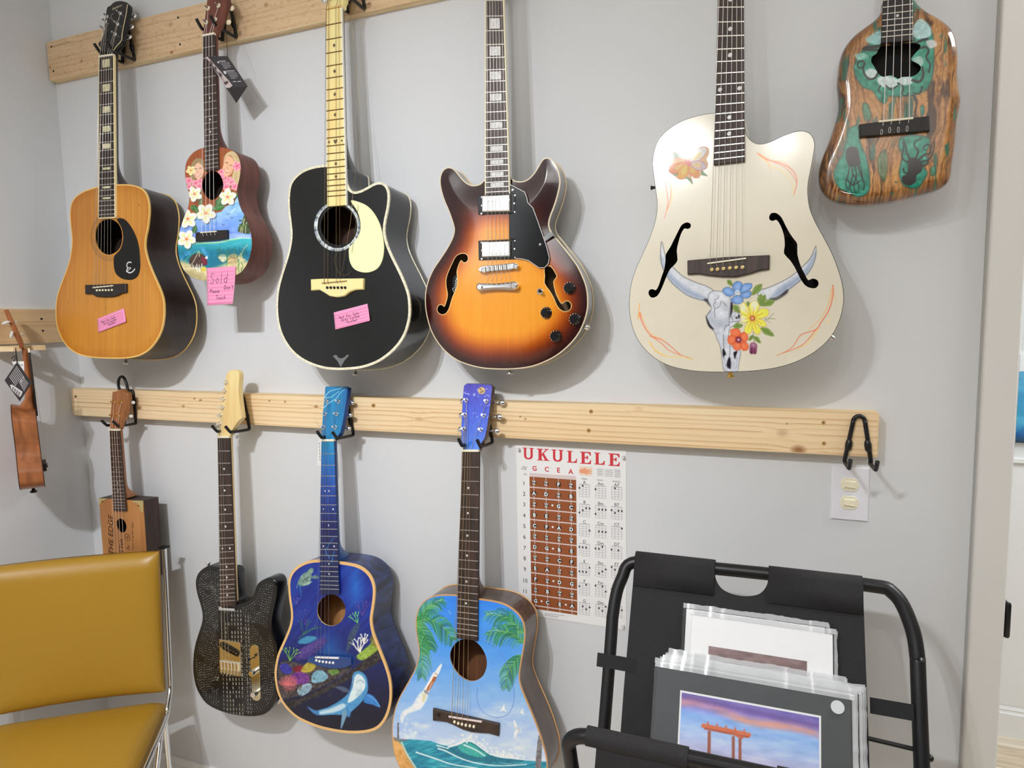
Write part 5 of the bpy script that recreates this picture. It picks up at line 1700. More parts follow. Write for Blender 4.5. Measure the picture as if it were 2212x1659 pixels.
    # flowers on the skull
    for a_, b_, w_ in (((390, 110), (470, 210), 6), ((950, 180), (780, 360), 9), ((930, 340), (930, 540), 9), ((1160, 450), (940, 530), 8), ((1000, 350), (950, 520), 6), ((490, 520), (590, 650), 8), ((480, 870), (640, 850), 8), ((930, 890), (1150, 1025), 8.5), ((810, 1010), (735, 1100), 5), ((820, 1030), (930, 1140), 6), ((720, 460), (730, 540), 5)):
        leaf(cv, *k(a_, b_), w_, (128, 152, 78), (86, 104, 56))
    for q in (((1000, 740), (1060, 740), (1140, 650)), ((1050, 740), (1170, 745)), ((1000, 760), (1090, 805))):
        cv.line(k(*q), 1.6, (122, 128, 96), .9, w2=.8)
    cv.line(k((805, 960), (815, 1050), (820, 1130)), 1.0, (104, 112, 84))
    B1, B2 = (112, 152, 208), (168, 196, 232)
    for poly in (((310, 270), (400, 225), (480, 280), (510, 340), (430, 380), (350, 350)), ((470, 200), (540, 135), (620, 160), (620, 240), (560, 300), (490, 280)), ((600, 260), (650, 180), (775, 170), (780, 240), (700, 300), (590, 320)), ((600, 340), (700, 300), (770, 300), (760, 380), (690, 410), (610, 390)), ((450, 420), (540, 360), (630, 400), (640, 470), (560, 505), (470, 480))):
        cv.fill(k(*poly), B1, soft=.8, tex=20, ts=6)
        m = A(poly).mean(0)
        cv.fill([tuple((A(pp) * .6 + m * .4)) for pp in k(*poly)] if False else k(*[tuple(A(pp) * .55 + m * .45) for pp in poly]), B2, .55, soft=3)
        q = crv(k(*poly), 4)
        cv.line(np.concatenate([q, q[:1]]), 1.0, (62, 78, 116), .75, smooth=False)
    cv.dot(*k((548, 312))[0], 5, (206, 216, 226))
    cv.dot(*k((548, 312))[0], 2.2, (160, 176, 200))
    c = A((795, 735))
    for poly, wt in ((((620, 500), (660, 480), (720, 560), (790, 730), (700, 690), (600, 640)), .5), (((740, 520), (820, 450), (890, 490), (900, 580), (800, 730), (760, 640)), .5), (((900, 610), (960, 575), (1050, 600), (1050, 680), (960, 730), (810, 735)), 0), (((820, 745), (960, 760), (1025, 850), (960, 870), (880, 830)), 0), (((790, 750), (870, 830), (930, 920), (890, 1000), (820, 960), (790, 870)), 0), (((780, 750), (790, 900), (760, 980), (690, 990), (665, 900), (720, 800)), 0), (((770, 740), (700, 800), (630, 800), (610, 720), (640, 670)), .4)):
        cv.fill(k(*poly), (250, 226, 92), soft=.8, tex=12, ts=5)
        m = A(poly).mean(0)
        if wt:
            cv.fill(k(*[tuple(A(pp) * .7 + m * .3 + (m - c) * .25) for pp in poly]), (252, 246, 216), .8, soft=2.5)
        cv.line(k(tuple(c), tuple(m)), 5, (246, 178, 50), .55, w2=1)
        q = crv(k(*poly), 4)
        cv.line(np.concatenate([q, q[:1]]), .9, (168, 130, 54), .7, smooth=False)
        cv.line(k(tuple(c), tuple(m * 1.1 - c * .1)), .9, (190, 120, 40), .7)
    cv.dot(*k(tuple(c))[0], 6.5, (214, 140, 78), .9)
    for t_ in range(9):
        cv.dot(*k((c[0] + 34 * math.cos(t_ * .7), c[1] + 34 * math.sin(t_ * .7)))[0], 1.2, (140, 66, 48), .9)
    cv.dot(*k(tuple(c))[0], 3, (224, 160, 118), .9)
    c = A((568, 1085))
    for poly in (((440, 930), (500, 905), (580, 920), (600, 1000), (560, 1060), (450, 1000)), ((400, 1040), (450, 1010), (540, 1060), (530, 1110), (450, 1170), (395, 1120)), ((480, 1150), (540, 1110), (600, 1120), (610, 1220), (550, 1260), (490, 1230)), ((610, 1130), (680, 1120), (730, 1180), (710, 1250), (640, 1260), (605, 1200)), ((600, 1000), (650, 960), (710, 1000), (720, 1080), (660, 1120), (590, 1080))):
        cv.fill(k(*poly), (232, 110, 70), soft=.8, tex=14, ts=5)
        m = A(poly).mean(0)
        cv.fill(k(*[tuple(A(pp) * .5 + m * .5) for pp in poly]), (242, 142, 100), .6, soft=3)
        q = crv(k(*poly), 4)
        cv.line(np.concatenate([q, q[:1]]), .9, (168, 62, 40), .7, smooth=False)
    cv.dot(*k(tuple(c))[0], 7, (96, 30, 50), .85, soft=2)
    cv.dot(*k(tuple(c))[0], 3.2, (206, 140, 160))
    cv.fill(k((750, 1300), (745, 1210), (765, 1140), (830, 1130), (870, 1170), (870, 1250), (855, 1315), (800, 1310)), (146, 92, 120), soft=.8, tex=16, ts=4)
    cv.fill(k((760, 1310), (770, 1240), (790, 1200), (800, 1310)), (84, 28, 56), .8)
    cv.fill(k((810, 1310), (820, 1220), (850, 1240), (850, 1312)), (100, 40, 66), .7)
    cv.fill(k((790, 1160), (820, 1150), (840, 1190), (800, 1200)), (196, 160, 184), .6, soft=2)
    cv.build('painted_top', paint_mat('white_artwork', rough=.16, coat=.4), G.root, lift=.0004)
    # the raised glossy flower on the upper bout is a thick decal of its own
    fo = crv(pl.loc(f((385, 840), (480, 780), (450, 690), (560, 700), (640, 630), (740, 660), (800, 650), (880, 615), (960, 640), (965, 720), (930, 790), (955, 850), (930, 920), (880, 950), (955, 1025), (860, 1010), (830, 1050), (760, 1050), (720, 1010), (745, 1140), (660, 1060), (600, 1070), (540, 1060), (480, 1015), (410, 960), (420, 900))), 3)
    c2 = Canvas(pl, fo, (), .0009, base=(240, 190, 150))
    c2.fill(f((440, 690), (560, 720), (600, 760), (480, 780)), (150, 166, 140), smooth=False)
    for a_, b_ in (((640, 1040), (745, 1135)), ((860, 960), (955, 1025)), ((560, 960), (475, 1015))):
        leaf(c2, *f(a_, b_), 6, (132, 158, 124), (190, 206, 180))
    ctr = A((690, 850))
    for tip, col_ in (((395, 840), (238, 170, 140)), ((415, 960), (236, 150, 110)), ((560, 1060), (240, 176, 96)), ((800, 1040), (240, 160, 104)), ((680, 640), (238, 172, 140)), ((930, 640), (226, 222, 220)), ((930, 900), (206, 190, 200))):
        tip = A(tip)
        d_ = tip - ctr
        nn = A([-d_[1], d_[0]]) / np.hypot(*d_)
        poly = [ctr, ctr + d_ * .45 + nn * 62, ctr + d_ * .85 + nn * 52, tip, ctr + d_ * .85 - nn * 52, ctr + d_ * .45 - nn * 62]
        c2.fill(f(*[tuple(v) for v in poly]), col_, soft=.8, tex=22, ts=2.2)
        c2.fill(f(*[tuple(ctr + d_ * .4 + (A(v) - ctr - d_ * .4) * .5) for v in poly]), (246, 206, 120), .7, soft=2.5)
        q = crv(f(*[tuple(v) for v in poly]), 4)
        c2.line(np.concatenate([q, q[:1]]), .9, (190, 104, 88), .7, smooth=False)
    c2.dot(*f(tuple(ctr))[0], 6, (226, 130, 130), .8, soft=2)
    c2.build('foil_flower', paint_mat('foil_decal', rough=.16, coat=1.0, bump=.9, bscale=900), G.root, lift=.0011)
    flat('top_edge', pl, G.out, [fl, fr_], 0.0, mat('edge_black', (40, 38, 36), rough=.4), G.root, thick=.003)
    b_ = MB().prism(pl, pl.loc(z((432, 950), (660, 930), (920, 918), (918, 1002), (860, 1010), (800, 1030), (720, 1048), (640, 1048), (560, 1040), (500, 1030), (433, 1033))), 0, .008, bev=.0016).build('bridge', M_rosew, G.root)
    s0, s1 = pl.loc(z((552, 970), (782, 939)))
    MB().prism(pl, [s0 - A([0, .0014]), s1 - A([0, .0014]), s1 + A([0, .0014]), s0 + A([0, .0014])], .006, .0115, bev=.0005).build('saddle', M_bone, b_)
    pins = z((574, 1002), (608, 1000), (644, 996), (682, 993), (719, 990), (757, 988))
    for p_ in pins:
        MB().ell(pl.W(A(p_), .0095), [.0040 * pl.ex, .0040 * pl.ey, .0034 * pl.n], 12, 7).build('bridge_pin', mat('brass_pin', (214, 192, 136), rough=.3, metal=.4), b_)
    e = .0075
    s12, ss = pl.loc(A((1577, 194)), e), pl.loc(z((667, 954))[0], e)
    L = 2 * np.linalg.norm(s12 - ss)
    q = pl.loc([(1550.6, 0), (1606.4, 0), (1608.2, 348.5), (1541.7, 356)], e)
    up = (ss[1] + L - q[0][1]) / (q[0][1] - q[3][1])
    nl, nr = q[0] + (q[0] - q[3]) * up, q[1] + (q[1] - q[2]) * up
    G.S_loc, G.L = ss, L
    G.board([tuple(pl.px(nl, e)), tuple(pl.px(nr, e)), (1608.2, 348.5), (1541.7, 356)], e, 20, M_rosew, L=L)
    G.dots(((3, .5), (5, .5), (7, .5), (9, .5), (12, .16), (12, .84), (15, .5), (17, .5)), .0040, M_pearl)
    G.neck(M_w, np.linalg.norm(pl.loc(A((1576, 247)), e) - G.nm), .021, .060, heel_len=.06)
    G.nut(M_bone)
    hp = G.head_plane(math.radians(12))
    G.hpl = hp
    MB().prism(hp, crv(A([(-.021, 0), (-.023, .018), (-.034, .04), (-.037, .11), (-.034, .165), (0, .172), (.034, .165), (.037, .11), (.034, .04), (.023, .018), (.021, 0)]), 3), -.014, 0, bev=.001).build('headstock', M_w, G.root)
    for sx, yy in ((-1, .055), (-1, .095), (-1, .135), (1, .135), (1, .095), (1, .055)):
        G.tuner(tuple(hp.px(A((sx * .022, yy)))), sx, M_chrome, M_chrome, reach=.02)
    sad = [pl.px(s0 + (s1 - s0) * t_, .0115) for t_ in np.linspace(.08, .92, 6)]
    G.strings([.09, .255, .42, .58, .745, .91], sad, M_steel, pins=pins, r=.00045)
    MB().lathe(pl.W(A((1578, 806)), -.03), -pl.ey, [(.004, -.004), (.004, .002), (.008, .006), (.0055, .009)], 14).build('strap_button', M_gold, G.root)
    MB().lathe(pl.W(A(z((1290, 1408))[0]), -.03), unit(pl.ex - .9 * pl.ey), [(.005, -.004), (.005, .003), (.0035, .006)], 14).build('jack_socket', M_nickel, G.root)
    MB().lathe(pl.W(A(z((228, 512))[0]), -.03), -pl.ex, [(.003, -.004), (.003, .002), (.0045, .004), (.0045, .006)], 12).build('side_knob', M_blackgloss, G.root)
    return G


wg = build_white()
hook(2.06, 2.428, 2.333, -0.022, 'black wire hook holding the white skull guitar above the picture edge')


# ------------------------------------------------------------------ resin and burl ukulele
def build_resin():
    pl = gplane((1940, -260), (1932, 263), -0.100, -0.112)
    z = lambda *p: Z(1740, 0, 3.4555, *p)
    G = Guitar('ukulele', 'glossy live-edge wood and teal resin ukulele with octopus silhouettes', pl, 'ukulele', base=pl.W(A((1870, 443))))
    sil = z((575, 20), (560, 90), (520, 150), (450, 205), (370, 265), (310, 330), (270, 400), (248, 480), (238, 560), (232, 640), (240, 730), (240, 830), (215, 930), (180, 1040), (140, 1140), (108, 1240), (98, 1330), (112, 1410), (155, 1470), (220, 1510), (310, 1532), (420, 1540), (540, 1530), (660, 1510), (780, 1480), (900, 1450), (1000, 1415), (1058, 1370), (1082, 1310), (1093, 1220), (1108, 1120), (1118, 1000), (1128, 900), (1148, 800), (1153, 740), (1140, 660), (1130, 560), (1133, 440), (1122, 330), (1098, 250), (1050, 190), (980, 140), (900, 95), (840, 45), (805, 5), (690, -10))
    # the outline is the widest section, a little behind the face
    Rr = .020
    ab = crv(pl.loc(sil, -Rr), 3)
    sg_ = lambda poly: crv(poly, 3)
    hole = crv(pl.loc(z((560, 345), (620, 340), (700, 330), (790, 320), (860, 335), (835, 380), (800, 420), (790, 450), (830, 470), (862, 500), (845, 540), (800, 570), (720, 575), (690, 590), (640, 560), (580, 575), (540, 545), (515, 500), (490, 460), (500, 420), (530, 400))), 2)
    cv = Canvas(pl, ab, [hole], .00115)
    x, y = cv.U, cv.V
    la, lb = cv.P[:, 0], cv.P[:, 1]
    # flowing grain
    g_ = la * 1000 + 22 * (fbm(la * 16, lb * 10, 3) - .5) * 2 + 9 * (fbm(la * 70, lb * 30, 5) - .5)
    s = vnoise(g_ * .45, lb * 9, 12) * .6 + vnoise(g_ * 1.1, lb * 16, 13) * .4
    cv.C = A([186, 134, 78]) + (A([112, 68, 34]) - A([186, 134, 78])) * np.clip((s - .35) * 2.2, 0, 1)[:, None]
    cv.C += ((fbm(la * 260, lb * 200, 51) - .5) * 40)[:, None]
    dk = np.clip(fbm(g_ * .16, lb * 22, 17, 3) - .58, 0, 1) * 6
    cv.C += (A([58, 34, 18]) - cv.C) * np.clip(dk, 0, .85)[:, None]
    lt = np.clip(fbm(la * 30, lb * 20, 31) - .55, 0, 1) * 2
    cv.C += (A([214, 160, 92]) - cv.C) * np.clip(lt, 0, .6)[:, None]
    d = -sdist(cv.P, ccw(ab))
    ed = np.clip(1 - d / .020, 0, 1) * (.45 + .55 * (vnoise(la * 90, lb * 14, 4)))
    cv.C += (A([62, 34, 18]) - cv.C) * (ed * .75)[:, None]
    # small teal veins in the grain
    tv = np.clip(fbm(la * 120 + 4, lb * 20, 41, 3) - .60, 0, 1) * 8 * (fbm(la * 18, lb * 14, 43) > .46)
    cv.C += (A([40, 98, 84]) - cv.C) * np.clip(tv, 0, .8)[:, None]
    T1, T2 = (42, 134, 112), (104, 176, 160)

    def teal(poly, a=1.):
        cv.fill(z(*poly), T1, a, soft=1.5, tex=46, ts=9)
        q = crv(z(*poly), 4)
        cv.line(np.concatenate([q, q[:1]]), 2.2, (34, 40, 30), .55, smooth=False, soft=1.6)
    teal(((380, 450), (420, 380), (480, 320), (560, 200), (560, 340), (800, 330), (810, 180), (900, 170), (950, 260), (960, 420), (950, 560), (910, 660), (830, 700), (720, 720), (600, 720), (560, 760), (500, 680), (430, 650), (380, 580), (360, 510)))
    teal(((330, 960), (390, 940), (400, 1020), (420, 1090), (450, 1160), (470, 1250), (480, 1340), (470, 1430), (400, 1470), (320, 1440), (240, 1390), (210, 1300), (240, 1220), (290, 1120), (310, 1030)))
    teal(((710, 1030), (800, 1010), (900, 1020), (930, 1060), (900, 1150), (920, 1200), (880, 1240), (910, 1290), (880, 1350), (840, 1400), (770, 1400), (720, 1370), (700, 1280), (720, 1180), (700, 1100)))
    teal(((860, 800), (880, 790), (885, 840), (865, 870)))
    teal(((570, 700), (610, 700), (605, 760), (575, 770)))
    teal(((935, 1260), (965, 1240), (970, 1300), (940, 1310)), .8)
    teal(((540, 1180), (600, 1120), (610, 1250), (590, 1350), (550, 1300)), .45)
    teal(((430, 770), (470, 790), (490, 880), (450, 900), (430, 840)), .7)
    for poly, c in ((((490, 260), (560, 230), (560, 330), (470, 320), (450, 290)), (150, 196, 196)), (((810, 190), (860, 140), (930, 200), (930, 270), (850, 290), (800, 260)), (176, 204, 206)), (((440, 545), (480, 510), (535, 530), (540, 570), (500, 595), (450, 580)), (206, 216, 218)), (((535, 590), (590, 560), (640, 570), (690, 600), (680, 640), (620, 655), (560, 640)), (212, 220, 222)), (((700, 570), (760, 565), (805, 600), (780, 630), (720, 635), (690, 615)), (206, 216, 220)), (((800, 440), (860, 420), (880, 470), (850, 500), (820, 480)), (168, 196, 188)), (((900, 310), (960, 300), (980, 340), (930, 360)), (206, 202, 208)), (((370, 410), (430, 395), (470, 420), (400, 450)), (140, 190, 176))):
        cv.fill(z(*poly), c, .9, soft=1.5, tex=36, ts=5)
    K_ = (24, 24, 26)
    for pts, w in ((((560, 345), (500, 350), (450, 355), (440, 370), (560, 375)), 12), (((545, 540), (520, 580), (480, 590), (445, 560), (430, 510), (440, 470), (415, 455), (390, 470), (395, 505), (420, 505)), 8), (((560, 640), (545, 670), (560, 690)), 6), (((600, 640), (640, 665), (690, 640)), 7), (((690, 620), (730, 650), (720, 700), (750, 715), (770, 690)), 6), (((800, 600), (850, 610), (880, 560), (870, 500)), 10), (((830, 370), (890, 350), (920, 380), (900, 430), (930, 480), (920, 540)), 8), (((640, 330), (720, 330), (800, 330), (870, 300), (910, 290)), 12), (((870, 650), (850, 700), (800, 690)), 6)):
        cv.line(z(*pts), w / 1.6, K_, .95, w2=w / 2.4)
    # jellyfish and octopus silhouettes
    cv.fill(z((300, 1140), (315, 1105), (355, 1095), (390, 1110), (400, 1160), (410, 1220), (375, 1240), (330, 1240), (305, 1200)), (46, 42, 42), soft=1)
    for pts in (((330, 1230), (320, 1300), (300, 1370), (320, 1420)), ((345, 1230), (350, 1320), (330, 1400), (350, 1440)), ((365, 1230), (380, 1310), (360, 1380), (375, 1440)), ((385, 1230), (415, 1310), (440, 1380), (430, 1420)), ((400, 1210), (420, 1290), (430, 1350)), ((355, 1300), (390, 1360), (400, 1410)), ((310, 1340), (350, 1380), (410, 1350))):
        cv.line(z(*pts), 3.2, (34, 30, 30), .95, w2=2)
    cv.fill(z((770, 1190), (820, 1180), (870, 1220), (865, 1280), (830, 1310), (820, 1360), (770, 1385), (725, 1365), (720, 1320), (760, 1290)), (38, 34, 34), soft=1)
    for pts in (((780, 1210), (740, 1200), (720, 1160), (735, 1100), (725, 1060)), ((790, 1200), (760, 1150), (750, 1090), (730, 1040)), ((820, 1190), (840, 1130), (810, 1080), (830, 1050), (865, 1035)), ((840, 1200), (880, 1160), (930, 1140), (930, 1090), (900, 1080), (880, 1110), (900, 1120)), ((860, 1210), (920, 1190), (950, 1140), (965, 1060)), ((860, 1240), (900, 1230), (920, 1200)), ((730, 1260), (740, 1290), (780, 1290))):
        cv.line(z(*pts), 4.6, (34, 32, 32), .95, w2=2.4)
    cv.dot(*z((885, 1290))[0], 6, T1, .9)

    def round_(P):
        dd = np.clip(-sdist(P, ccw(ab)), 0, Rr)
        return -Rr + np.sqrt(np.maximum(Rr ** 2 - (Rr - dd) ** 2, 0))
    cv.build('carved_top', paint_mat('resin_gloss', rough=.14, coat=1.0), G.root, z=round_)
    M_sd = grain_mat('burl_side', (150, 96, 50), (66, 38, 22), (90, 90, 6), rough=.16, coat=1.0, dist=1.6, lo=.35, hi=.62)
    G.out = ccw(ab)
    n = len(ab)
    rings = [(G.out, -Rr), (inset(G.out, -.0002), -Rr - .008), (inset(G.out, .006), -.040), (inset(G.out, .016), -.048)]
    V = np.concatenate([pl.w(a_, o_) for a_, o_ in rings])
    mb = MB().add(V, [(q * n + (i + 1) % n, q * n + i, (q + 1) * n + i, (q + 1) * n + (i + 1) % n) for q in range(3) for i in range(n)], True)
    mb.add(V[-n:], [tuple(range(n))[::-1]])
    mb.build('body', M_sd, G.root)
    cav = pl.w(hole, -.001)
    m_ = len(hole)
    hh = ccw(hole)
    V = np.concatenate([pl.w(hh, 0), pl.w(inset(hh, -.008), -.030)])
    MB().add(V, [(i, (i + 1) % m_, (i + 1) % m_ + m_, i + m_) for i in range(m_)], True).add(V[m_:], [tuple(range(m_))]).build('sound_hole', mat('cavity_black', (14, 14, 15), rough=.8), G.root)
    br = MB().prism(pl, pl.loc(z((398, 938), (660, 905), (918, 876), (922, 985), (800, 995), (660, 1010), (402, 1030))), 0, .009, bev=.0012).build('bridge', M_ebony, G.root)
    s0, s1 = pl.loc(z((540, 921), (795, 896)))
    MB().prism(pl, [s0 - A([0, .0016]), s1 - A([0, .0016]), s1 + A([0, .0016]), s0 + A([0, .0016])], .008, .0125, bev=.0006).build('saddle', M_bone, br)
    e = .008
    ss = pl.loc(A((1932, 263)), e)
    q = pl.loc([(1907.5, 0), (1970, 0), (1971, 87), (1903.5, 93)], e)
    frs = pl.loc(z((685, 245))[0], e)
    L = .430
    up = (ss[1] + L - q[0][1]) / (q[0][1] - q[3][1])
    wn = .036
    cn = (q[0] + q[1]) / 2 + ((q[0] + q[1]) / 2 - (q[2] + q[3]) / 2) * 0 + A([0, ss[1] + L - q[0][1]])
    nl, nr = cn - A([wn / 2, 0]), cn + A([wn / 2, 0])
    G.S_loc, G.L = ss, L
    G.board([tuple(pl.px(nl, e)), tuple(pl.px(nr, e)), (1971, 87), (1903.5, 93)], e, 19, M_ebony, L=L, fw=.0016)
    G.dots(((5, .5), (7, .5), (10, .5), (12, .3), (12, .7), (15, .5)), .0025, M_pearl)
    G.neck(M_sd, np.linalg.norm(pl.loc(A((1940, 2)), e) - G.nm), .019, .034, heel_len=.06)
    G.nut(M_bone)
    hp = G.head_plane(math.radians(8))
    G.hpl = hp
    MB().prism(hp, crv(A([(-.018, 0), (-.022, .02), (-.032, .05), (-.03, .13), (0, .142), (.03, .13), (.032, .05), (.022, .02), (.018, 0)]), 3), -.013, 0, bev=.001).build('headstock', M_sd, G.root)
    for sx, yy in ((-1, .05), (-1, .1), (1, .1), (1, .05)):
        G.tuner(tuple(hp.px(A((sx * .018, yy)))), sx, M_chrome, M_blackgloss, reach=.018)
    sad = [pl.px(s0 + (s1 - s0) * t_, .0125) for t_ in (.14, .38, .62, .88)]
    G.strings([.12, .37, .63, .88], sad, M_nylon, r=.0006, pins=z((568, 985), (628, 970), (693, 968), (758, 960)), taper=False)
    mb = None
    for p_ in z((568, 985), (628, 970), (693, 968), (758, 960)):
        MB().tube(pl.W(A(p_), .0095) + np.stack([circ((0, 0), .0016, 10, .005)[:, 0], circ((0, 0), .0016, 10, .005)[:, 1]], -1) @ np.stack([pl.ex, pl.ey]), .0004, 4, closed=True).build('string_knot', M_nylon, br)
    return G


rg_ = build_resin()
hook(2.375, 2.428, 2.333, -0.022, 'black wire hook holding the resin ukulele above the picture edge')

# ------------------------------------------------------------------ cigar box ukulele
def build_cigar():
    pl = gplane((246, 930), (262, 1195), -0.095, -0.103)
    c = lambda *p: Z(130, 760, 3.687, *p)
    d = lambda *p: Z(0, 640, 2.86, *p)
    G = Guitar('ukulele', 'box shaped ukulele made from a tan cigar box with brass corners', pl, 'ukulele', base=pl.W(A((265, 1290))))
    tl, tr = pl.loc(d((612, 1246), (886, 1264)))
    zb = tr[1] - .245
    fr = A([tl, tr, (tr[0] + .004, zb), (tl[0] + .004, zb)])
    M_bx = grain_mat('box_dark', (58, 40, 34), (38, 26, 23), (60, 60, 8), rough=.5)
    M_fc = grain_mat('box_face', (178, 122, 66), (150, 96, 48), (16, 16, 5), rough=.45, coat=.15)
    hole = circ(pl.loc(c((487, 1385))[0]), .0225, 28)
    dep = .052
    G.out = ccw(fr)
    mb = MB()
    V = np.concatenate([pl.w(G.out, 0), pl.w(G.out, -dep)])
    mb.add(V, [((i + 1) % 4, i, i + 4, (i + 1) % 4 + 4) for i in range(4)]).add(V[4:], [(3, 2, 1, 0)])
    mb.build('box', M_bx, G.root)
    o = flat('lid', pl, G.out, [hole], .0004, M_fc, G.root, thick=.004)
    MB().prism(pl, inset(G.out, .004), -dep + .004, -dep + .005).build('interior', mat('dark_inside3', (30, 20, 16), rough=.9), G.root)
    mb = MB()
    k0 = mat('box_print', (52, 26, 20), rough=.6)
    put_text(mb, pl, 'THE EDGE', pl.loc(c((405, 1460))[0]), .030, .0010, rot=math.pi / 2 - .06, sx=.92, shear=.15)
    put_text(mb, pl, 'TTIA', pl.loc(c((487, 1545))[0]), .022, .0010, rot=math.pi / 2 - .05)
    put_text(mb, pl, 'Custom Long Filler Cigars', pl.loc(c((578, 1470))[0]), .0085, .0010, rot=math.pi / 2 - .05, shear=.3)
    put_text(mb, pl, 'by', pl.loc(c((540, 1558))[0]), .018, .0010, rot=math.pi / 2 - .3, shear=.3)
    put_text(mb, pl, 'Rp', pl.loc(c((538, 1475))[0]), .013, .0010, rot=math.pi / 2 - .3, shear=.3)
    ring = circ(pl.loc(c((538, 1475))[0]), .0112, 30)
    ribbon(mb, pl, np.concatenate([ring, ring[:1]]), .0012, .0010)
    mb.build('printed_lettering', k0, o)
    M_br = mat('brass', (206, 186, 128), rough=.3, metal=.8)
    for px in (d((612, 1246), (664, 1250), (655, 1258), (635, 1266), (626, 1280), (614, 1300)), d((886, 1262), (815, 1260), (822, 1272), (845, 1276), (862, 1290), (870, 1318), (874, 1336), (887, 1334))):
        q = pl.loc(px)
        cr = MB().prism(pl, q, .0004, .0018, bev=.0004).build('brass_corner', M_br, G.root)
        m = q.mean(0)
        MB().prism(pl, circ(m, .0018, 8), .0018, .0026).build('nail', M_hole, cr)
    e = .008
    G.S_loc = pl.loc(A((262, 1200)), e)
    M_w = grain_mat('uke_acacia', (158, 104, 62), (128, 80, 44), (60, 60, 5), rough=.4, coat=.2)
    G.board(c((390, 628), (467, 630), (522, 1270), (425, 1268)), e, 17, M_rosew, L=.381, fw=.0016)
    G.dots(((5, .5), (7, .5), (10, .5), (12, .5)), .0022, M_pearl)
    G.neck(M_w, np.linalg.norm(pl.loc(A((257, 1075)), e) - G.nm), .018, .055, heel_len=.05)
    G.nut(M_bone, w=.0055)
    hp = G.head_plane(math.radians(7))
    h = lambda *p: Z(120, 800, 11.06, *p)
    G.head(hp, h((1298, 1405), (1300, 1250), (1308, 1080), (1325, 880), (1345, 650), (1360, 515), (1430, 505), (1500, 470), (1555, 448), (1610, 470), (1665, 520), (1722, 540), (1700, 760), (1650, 1000), (1600, 1140), (1545, 1270), (1512, 1400)), M_w, k=2)
    posts = h((1375, 1068), (1400, 752), (1570, 760), (1520, 1090))
    for j, p in enumerate(posts):
        G.tuner(p, -1 if j < 2 else 1, M_gold, M_pearl, reach=.019 if j > 1 else .008, r=.0022, bl=.0085, bw=.0055)
    M_st = mat('string_pink', (206, 182, 166), rough=.4)
    G.strings([.14, .38, .62, .86], c((432, 1605), (458, 1605), (483, 1600), (510, 1597)), M_st, h_sad=.012, r=.00055, posts=posts, taper=False)
    bq = pl.loc(A((262, 1200)))
    b_ = MB().prism(pl, bq + A([(-.035, -.006), (.035, -.006), (.035, .006), (-.035, .006)]), 0, .009, bev=.001).build('bridge', M_rosew, G.root)
    MB().prism(pl, bq + A([(-.028, -.0012), (.028, -.0012), (.028, .0012), (-.028, .0012)]), .008, .012).build('saddle', M_bone, b_)
    return G


cg = build_cigar()
# a longer hook whose loop stands above the rail
hx = .268
hk = empty('wall_hook', (hx, -.038, 1.26), 'black wire hook with tall rounded loop above the cigar box ukulele', 'hook')
P = [(hx + .024, -.118, 1.277), (hx + .024, -.105, 1.262), (hx + .024, -.096, 1.259), (hx + .024, -.05, 1.258), (hx + .024, -.043, 1.262), (hx + .023, -.042, 1.30), (hx + .022, -.042, 1.352), (hx + .016, -.042, 1.36), (hx + .004, -.042, 1.361), (hx - .001, -.042, 1.366), (hx - .004, -.042, 1.38), (hx - .012, -.042, 1.398), (hx - .024, -.042, 1.404), (hx - .036, -.042, 1.395), (hx - .040, -.042, 1.378), (hx - .037, -.042, 1.364), (hx - .026, -.042, 1.361), (hx - .020, -.042, 1.355), (hx - .0235, -.042, 1.30), (hx - .024, -.043, 1.262), (hx - .024, -.05, 1.258), (hx - .024, -.096, 1.259), (hx - .024, -.105, 1.262), (hx - .024, -.118, 1.277)]
MB().tube(crv(P, 3, False), .0042, 8).build('wire', M_black, hk)
for sx in (-1, 1):
    MB().lathe((hx + sx * .023, -.042, 1.315), (0, 0, 1), [(.0042, 0), (.0062, .004), (.0066, .014), (.0042, .020)], 10).build('collar', M_black, hk)


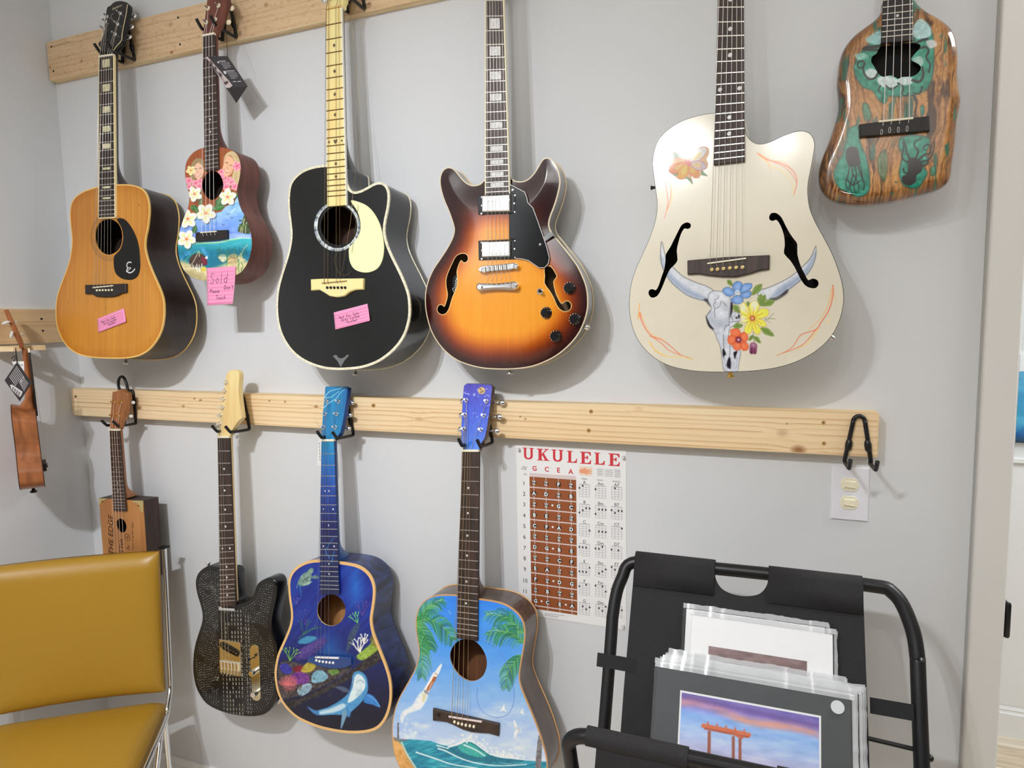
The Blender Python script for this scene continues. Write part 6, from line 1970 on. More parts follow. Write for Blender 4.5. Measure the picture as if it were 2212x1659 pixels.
# ------------------------------------------------------------------ black electric with white dot painting
def build_tele():
    pl = gplane((482.5, 945), (498, 1430), -0.095, -0.118)
    t = lambda *p: Z(380, 1180, 3.771, *p)
    u = lambda *p: Z(380, 780, 3.771, *p)
    G = Guitar('electric_guitar', 'black single-cutaway electric guitar covered in fine white dot patterns', pl, base=pl.W(A((540, 1547))))
    out = crv(pl.loc(t((357, 178), (300, 165), (265, 160), (230, 175), (195, 200), (170, 235), (157, 285), (160, 340), (172, 400), (190, 460), (208, 530), (212, 590), (200, 650), (180, 710), (158, 780), (142, 860), (135, 950), (138, 1030), (148, 1100), (165, 1160), (195, 1220), (240, 1280), (300, 1320), (370, 1350), (450, 1372), (530, 1385), (620, 1390), (700, 1380), (750, 1350), (790, 1300), (815, 1240), (828, 1160), (835, 1060), (835, 960), (828, 860), (815, 780), (795, 720), (780, 660), (778, 610), (790, 540), (805, 470), (818, 400), (823, 330), (812, 290), (790, 265), (755, 258), (715, 270), (680, 290), (655, 320), (640, 370), (620, 410), (580, 440), (545, 458), (505, 452), (487, 430), (470, 300), (460, 200))), 3)
    M_b = mat('tele_black', (10, 10, 11), rough=.25, coat=.3)
    G.body(out, .044, .044, M_b, hollow=False, edge=.004)
    ins = inset(G.out, .004)
    cv = Canvas(pl, ins, (), .0009, base=(9, 9, 10))
    # rows of dots following the outline
    for r in range(2, 30):
        ring = inset(G.out, .0028 + r * .0064)
        dd = -sdist(ring, G.out)
        ok = dd > (.0028 + r * .0064) * .93
        if ok.sum() < 4:
            break
        px = pl.px(ring)
        acc = 0.0
        for i in range(len(px)):
            a_, b_ = px[i], px[(i + 1) % len(px)]
            L = np.hypot(*(b_ - a_))
            while acc < L:
                q = a_ + (b_ - a_) * acc / max(L, 1e-6)
                if ok[i] and not (472 < q[0] < 522 and 1300 < q[1] < 1545) and vnoise(np.array([q[0] / 18.]), np.array([q[1] / 18.]), 3)[0] > .24:
                    cv.dot(q[0], q[1], random.uniform(.6, 1.0), random.choice([(176, 176, 170), (120, 120, 116), (206, 206, 198)]), .9, soft=.5)
                acc += 5.0 + .7 * random.random()
            acc -= L
    # the ruled dashes of the middle panel
    for row in range(26):
        v = 1318 + row * 9.2
        for k_ in range(6):
            x = 487 + k_ * 6.6 + .02 * (v - 1318)
            if vnoise(np.array([x / 9.]), np.array([v / 14.]), 8)[0] > .2:
                cv.line([(x, v), (x + .5, v + 4.5)], 1.5, random.choice([(206, 204, 184), (176, 170, 140), (226, 226, 220)]), .95, smooth=False)
    for x in (478, 530, 536):
        for k_ in range(24):
            v = 1330 + k_ * 9
            cv.line([(x + .03 * (v - 1330), v), (x + .03 * (v - 1330) + .4, v + 4)], 1.3, (190, 188, 176), .9, smooth=False)
    cv.build('dotted_top', paint_mat('tele_artwork', rough=.3, coat=.2), G.root, lift=.0003)
    M_cd = mat('chrome_chair_tint', (206, 200, 176), rough=.14, metal=1.)  # slight yellow tint puts the chair's reflection into the metal colour
    bp = MB().prism(pl, pl.loc(t((357, 755), (528, 785), (533, 1060), (362, 1025))), 0, .0022, bev=.0005).build('bridge_plate', M_cd, G.root)
    MB().prism(pl, crv(pl.loc(t((368, 790), (380, 773), (410, 785), (505, 840), (522, 862), (516, 890), (495, 890), (400, 840), (372, 815))), 3), .002, .005, bev=.001).build('bridge_pickup', M_blackgloss, bp)
    for p in t((405, 808), (430, 823), (455, 838), (480, 853), (500, 866)):
        MB().prism(pl, circ(pl.loc(A(p)), .0016, 8), .005, .0056).build('pole_piece', M_nickel, bp)
    for k_, p in enumerate(t((378, 950), (405, 952), (432, 956), (459, 960), (486, 964), (512, 968))):
        cc = pl.loc(A(p))
        MB().prism(pl, cc + A([(-.0042, -.016), (.0042, -.016), (.0042, .008), (-.0042, .008)]), .0022, .0075, bev=.0012).build('string_saddle', M_chrome, bp)
        MB().tube([pl.w(cc + A([0, -.016]), .005), pl.w(cc + A([0, -.030]), .005)], .0014, 6).build('saddle_screw', M_chrome, bp)
    MB().prism(pl, pl.loc(t((357, 485), (490, 500), (497, 527), (361, 520))), 0, .006, bev=.002).build('neck_pickup', M_chrome, G.root)
    cp = MB().prism(pl, crv(pl.loc(t((605, 850), (615, 815), (640, 800), (665, 812), (676, 840), (684, 1000), (692, 1215), (685, 1245), (662, 1258), (640, 1250), (625, 1225), (615, 1040))), 3), 0, .0018, bev=.0004).build('control_plate', M_cd, G.root)
    for p in t((642, 1020), (658, 1190)):
        MB().lathe(pl.W(A(p), .0018), pl.n, [(.0085, 0), (.0085, .014), (.0075, .016)], 22).build('knob', M_chrome, cp)
    MB().lathe(pl.W(A(t((640, 905))[0]), .0018), unit(pl.n - .5 * pl.ex), [(.0016, 0), (.0016, .01), (.004, .012), (.0035, .02)], 12).build('switch', M_blackgloss, cp)
    MB().lathe(pl.W(A(t((266, 158))[0]), -.018), pl.ey, [(.0035, -.004), (.0035, .004), (.0075, .009), (.006, .011)], 14).build('strap_button', M_chrome, G.root)
    MB().prism(pl, pl.loc(t((815, 1265), (850, 1255), (835, 1290), (800, 1310))), -.03, -.012).build('jack_plate', M_chrome, G.root)
    e = .009
    G.S_loc = pl.loc(A((497, 1432)), e)
    G.board([(469.6, 946.5), (495.4, 946.5), (509, 1309), (474.7, 1311)], e, 22, M_rosew, fw=.0020)
    G.dots(((3, .5), (5, .5), (7, .5), (9, .5), (12, .25), (12, .75), (15, .5), (17, .5), (19, .5), (21, .5)), .0030, M_pearl)
    G.neck(M_maple, np.linalg.norm(pl.loc(A((492, 1300)), e) - G.nm), .020, .024, heel_len=.10)
    G.nut(M_bone)
    hp = G.head_plane(math.radians(2))
    G.head(hp, u((340, 612), (346, 560), (352, 500), (364, 420), (376, 335), (388, 250), (400, 160), (410, 108), (435, 78), (465, 70), (500, 76), (518, 102), (518, 150), (512, 230), (520, 330), (535, 440), (536, 466), (515, 485), (492, 513), (472, 543), (455, 572), (438, 612)), M_maple, k=2)
    posts = u((358, 512), (363, 443), (383, 378), (388, 310), (400, 243), (412, 172))
    for p in posts:
        G.tuner(p, -1, M_chrome, M_chrome, reach=.010, r=.0034, bl=.006, bw=.0055)
    sad = t((378, 946), (405, 948), (432, 952), (459, 956), (486, 960), (512, 964))
    G.strings([.08, .25, .42, .58, .75, .92][:3], sad[:3], M_steel, h_sad=.0085, r=.0005, posts=posts[:3])
    return G


tg = build_tele()
hook(.715, 1.356, 1.259, -0.038, 'black wire hook behind the maple headstock of the dotted electric guitar')


# ------------------------------------------------------------------ ocean reef guitar
def build_ocean():
    pl = gplane((708, 952), (708, 1416), -0.095, -0.137)
    t = lambda *p: Z(380, 1180, 3.771, *p)
    u = lambda *p: Z(380, 780, 3.771, *p)
    G = Guitar('acoustic_guitar', 'deep blue acoustic guitar painted with a shark, sea turtle and coral reef', pl, base=pl.W(A((770, 1582))))
    out = crv(pl.loc(t((1178, 112), (1120, 114), (1060, 127), (1000, 157), (955, 197), (930, 240), (918, 290), (918, 350), (925, 430), (938, 520), (940, 580), (930, 640), (905, 710), (870, 790), (835, 870), (815, 950), (806, 1030), (812, 1110), (830, 1190), (865, 1270), (920, 1340), (990, 1400), (1070, 1440), (1160, 1475), (1260, 1500), (1370, 1518), (1480, 1522), (1580, 1510), (1650, 1480), (1700, 1425), (1735, 1350), (1755, 1260), (1757, 1160), (1745, 1070), (1715, 970), (1680, 880), (1645, 790), (1615, 710), (1600, 640), (1598, 580), (1610, 500), (1620, 420), (1622, 350), (1610, 290), (1580, 230), (1530, 182), (1470, 152), (1400, 136), (1330, 126), (1250, 118))), 3)
    hole = crv(pl.loc(circ((1266, 521), 116, 18, 128) / 3.771 + A((380, 1180))), 3)
    # painted sides
    M_s = grain_mat('ocean_side', (40, 60, 118), (14, 20, 50), (9, 9, 30), rough=.35, coat=.4, dist=1.2, lo=.38, hi=.62)
    G.body(out, .084, .098, M_s, grain_mat('spruce_inside', (190, 140, 86), (146, 100, 56), (30, 30, 3), rough=.7))
    cv = Canvas(pl, inset(G.out, .0062), [hole], .0010)
    x, y = cv.U, cv.V
    s = np.clip((y - 1210) / 330, 0, 1)
    cv.C = np.stack([np.interp(s, [0, .35, .62, 1], v) for v in ([14, 14, 9, 4], [44, 42, 28, 8], [138, 136, 98, 36])], -1)
    st = fbm((x + y * .9) / 9, (x - y * .9) / 60, 5) - .5
    cv.C += (st * 66)[:, None] * A([.3, .8, 1.0]) * (1 - s * .75)[:, None]
    ray = np.clip(1 - np.hypot((x - 768) / 26, (y - 1265) / 70), 0, 1)
    cv.C += (A([40, 140, 226]) - cv.C) * (ray * .55)[:, None]
    ray = np.clip(1 - np.hypot((x - 712) / 40, (y - 1400) / 40), 0, 1)
    cv.C += (A([30, 120, 196]) - cv.C) * (ray * .6)[:, None]
    # slope of the reef
    cv.fill(t((840, 1290), (1000, 1240), (1150, 1180), (1330, 1080), (1470, 980), (1560, 900), (1640, 800), (1700, 900), (1560, 1000), (1420, 1080), (1240, 1180), (1060, 1260), (900, 1340)), (46, 40, 40), .95, soft=2, tex=44, ts=4)
    cv.fill(t((850, 1240), (830, 1120), (830, 980), (900, 930), (1050, 960), (1180, 940), (1330, 960), (1430, 1000), (1330, 1070), (1160, 1160), (1000, 1220)), (70, 60, 58), .9, soft=3, tex=56, ts=4)
    for poly, c in ((((845, 970), (900, 955), (945, 1000), (930, 1040), (870, 1030)), (46, 48, 150)), (((950, 1000), (1010, 970), (1050, 1000), (1010, 1040)), (120, 20, 40)), (((940, 1050), (1010, 1020), (1080, 1050), (1080, 1110), (1000, 1130), (950, 1100)), (108, 50, 132)), (((1020, 1010), (1080, 940), (1140, 960), (1120, 1010), (1060, 1030)), (176, 160, 60)), (((1120, 1030), (1190, 1010), (1240, 1060), (1200, 1100), (1110, 1110)), (120, 170, 190)), (((1240, 1010), (1310, 1000), (1330, 1030), (1270, 1050)), (96, 132, 60)), (((960, 890), (1000, 840), (1100, 790), (1200, 750), (1230, 780), (1160, 850), (1100, 900), (1000, 930)), (62, 46, 118))):
        cv.fill(t(*poly), c, .95, soft=1.2, tex=40, ts=3)
    for k_ in range(16):
        x0, y0 = 1010 + k_ * 13, 900 - k_ * 8
        cv.line(t((x0, y0), (x0 + 10, y0 - 40 - 10 * (k_ % 3)), (x0 + 26, y0 - 62)), 2.0, (96, 74, 150), .85, w2=1)
    for k_ in range(14):   # pink fan coral
        a_ = math.radians(180 + 14 * k_)
        cv.line(t((910, 1130), (910 + 45 * math.cos(a_), 1130 + 40 * math.sin(a_)), (910 + 78 * math.cos(a_ + .2), 1110 + 62 * math.sin(a_))), 2.0, (226, 130, 132) if k_ % 2 else (196, 84, 96), .9, w2=1.2)
    cv.fill(t((870, 1110), (920, 1060), (980, 1100), (970, 1160), (900, 1180)), (206, 104, 112), .5, soft=4)

    def coral(root, c, w, n=3, L=70, ang=-1.57, spread=.5, depth=2):
        for k_ in range(n):
            a_ = ang + (k_ - (n - 1) / 2) * spread + random.uniform(-.12, .12)
            tip = (root[0] + L * math.cos(a_), root[1] + L * math.sin(a_))
            mid = ((root[0] + tip[0]) / 2 + random.uniform(-6, 6), (root[1] + tip[1]) / 2)
            cv.line(t(root, mid, tip), w, c, .95, w2=w * .7)
            if depth > 1:
                coral(tip, c, w * .8, 2, L * .55, a_, .7, depth - 1)
            else:
                cv.dot(*t(tip)[0], w * .55, tuple(min(255, v + 40) for v in c))
    coral((930, 930), (120, 190, 60), 1.8, 4, 70, -1.4, .45)
    coral((1040, 720), (40, 110, 76), 1.6, 3, 80, -1.2, .6)
    coral((1060, 640), (70, 50, 120), 1.5, 3, 80, -1.8, .4)
    coral((985, 470), (96, 70, 150), 1.4, 3, 50, -1.5, .5, 1)
    cv.line(t((1000, 750), (1060, 700), (1120, 670), (1190, 660)), 1.5, (60, 130, 80), .8)
    coral((1500, 860), (232, 226, 212), 3.4, 4, 75, -1.6, .38)
    coral((1530, 780), (228, 222, 208), 3.0, 3, 65, -1.5, .4, 1)
    coral((1480, 620), (110, 206, 96), 1.8, 3, 55, -2.0, .45)
    coral((1520, 560), (120, 70, 140), 1.3, 3, 75, -1.5, .4)
    cv.fill(t((1390, 830), (1410, 720), (1460, 640), (1500, 640), (1450, 760), (1400, 860)), (70, 84, 92), .7, soft=2, tex=40, ts=3)
    cv.fill(t((1470, 900), (1520, 850), (1580, 800), (1620, 760), (1650, 830), (1600, 880), (1520, 930)), (150, 180, 60), .9, soft=1.5, tex=50, ts=3)
    cv.fill(t((1580, 760), (1620, 700), (1640, 760), (1630, 830)), (120, 110, 50), .8, tex=40, ts=3)
    cv.fill(t((990, 1180), (1010, 1140), (1080, 1115), (1110, 1140), (1080, 1190), (1020, 1220)), (130, 160, 176), soft=1, tex=20, ts=6)
    cv.line(t((990, 1180), (1030, 1140), (1100, 1122)), 1.2, (206, 222, 226), .8)
    for k_ in range(16):
        q = t((950 + random.random() * 420, 1270 - random.random() * 60 - k_ * 9))[0]
        cv.dot(q[0], q[1], random.uniform(1.5, 4), random.choice([(70, 60, 56), (96, 80, 70), (50, 46, 50)]), .6)
    cv.fill(t((1010, 760), (1080, 730), (1150, 745), (1080, 790), (1000, 790)), (70, 160, 186), .8, soft=1.5, tex=20, ts=3)
    cv.fill(t((1200, 860), (1320, 840), (1440, 890), (1440, 960), (1330, 960)), (20, 76, 140), .6, soft=4)
    # turtle
    cv.fill(t((1000, 280), (1030, 230), (1080, 205), (1105, 230), (1095, 280), (1050, 320), (1010, 320)), (110, 140, 128), soft=1, tex=44, ts=4)
    cv.fill(t((1075, 200), (1100, 178), (1120, 185), (1115, 215), (1090, 225)), (120, 150, 130), soft=.8, tex=26, ts=3)
    cv.fill(t((1100, 250), (1140, 235), (1170, 255), (1160, 265), (1110, 262)), (90, 120, 120), soft=.8, tex=26, ts=3)
    cv.fill(t((1040, 310), (1080, 290), (1110, 285), (1085, 310), (1050, 320)), (146, 176, 160), soft=.8, tex=20, ts=3)
    cv.line(t((1010, 320), (1015, 360), (1022, 410)), 3.2, (40, 110, 150), .9, w2=1)
    cv.line(t((1000, 290), (985, 340)), 3, (110, 140, 128), .9, w2=1.5)
    for k_ in range(6):
        cv.line(t((1015 + k_ * 12, 300 - k_ * 8), (1050 + k_ * 8, 270 - k_ * 6)), .9, (52, 66, 60), .7)
    # shark
    W_, Bl = (206, 222, 226), (70, 140, 190)
    cv.fill(t((1430, 1120), (1440, 1050), (1470, 1018), (1510, 1022), (1550, 1060), (1565, 1130), (1560, 1190), (1520, 1260), (1450, 1330), (1390, 1370), (1280, 1372), (1160, 1375), (1150, 1340), (1240, 1310), (1330, 1260), (1400, 1200)), Bl, soft=1, tex=16, ts=6)
    cv.fill(t((1445, 1090), (1480, 1040), (1530, 1070), (1545, 1140), (1510, 1200), (1440, 1260), (1400, 1270), (1420, 1200), (1440, 1150)), W_, soft=1.6, tex=12, ts=5)
    cv.fill(t((1160, 1350), (1260, 1320), (1360, 1280), (1380, 1310), (1300, 1350), (1180, 1368)), W_, .85, soft=2)
    cv.line(t((1470, 1110), (1500, 1090), (1530, 1110)), 1.4, (96, 130, 156), .8)
    for k_ in range(5):
        cv.line(t((1480 + 9 * k_, 1165), (1470 + 9 * k_, 1220)), .9, (120, 156, 176), .7)
    cv.line(t((1450, 1080), (1440, 1130), (1410, 1200)), 1.2, (30, 70, 110), .8)
    cv.fill(t((1560, 1200), (1620, 1230), (1665, 1310), (1600, 1290), (1540, 1275), (1530, 1250)), (48, 120, 190), soft=1, tex=16, ts=4)
    cv.line(t((1560, 1210), (1620, 1250), (1660, 1305)), 1.2, (150, 196, 220), .8)
    cv.fill(t((1300, 1150), (1340, 1138), (1400, 1160), (1410, 1190), (1370, 1185)), (70, 86, 110), soft=1)
    cv.fill(t((1070, 1305), (1120, 1330), (1165, 1345), (1160, 1375), (1120, 1360)), (60, 120, 176), soft=1)
    cv.fill(t((1160, 1372), (1150, 1400), (1140, 1440), (1155, 1390)), (30, 80, 130), .7, soft=1)
    cv.fill(t((1360, 1340), (1400, 1345), (1385, 1400), (1345, 1490), (1348, 1420)), (110, 150, 176), soft=1)
    cv.fill(t((1395, 1330), (1425, 1345), (1415, 1390), (1395, 1380)), (60, 130, 186), soft=1)
    cv.build('painted_top', paint_mat('ocean_artwork', rough=.4, coat=.15), G.root, lift=.0004)
    flat('top_edge', pl, G.out, [hole], 0., M_maple, G.root, thick=.003)
    G.binding(.0064, mat('tan_binding', (218, 176, 116), rough=.4))
    # bridge painted over with the sea
    M_pb = mat('painted_bridge', (26, 60, 120), rough=.35, coat=.4)
    b_ = MB().prism(pl, pl.loc(t((1085, 900), (1145, 882), (1340, 890), (1440, 900), (1440, 960), (1390, 985), (1330, 992), (1240, 985), (1160, 965), (1120, 945), (1085, 940))), 0, .008, bev=.002).build('bridge', M_pb, G.root)
    s0, s1 = pl.loc(t((1147, 897), (1338, 904)), .004)
    MB().prism(pl, [s0 - A([0, .002]), s1 - A([0, .002]), s1 + A([0, .002]), s0 + A([0, .002])], .006, .0115, bev=.0006).build('saddle', mat('white_plastic', (226, 224, 220), rough=.4), b_)
    pins = t((1143, 922), (1168, 935), (1196, 940), (1224, 944), (1251, 947), (1279, 950))
    pins = t((1145, 930), (1170, 937), (1198, 941), (1226, 945), (1253, 948), (1281, 950))
    for p in pins:
        MB().ell(pl.W(A(p), .0095), [.0038 * pl.ex, .0038 * pl.ey, .003 * pl.n], 10, 6).build('bridge_pin', MATS['white_plastic'], b_)
    e = .007
    G.S_loc = pl.loc(A((709, 1417)), e)
    fb = pl.loc([(693.7, 954), (722, 954), (732.7, 1284.7), (690.8, 1283.4)], e)
    G.board([(693.7, 954), (722, 954), (732.7, 1284.7), (690.8, 1283.4)], e, 20, mat('ocean_board_under', (20, 40, 90), rough=.4), fw=.0019)
    c2 = Canvas(pl, inset(ccw(fb), .0006), (), .0010, off=e)
    s = np.clip((c2.V - 955) / 330, 0, 1)
    c2.C = np.stack([np.interp(s, [0, .12, .3, .55, 1], v) for v in ([20, 24, 24, 12, 10], [130, 110, 66, 22, 22], [170, 180, 150, 84, 70])], -1)
    c2.C += ((fbm(c2.U / 3, c2.V / 40, 5) - .5) * 50)[:, None] * A([.4, .8, 1])
    for q in (((712, 1205), (704, 1188), (724, 1158)), ((716, 1215), (722, 1190))):
        c2.line(q, 2.2, (40, 150, 206), .85, w2=.8)
    c2.build('painted_fretboard', paint_mat('ocean_board', rough=.35, coat=.4), G.root, lift=.0002)
    G.dots(((5, .3), (5, .55), (7, .18), (7, .8), (9, .5), (12, .18), (12, .8), (15, .5), (17, .5)), .0023, M_pearl)
    M_nk = grain_mat('ocean_neck', (40, 84, 150), (30, 34, 58), (4, 4, 9), rough=.35, coat=.4)
    G.neck(M_nk, np.linalg.norm(pl.loc(A((712, 1211)), e) - G.nm), .021, .072, heel_len=.07)
    G.nut(M_bone, w=.006)
    hp = G.head_plane(math.radians(11))
    ho = u((1183, 640), (1188, 560), (1196, 440), (1206, 320), (1216, 212), (1225, 206), (1390, 206), (1402, 214), (1393, 300), (1376, 420), (1356, 520), (1340, 585), (1315, 618), (1292, 640))
    G.head(hp, ho, mat('ocean_head_under', (24, 60, 120), rough=.4), smooth=False)
    c3 = Canvas(hp, inset(G.hout, .0008), (), .0010)
    c3.C = A([22, 118, 168]) + ((fbm(c3.U / 3, c3.V / 30, 3) - .5) * 50)[:, None] * A([.5, 1, 1])
    c3.C += (A([24, 70, 150]) - c3.C) * (np.clip((c3.U - 735) / 25, 0, 1) * .7)[:, None]
    for q in (((1210, 295), (1250, 250), (1290, 235), (1330, 225), (1365, 208)), ((1200, 385), (1250, 340), (1300, 310), (1340, 260), (1375, 230)), ((1220, 300), (1270, 290), (1330, 245))):
        c3.line(u(*q), 2.2, (176, 214, 226), .8, w2=1.0)
    c3.build('painted_head', paint_mat('ocean_head', rough=.3, coat=.5), G.root, lift=.0004)
    posts = u((1203, 540), (1215, 430), (1228, 328), (1325, 328), (1308, 430), (1297, 538))
    for j, p in enumerate(posts):
        G.tuner(p, -1 if j < 3 else 1, M_chrome, M_chrome, reach=.022 if j > 2 else .006, r=.0036, bl=.008, bw=.0065)
    sad = [pl.px(s0 + (s1 - s0) * t_, .0115) for t_ in np.linspace(.06, .94, 6)]
    G.strings([.12, .27, .42, .58, .73, .88][:4], sad[:4], mat('dull_string', (120, 124, 150), rough=.4, metal=.6), r=.00045, posts=posts[:4], pins=pins[:4])
    for q in (((690, 864), (688, 868), (682, 873)), ((692, 892), (688, 894), (683, 892)), ((692, 925), (686, 916), (681, 908))):
        MB().tube([hp.W(A(p), .008) for p in q], .0004, 4, cap=False).build('string_end', M_steel, G.root)
    return G


og = build_ocean()
hook(1.067, 1.356, 1.259, -0.038, 'black wire hook under the turquoise painted headstock')
# price tag behind the neck
tp = wall_plane(-.07)
tagr = empty('price_tag', tp.W(A((691, 985))), 'narrow white paper tag tucked behind the turquoise headstock', 'tag')
tz = lambda *p: Z(500, 900, 5.184, *p)
MB().prism(tp, tp.loc(tz((978, 250), (1030, 245), (1050, 540), (958, 548))), 0, .0004).build('paper', mat('white_paper', (216, 216, 214), rough=.7), tagr)
mb = MB()
for k_ in range(6):
    ribbon(mb, tp, tp.loc(tz((984 + k_ * 1.5, 290 + 36 * k_), (988 + k_ * 1.2, 315 + 36 * k_))), .0018, .0007)
mb.build('barcode_print', mat('grey_print', (110, 110, 112), rough=.7), tagr)
MB().tube([tp.W(A(p), .004) for p in tz((1000, 250), (1010, 190), (1030, 130))], .0006, 5).build('string', mat('twine', (186, 160, 130), rough=.8), tagr)

# ------------------------------------------------------------------ seaside sky guitar
def build_sky():
    pl = gplane((1016, 975), (1006, 1551), -0.095, -0.150)
    z = lambda *p: Z(820, 1220, 3.78, *p)
    v_ = lambda *p: Z(820, 800, 3.19, *p)
    G = Guitar('acoustic_guitar', 'sky blue acoustic guitar painted with palms, a rocket and a breaking wave', pl, base=pl.W(A((1010, 1720))))
    out = crv(pl.loc(z((632, 250), (560, 246), (490, 248), (430, 260), (380, 285), (335, 330), (308, 390), (297, 460), (300, 540), (312, 620), (322, 690), (318, 760), (295, 840), (255, 920), (210, 1000), (165, 1080), (130, 1170), (110, 1260), (103, 1350), (106, 1440), (120, 1530), (150, 1620), (200, 1710), (280, 1790), (390, 1855), (520, 1905), (670, 1940), (830, 1960), (980, 1965), (1120, 1945), (1240, 1890), (1320, 1810), (1362, 1720), (1370, 1640), (1360, 1555), (1332, 1450), (1295, 1340), (1250, 1225), (1200, 1110), (1162, 1015), (1145, 950), (1143, 890), (1155, 800), (1172, 700), (1186, 600), (1185, 520), (1170, 460), (1130, 400), (1070, 350), (1000, 315), (920, 295), (850, 285), (740, 270))), 3)
    hole = crv(pl.loc(z((725, 605), (775, 620), (825, 665), (860, 725), (877, 790), (870, 850), (845, 905), (800, 940), (755, 950), (705, 938), (650, 900), (605, 840), (580, 780), (577, 720), (600, 665), (640, 625), (685, 607))), 3)
    M_s = grain_mat('walnut_side', (84, 66, 56), (58, 44, 37), (30, 30, 6), rough=.3, coat=.4)
    M_bd = mat('thin_tan_edge', (196, 150, 100), rough=.4)
    G.body(out, .086, .100, M_s, grain_mat('walnut_inside', (122, 78, 50), (84, 52, 34), (30, 30, 3), rough=.7), M_bd)
    cv = Canvas(pl, inset(G.out, .0018), [hole], .0010)
    x, y = cv.U, cv.V
    s = np.clip((y - 1290) / 330, 0, 1)
    cv.C = np.stack([np.interp(s, [0, .3, .6, .85, 1], v) for v in ([44, 70, 122, 168, 190], [126, 146, 172, 192, 206], [224, 230, 236, 238, 240])], -1)
    cv.C += ((fbm(x / 26, y / 12, 3) - .5) * 26)[:, None] * A([1, .8, .4])
    # clouds low in the sky
    cl = np.clip(fbm(x / 40, y / 16, 11) - .48, 0, 1) * np.clip((y - 1500) / 60, 0, 1) * 2.2
    cv.C += (A([228, 232, 242]) - cv.C) * np.clip(cl, 0, .6)[:, None]
    # sea
    sea = z((80, 1440), (250, 1425), (420, 1440), (500, 1470), (600, 1490), (800, 1540), (1000, 1580), (1200, 1600), (1400, 1610), (1400, 2000), (80, 2000))
    cv.fill(sea, (26, 132, 158), soft=1.5, smooth=False)
    i = np.nonzero(sdist(np.stack([x, y], -1), A(sea)) < 0)[0]
    w_ = fbm((x[i] - .35 * y[i]) / 24, (y[i] + .2 * x[i]) / 4.5, 5)
    cv.C[i] = A([16, 116, 146]) + (A([70, 186, 194]) - A([16, 116, 146])) * np.clip((w_ - .3) * 1.6, 0, 1)[:, None]
    # sand
    cv.fill(z((100, 1440), (170, 1455), (215, 1540), (280, 1650), (360, 1760), (480, 1850), (480, 1960), (100, 1960)), (214, 160, 92), soft=2, tex=26, ts=8)
    cv.line(z((180, 1450), (222, 1540), (290, 1650), (380, 1770), (500, 1850)), 4, (222, 216, 190), .8)
    # breaking wave
    cv.fill(z((470, 1470), (560, 1490), (650, 1470), (720, 1440), (780, 1455), (830, 1500), (900, 1540), (960, 1570), (1100, 1590), (1180, 1600), (1050, 1640), (900, 1620), (700, 1590), (560, 1540)), (18, 110, 132), soft=1.5, tex=22, ts=5)
    cv.fill(z((640, 1490), (700, 1455), (760, 1462), (820, 1510), (880, 1555), (800, 1570), (700, 1540)), (64, 176, 160), .85, soft=2, tex=20, ts=4)
    for q in (((560, 1490), (640, 1462), (700, 1440), (760, 1448), (830, 1495), (900, 1545)), ((690, 1470), (740, 1490), (800, 1520), (860, 1560)), ((900, 1545), (940, 1555), (1000, 1570), (1080, 1575), (1180, 1590)), ((480, 1500), (540, 1520), (620, 1560), (720, 1600), (860, 1630), (1000, 1640), (1200, 1630)), ((300, 1530), (450, 1580), (600, 1630), (800, 1660)), ((470, 1475), (560, 1500))):
        cv.line(z(*q), 3.4, (232, 240, 240), .9, w2=2.2)
    for k_ in range(90):
        t_ = random.random()
        bx, by = np.interp(t_, [0, .3, .5, .7, 1], [600, 740, 830, 960, 1180]), np.interp(t_, [0, .3, .5, .7, 1], [1480, 1435, 1490, 1555, 1590])
        q = z((bx + random.gauss(0, 26), by - abs(random.gauss(0, 26))))[0]
        cv.dot(q[0], q[1], random.uniform(.8, 2.6), (238, 243, 246), .75)
    for k_ in range(34):
        u0, v0 = random.uniform(300, 1250), random.uniform(1600, 1900)
        cv.line(z((u0, v0), (u0 + 60, v0 + 12), (u0 + 130, v0 + 14)), 1.6, random.choice([(120, 206, 210), (10, 96, 130), (210, 232, 232)]), .5)
    # launch tower, smoke plume, rocket
    cv.fill(z((118, 1410), (160, 1418), (220, 1425), (215, 1440), (130, 1438)), (110, 110, 112), .8, soft=1)
    cv.line(z((152, 1295), (152, 1415)), 3.6, (70, 72, 76), .9, smooth=False)
    for k_ in range(7):
        cv.line(z((144, 1300 + 17 * k_), (160, 1310 + 17 * k_)), .9, (140, 140, 142), .9)
    pl_ = z((170, 1270), (175, 1220), (205, 1185), (265, 1150), (300, 1090), (340, 1040), (372, 1030), (395, 1065), (370, 1130), (330, 1180), (270, 1200), (225, 1220), (195, 1260), (190, 1290))
    cv.fill(pl_, (226, 232, 236), .95, soft=2, tex=26, ts=6)
    cv.fill(z((345, 1120), (352, 1050), (378, 1050), (372, 1110)), (206, 196, 140), .7, soft=2)
    for k_ in range(20):
        q = z((150 + random.random() * 150, 1290 + random.random() * 110))[0]
        cv.dot(q[0], q[1], random.uniform(2, 5), (222, 230, 238), .35, soft=2)
    cv.fill(z((355, 1035), (400, 950), (440, 880), (460, 890), (430, 970), (390, 1050)), (232, 228, 220), soft=.8)
    cv.fill(z((385, 1015), (425, 945), (450, 900), (470, 912), (440, 970), (405, 1030)), (168, 92, 52), soft=.8, tex=12, ts=4)
    cv.fill(z((370, 1020), (395, 1035), (405, 1055), (385, 1055), (365, 1040)), (140, 140, 144), soft=.8)
    cv.fill(z((440, 905), (455, 870), (490, 820), (510, 810), (500, 850), (470, 910)), (226, 228, 230), soft=.8)
    cv.line(z((452, 885), (478, 900)), 1.4, (150, 96, 70), .9)
    cv.line(z((432, 960), (410, 1005), (398, 1045)), 1.2, (240, 240, 238), .9)
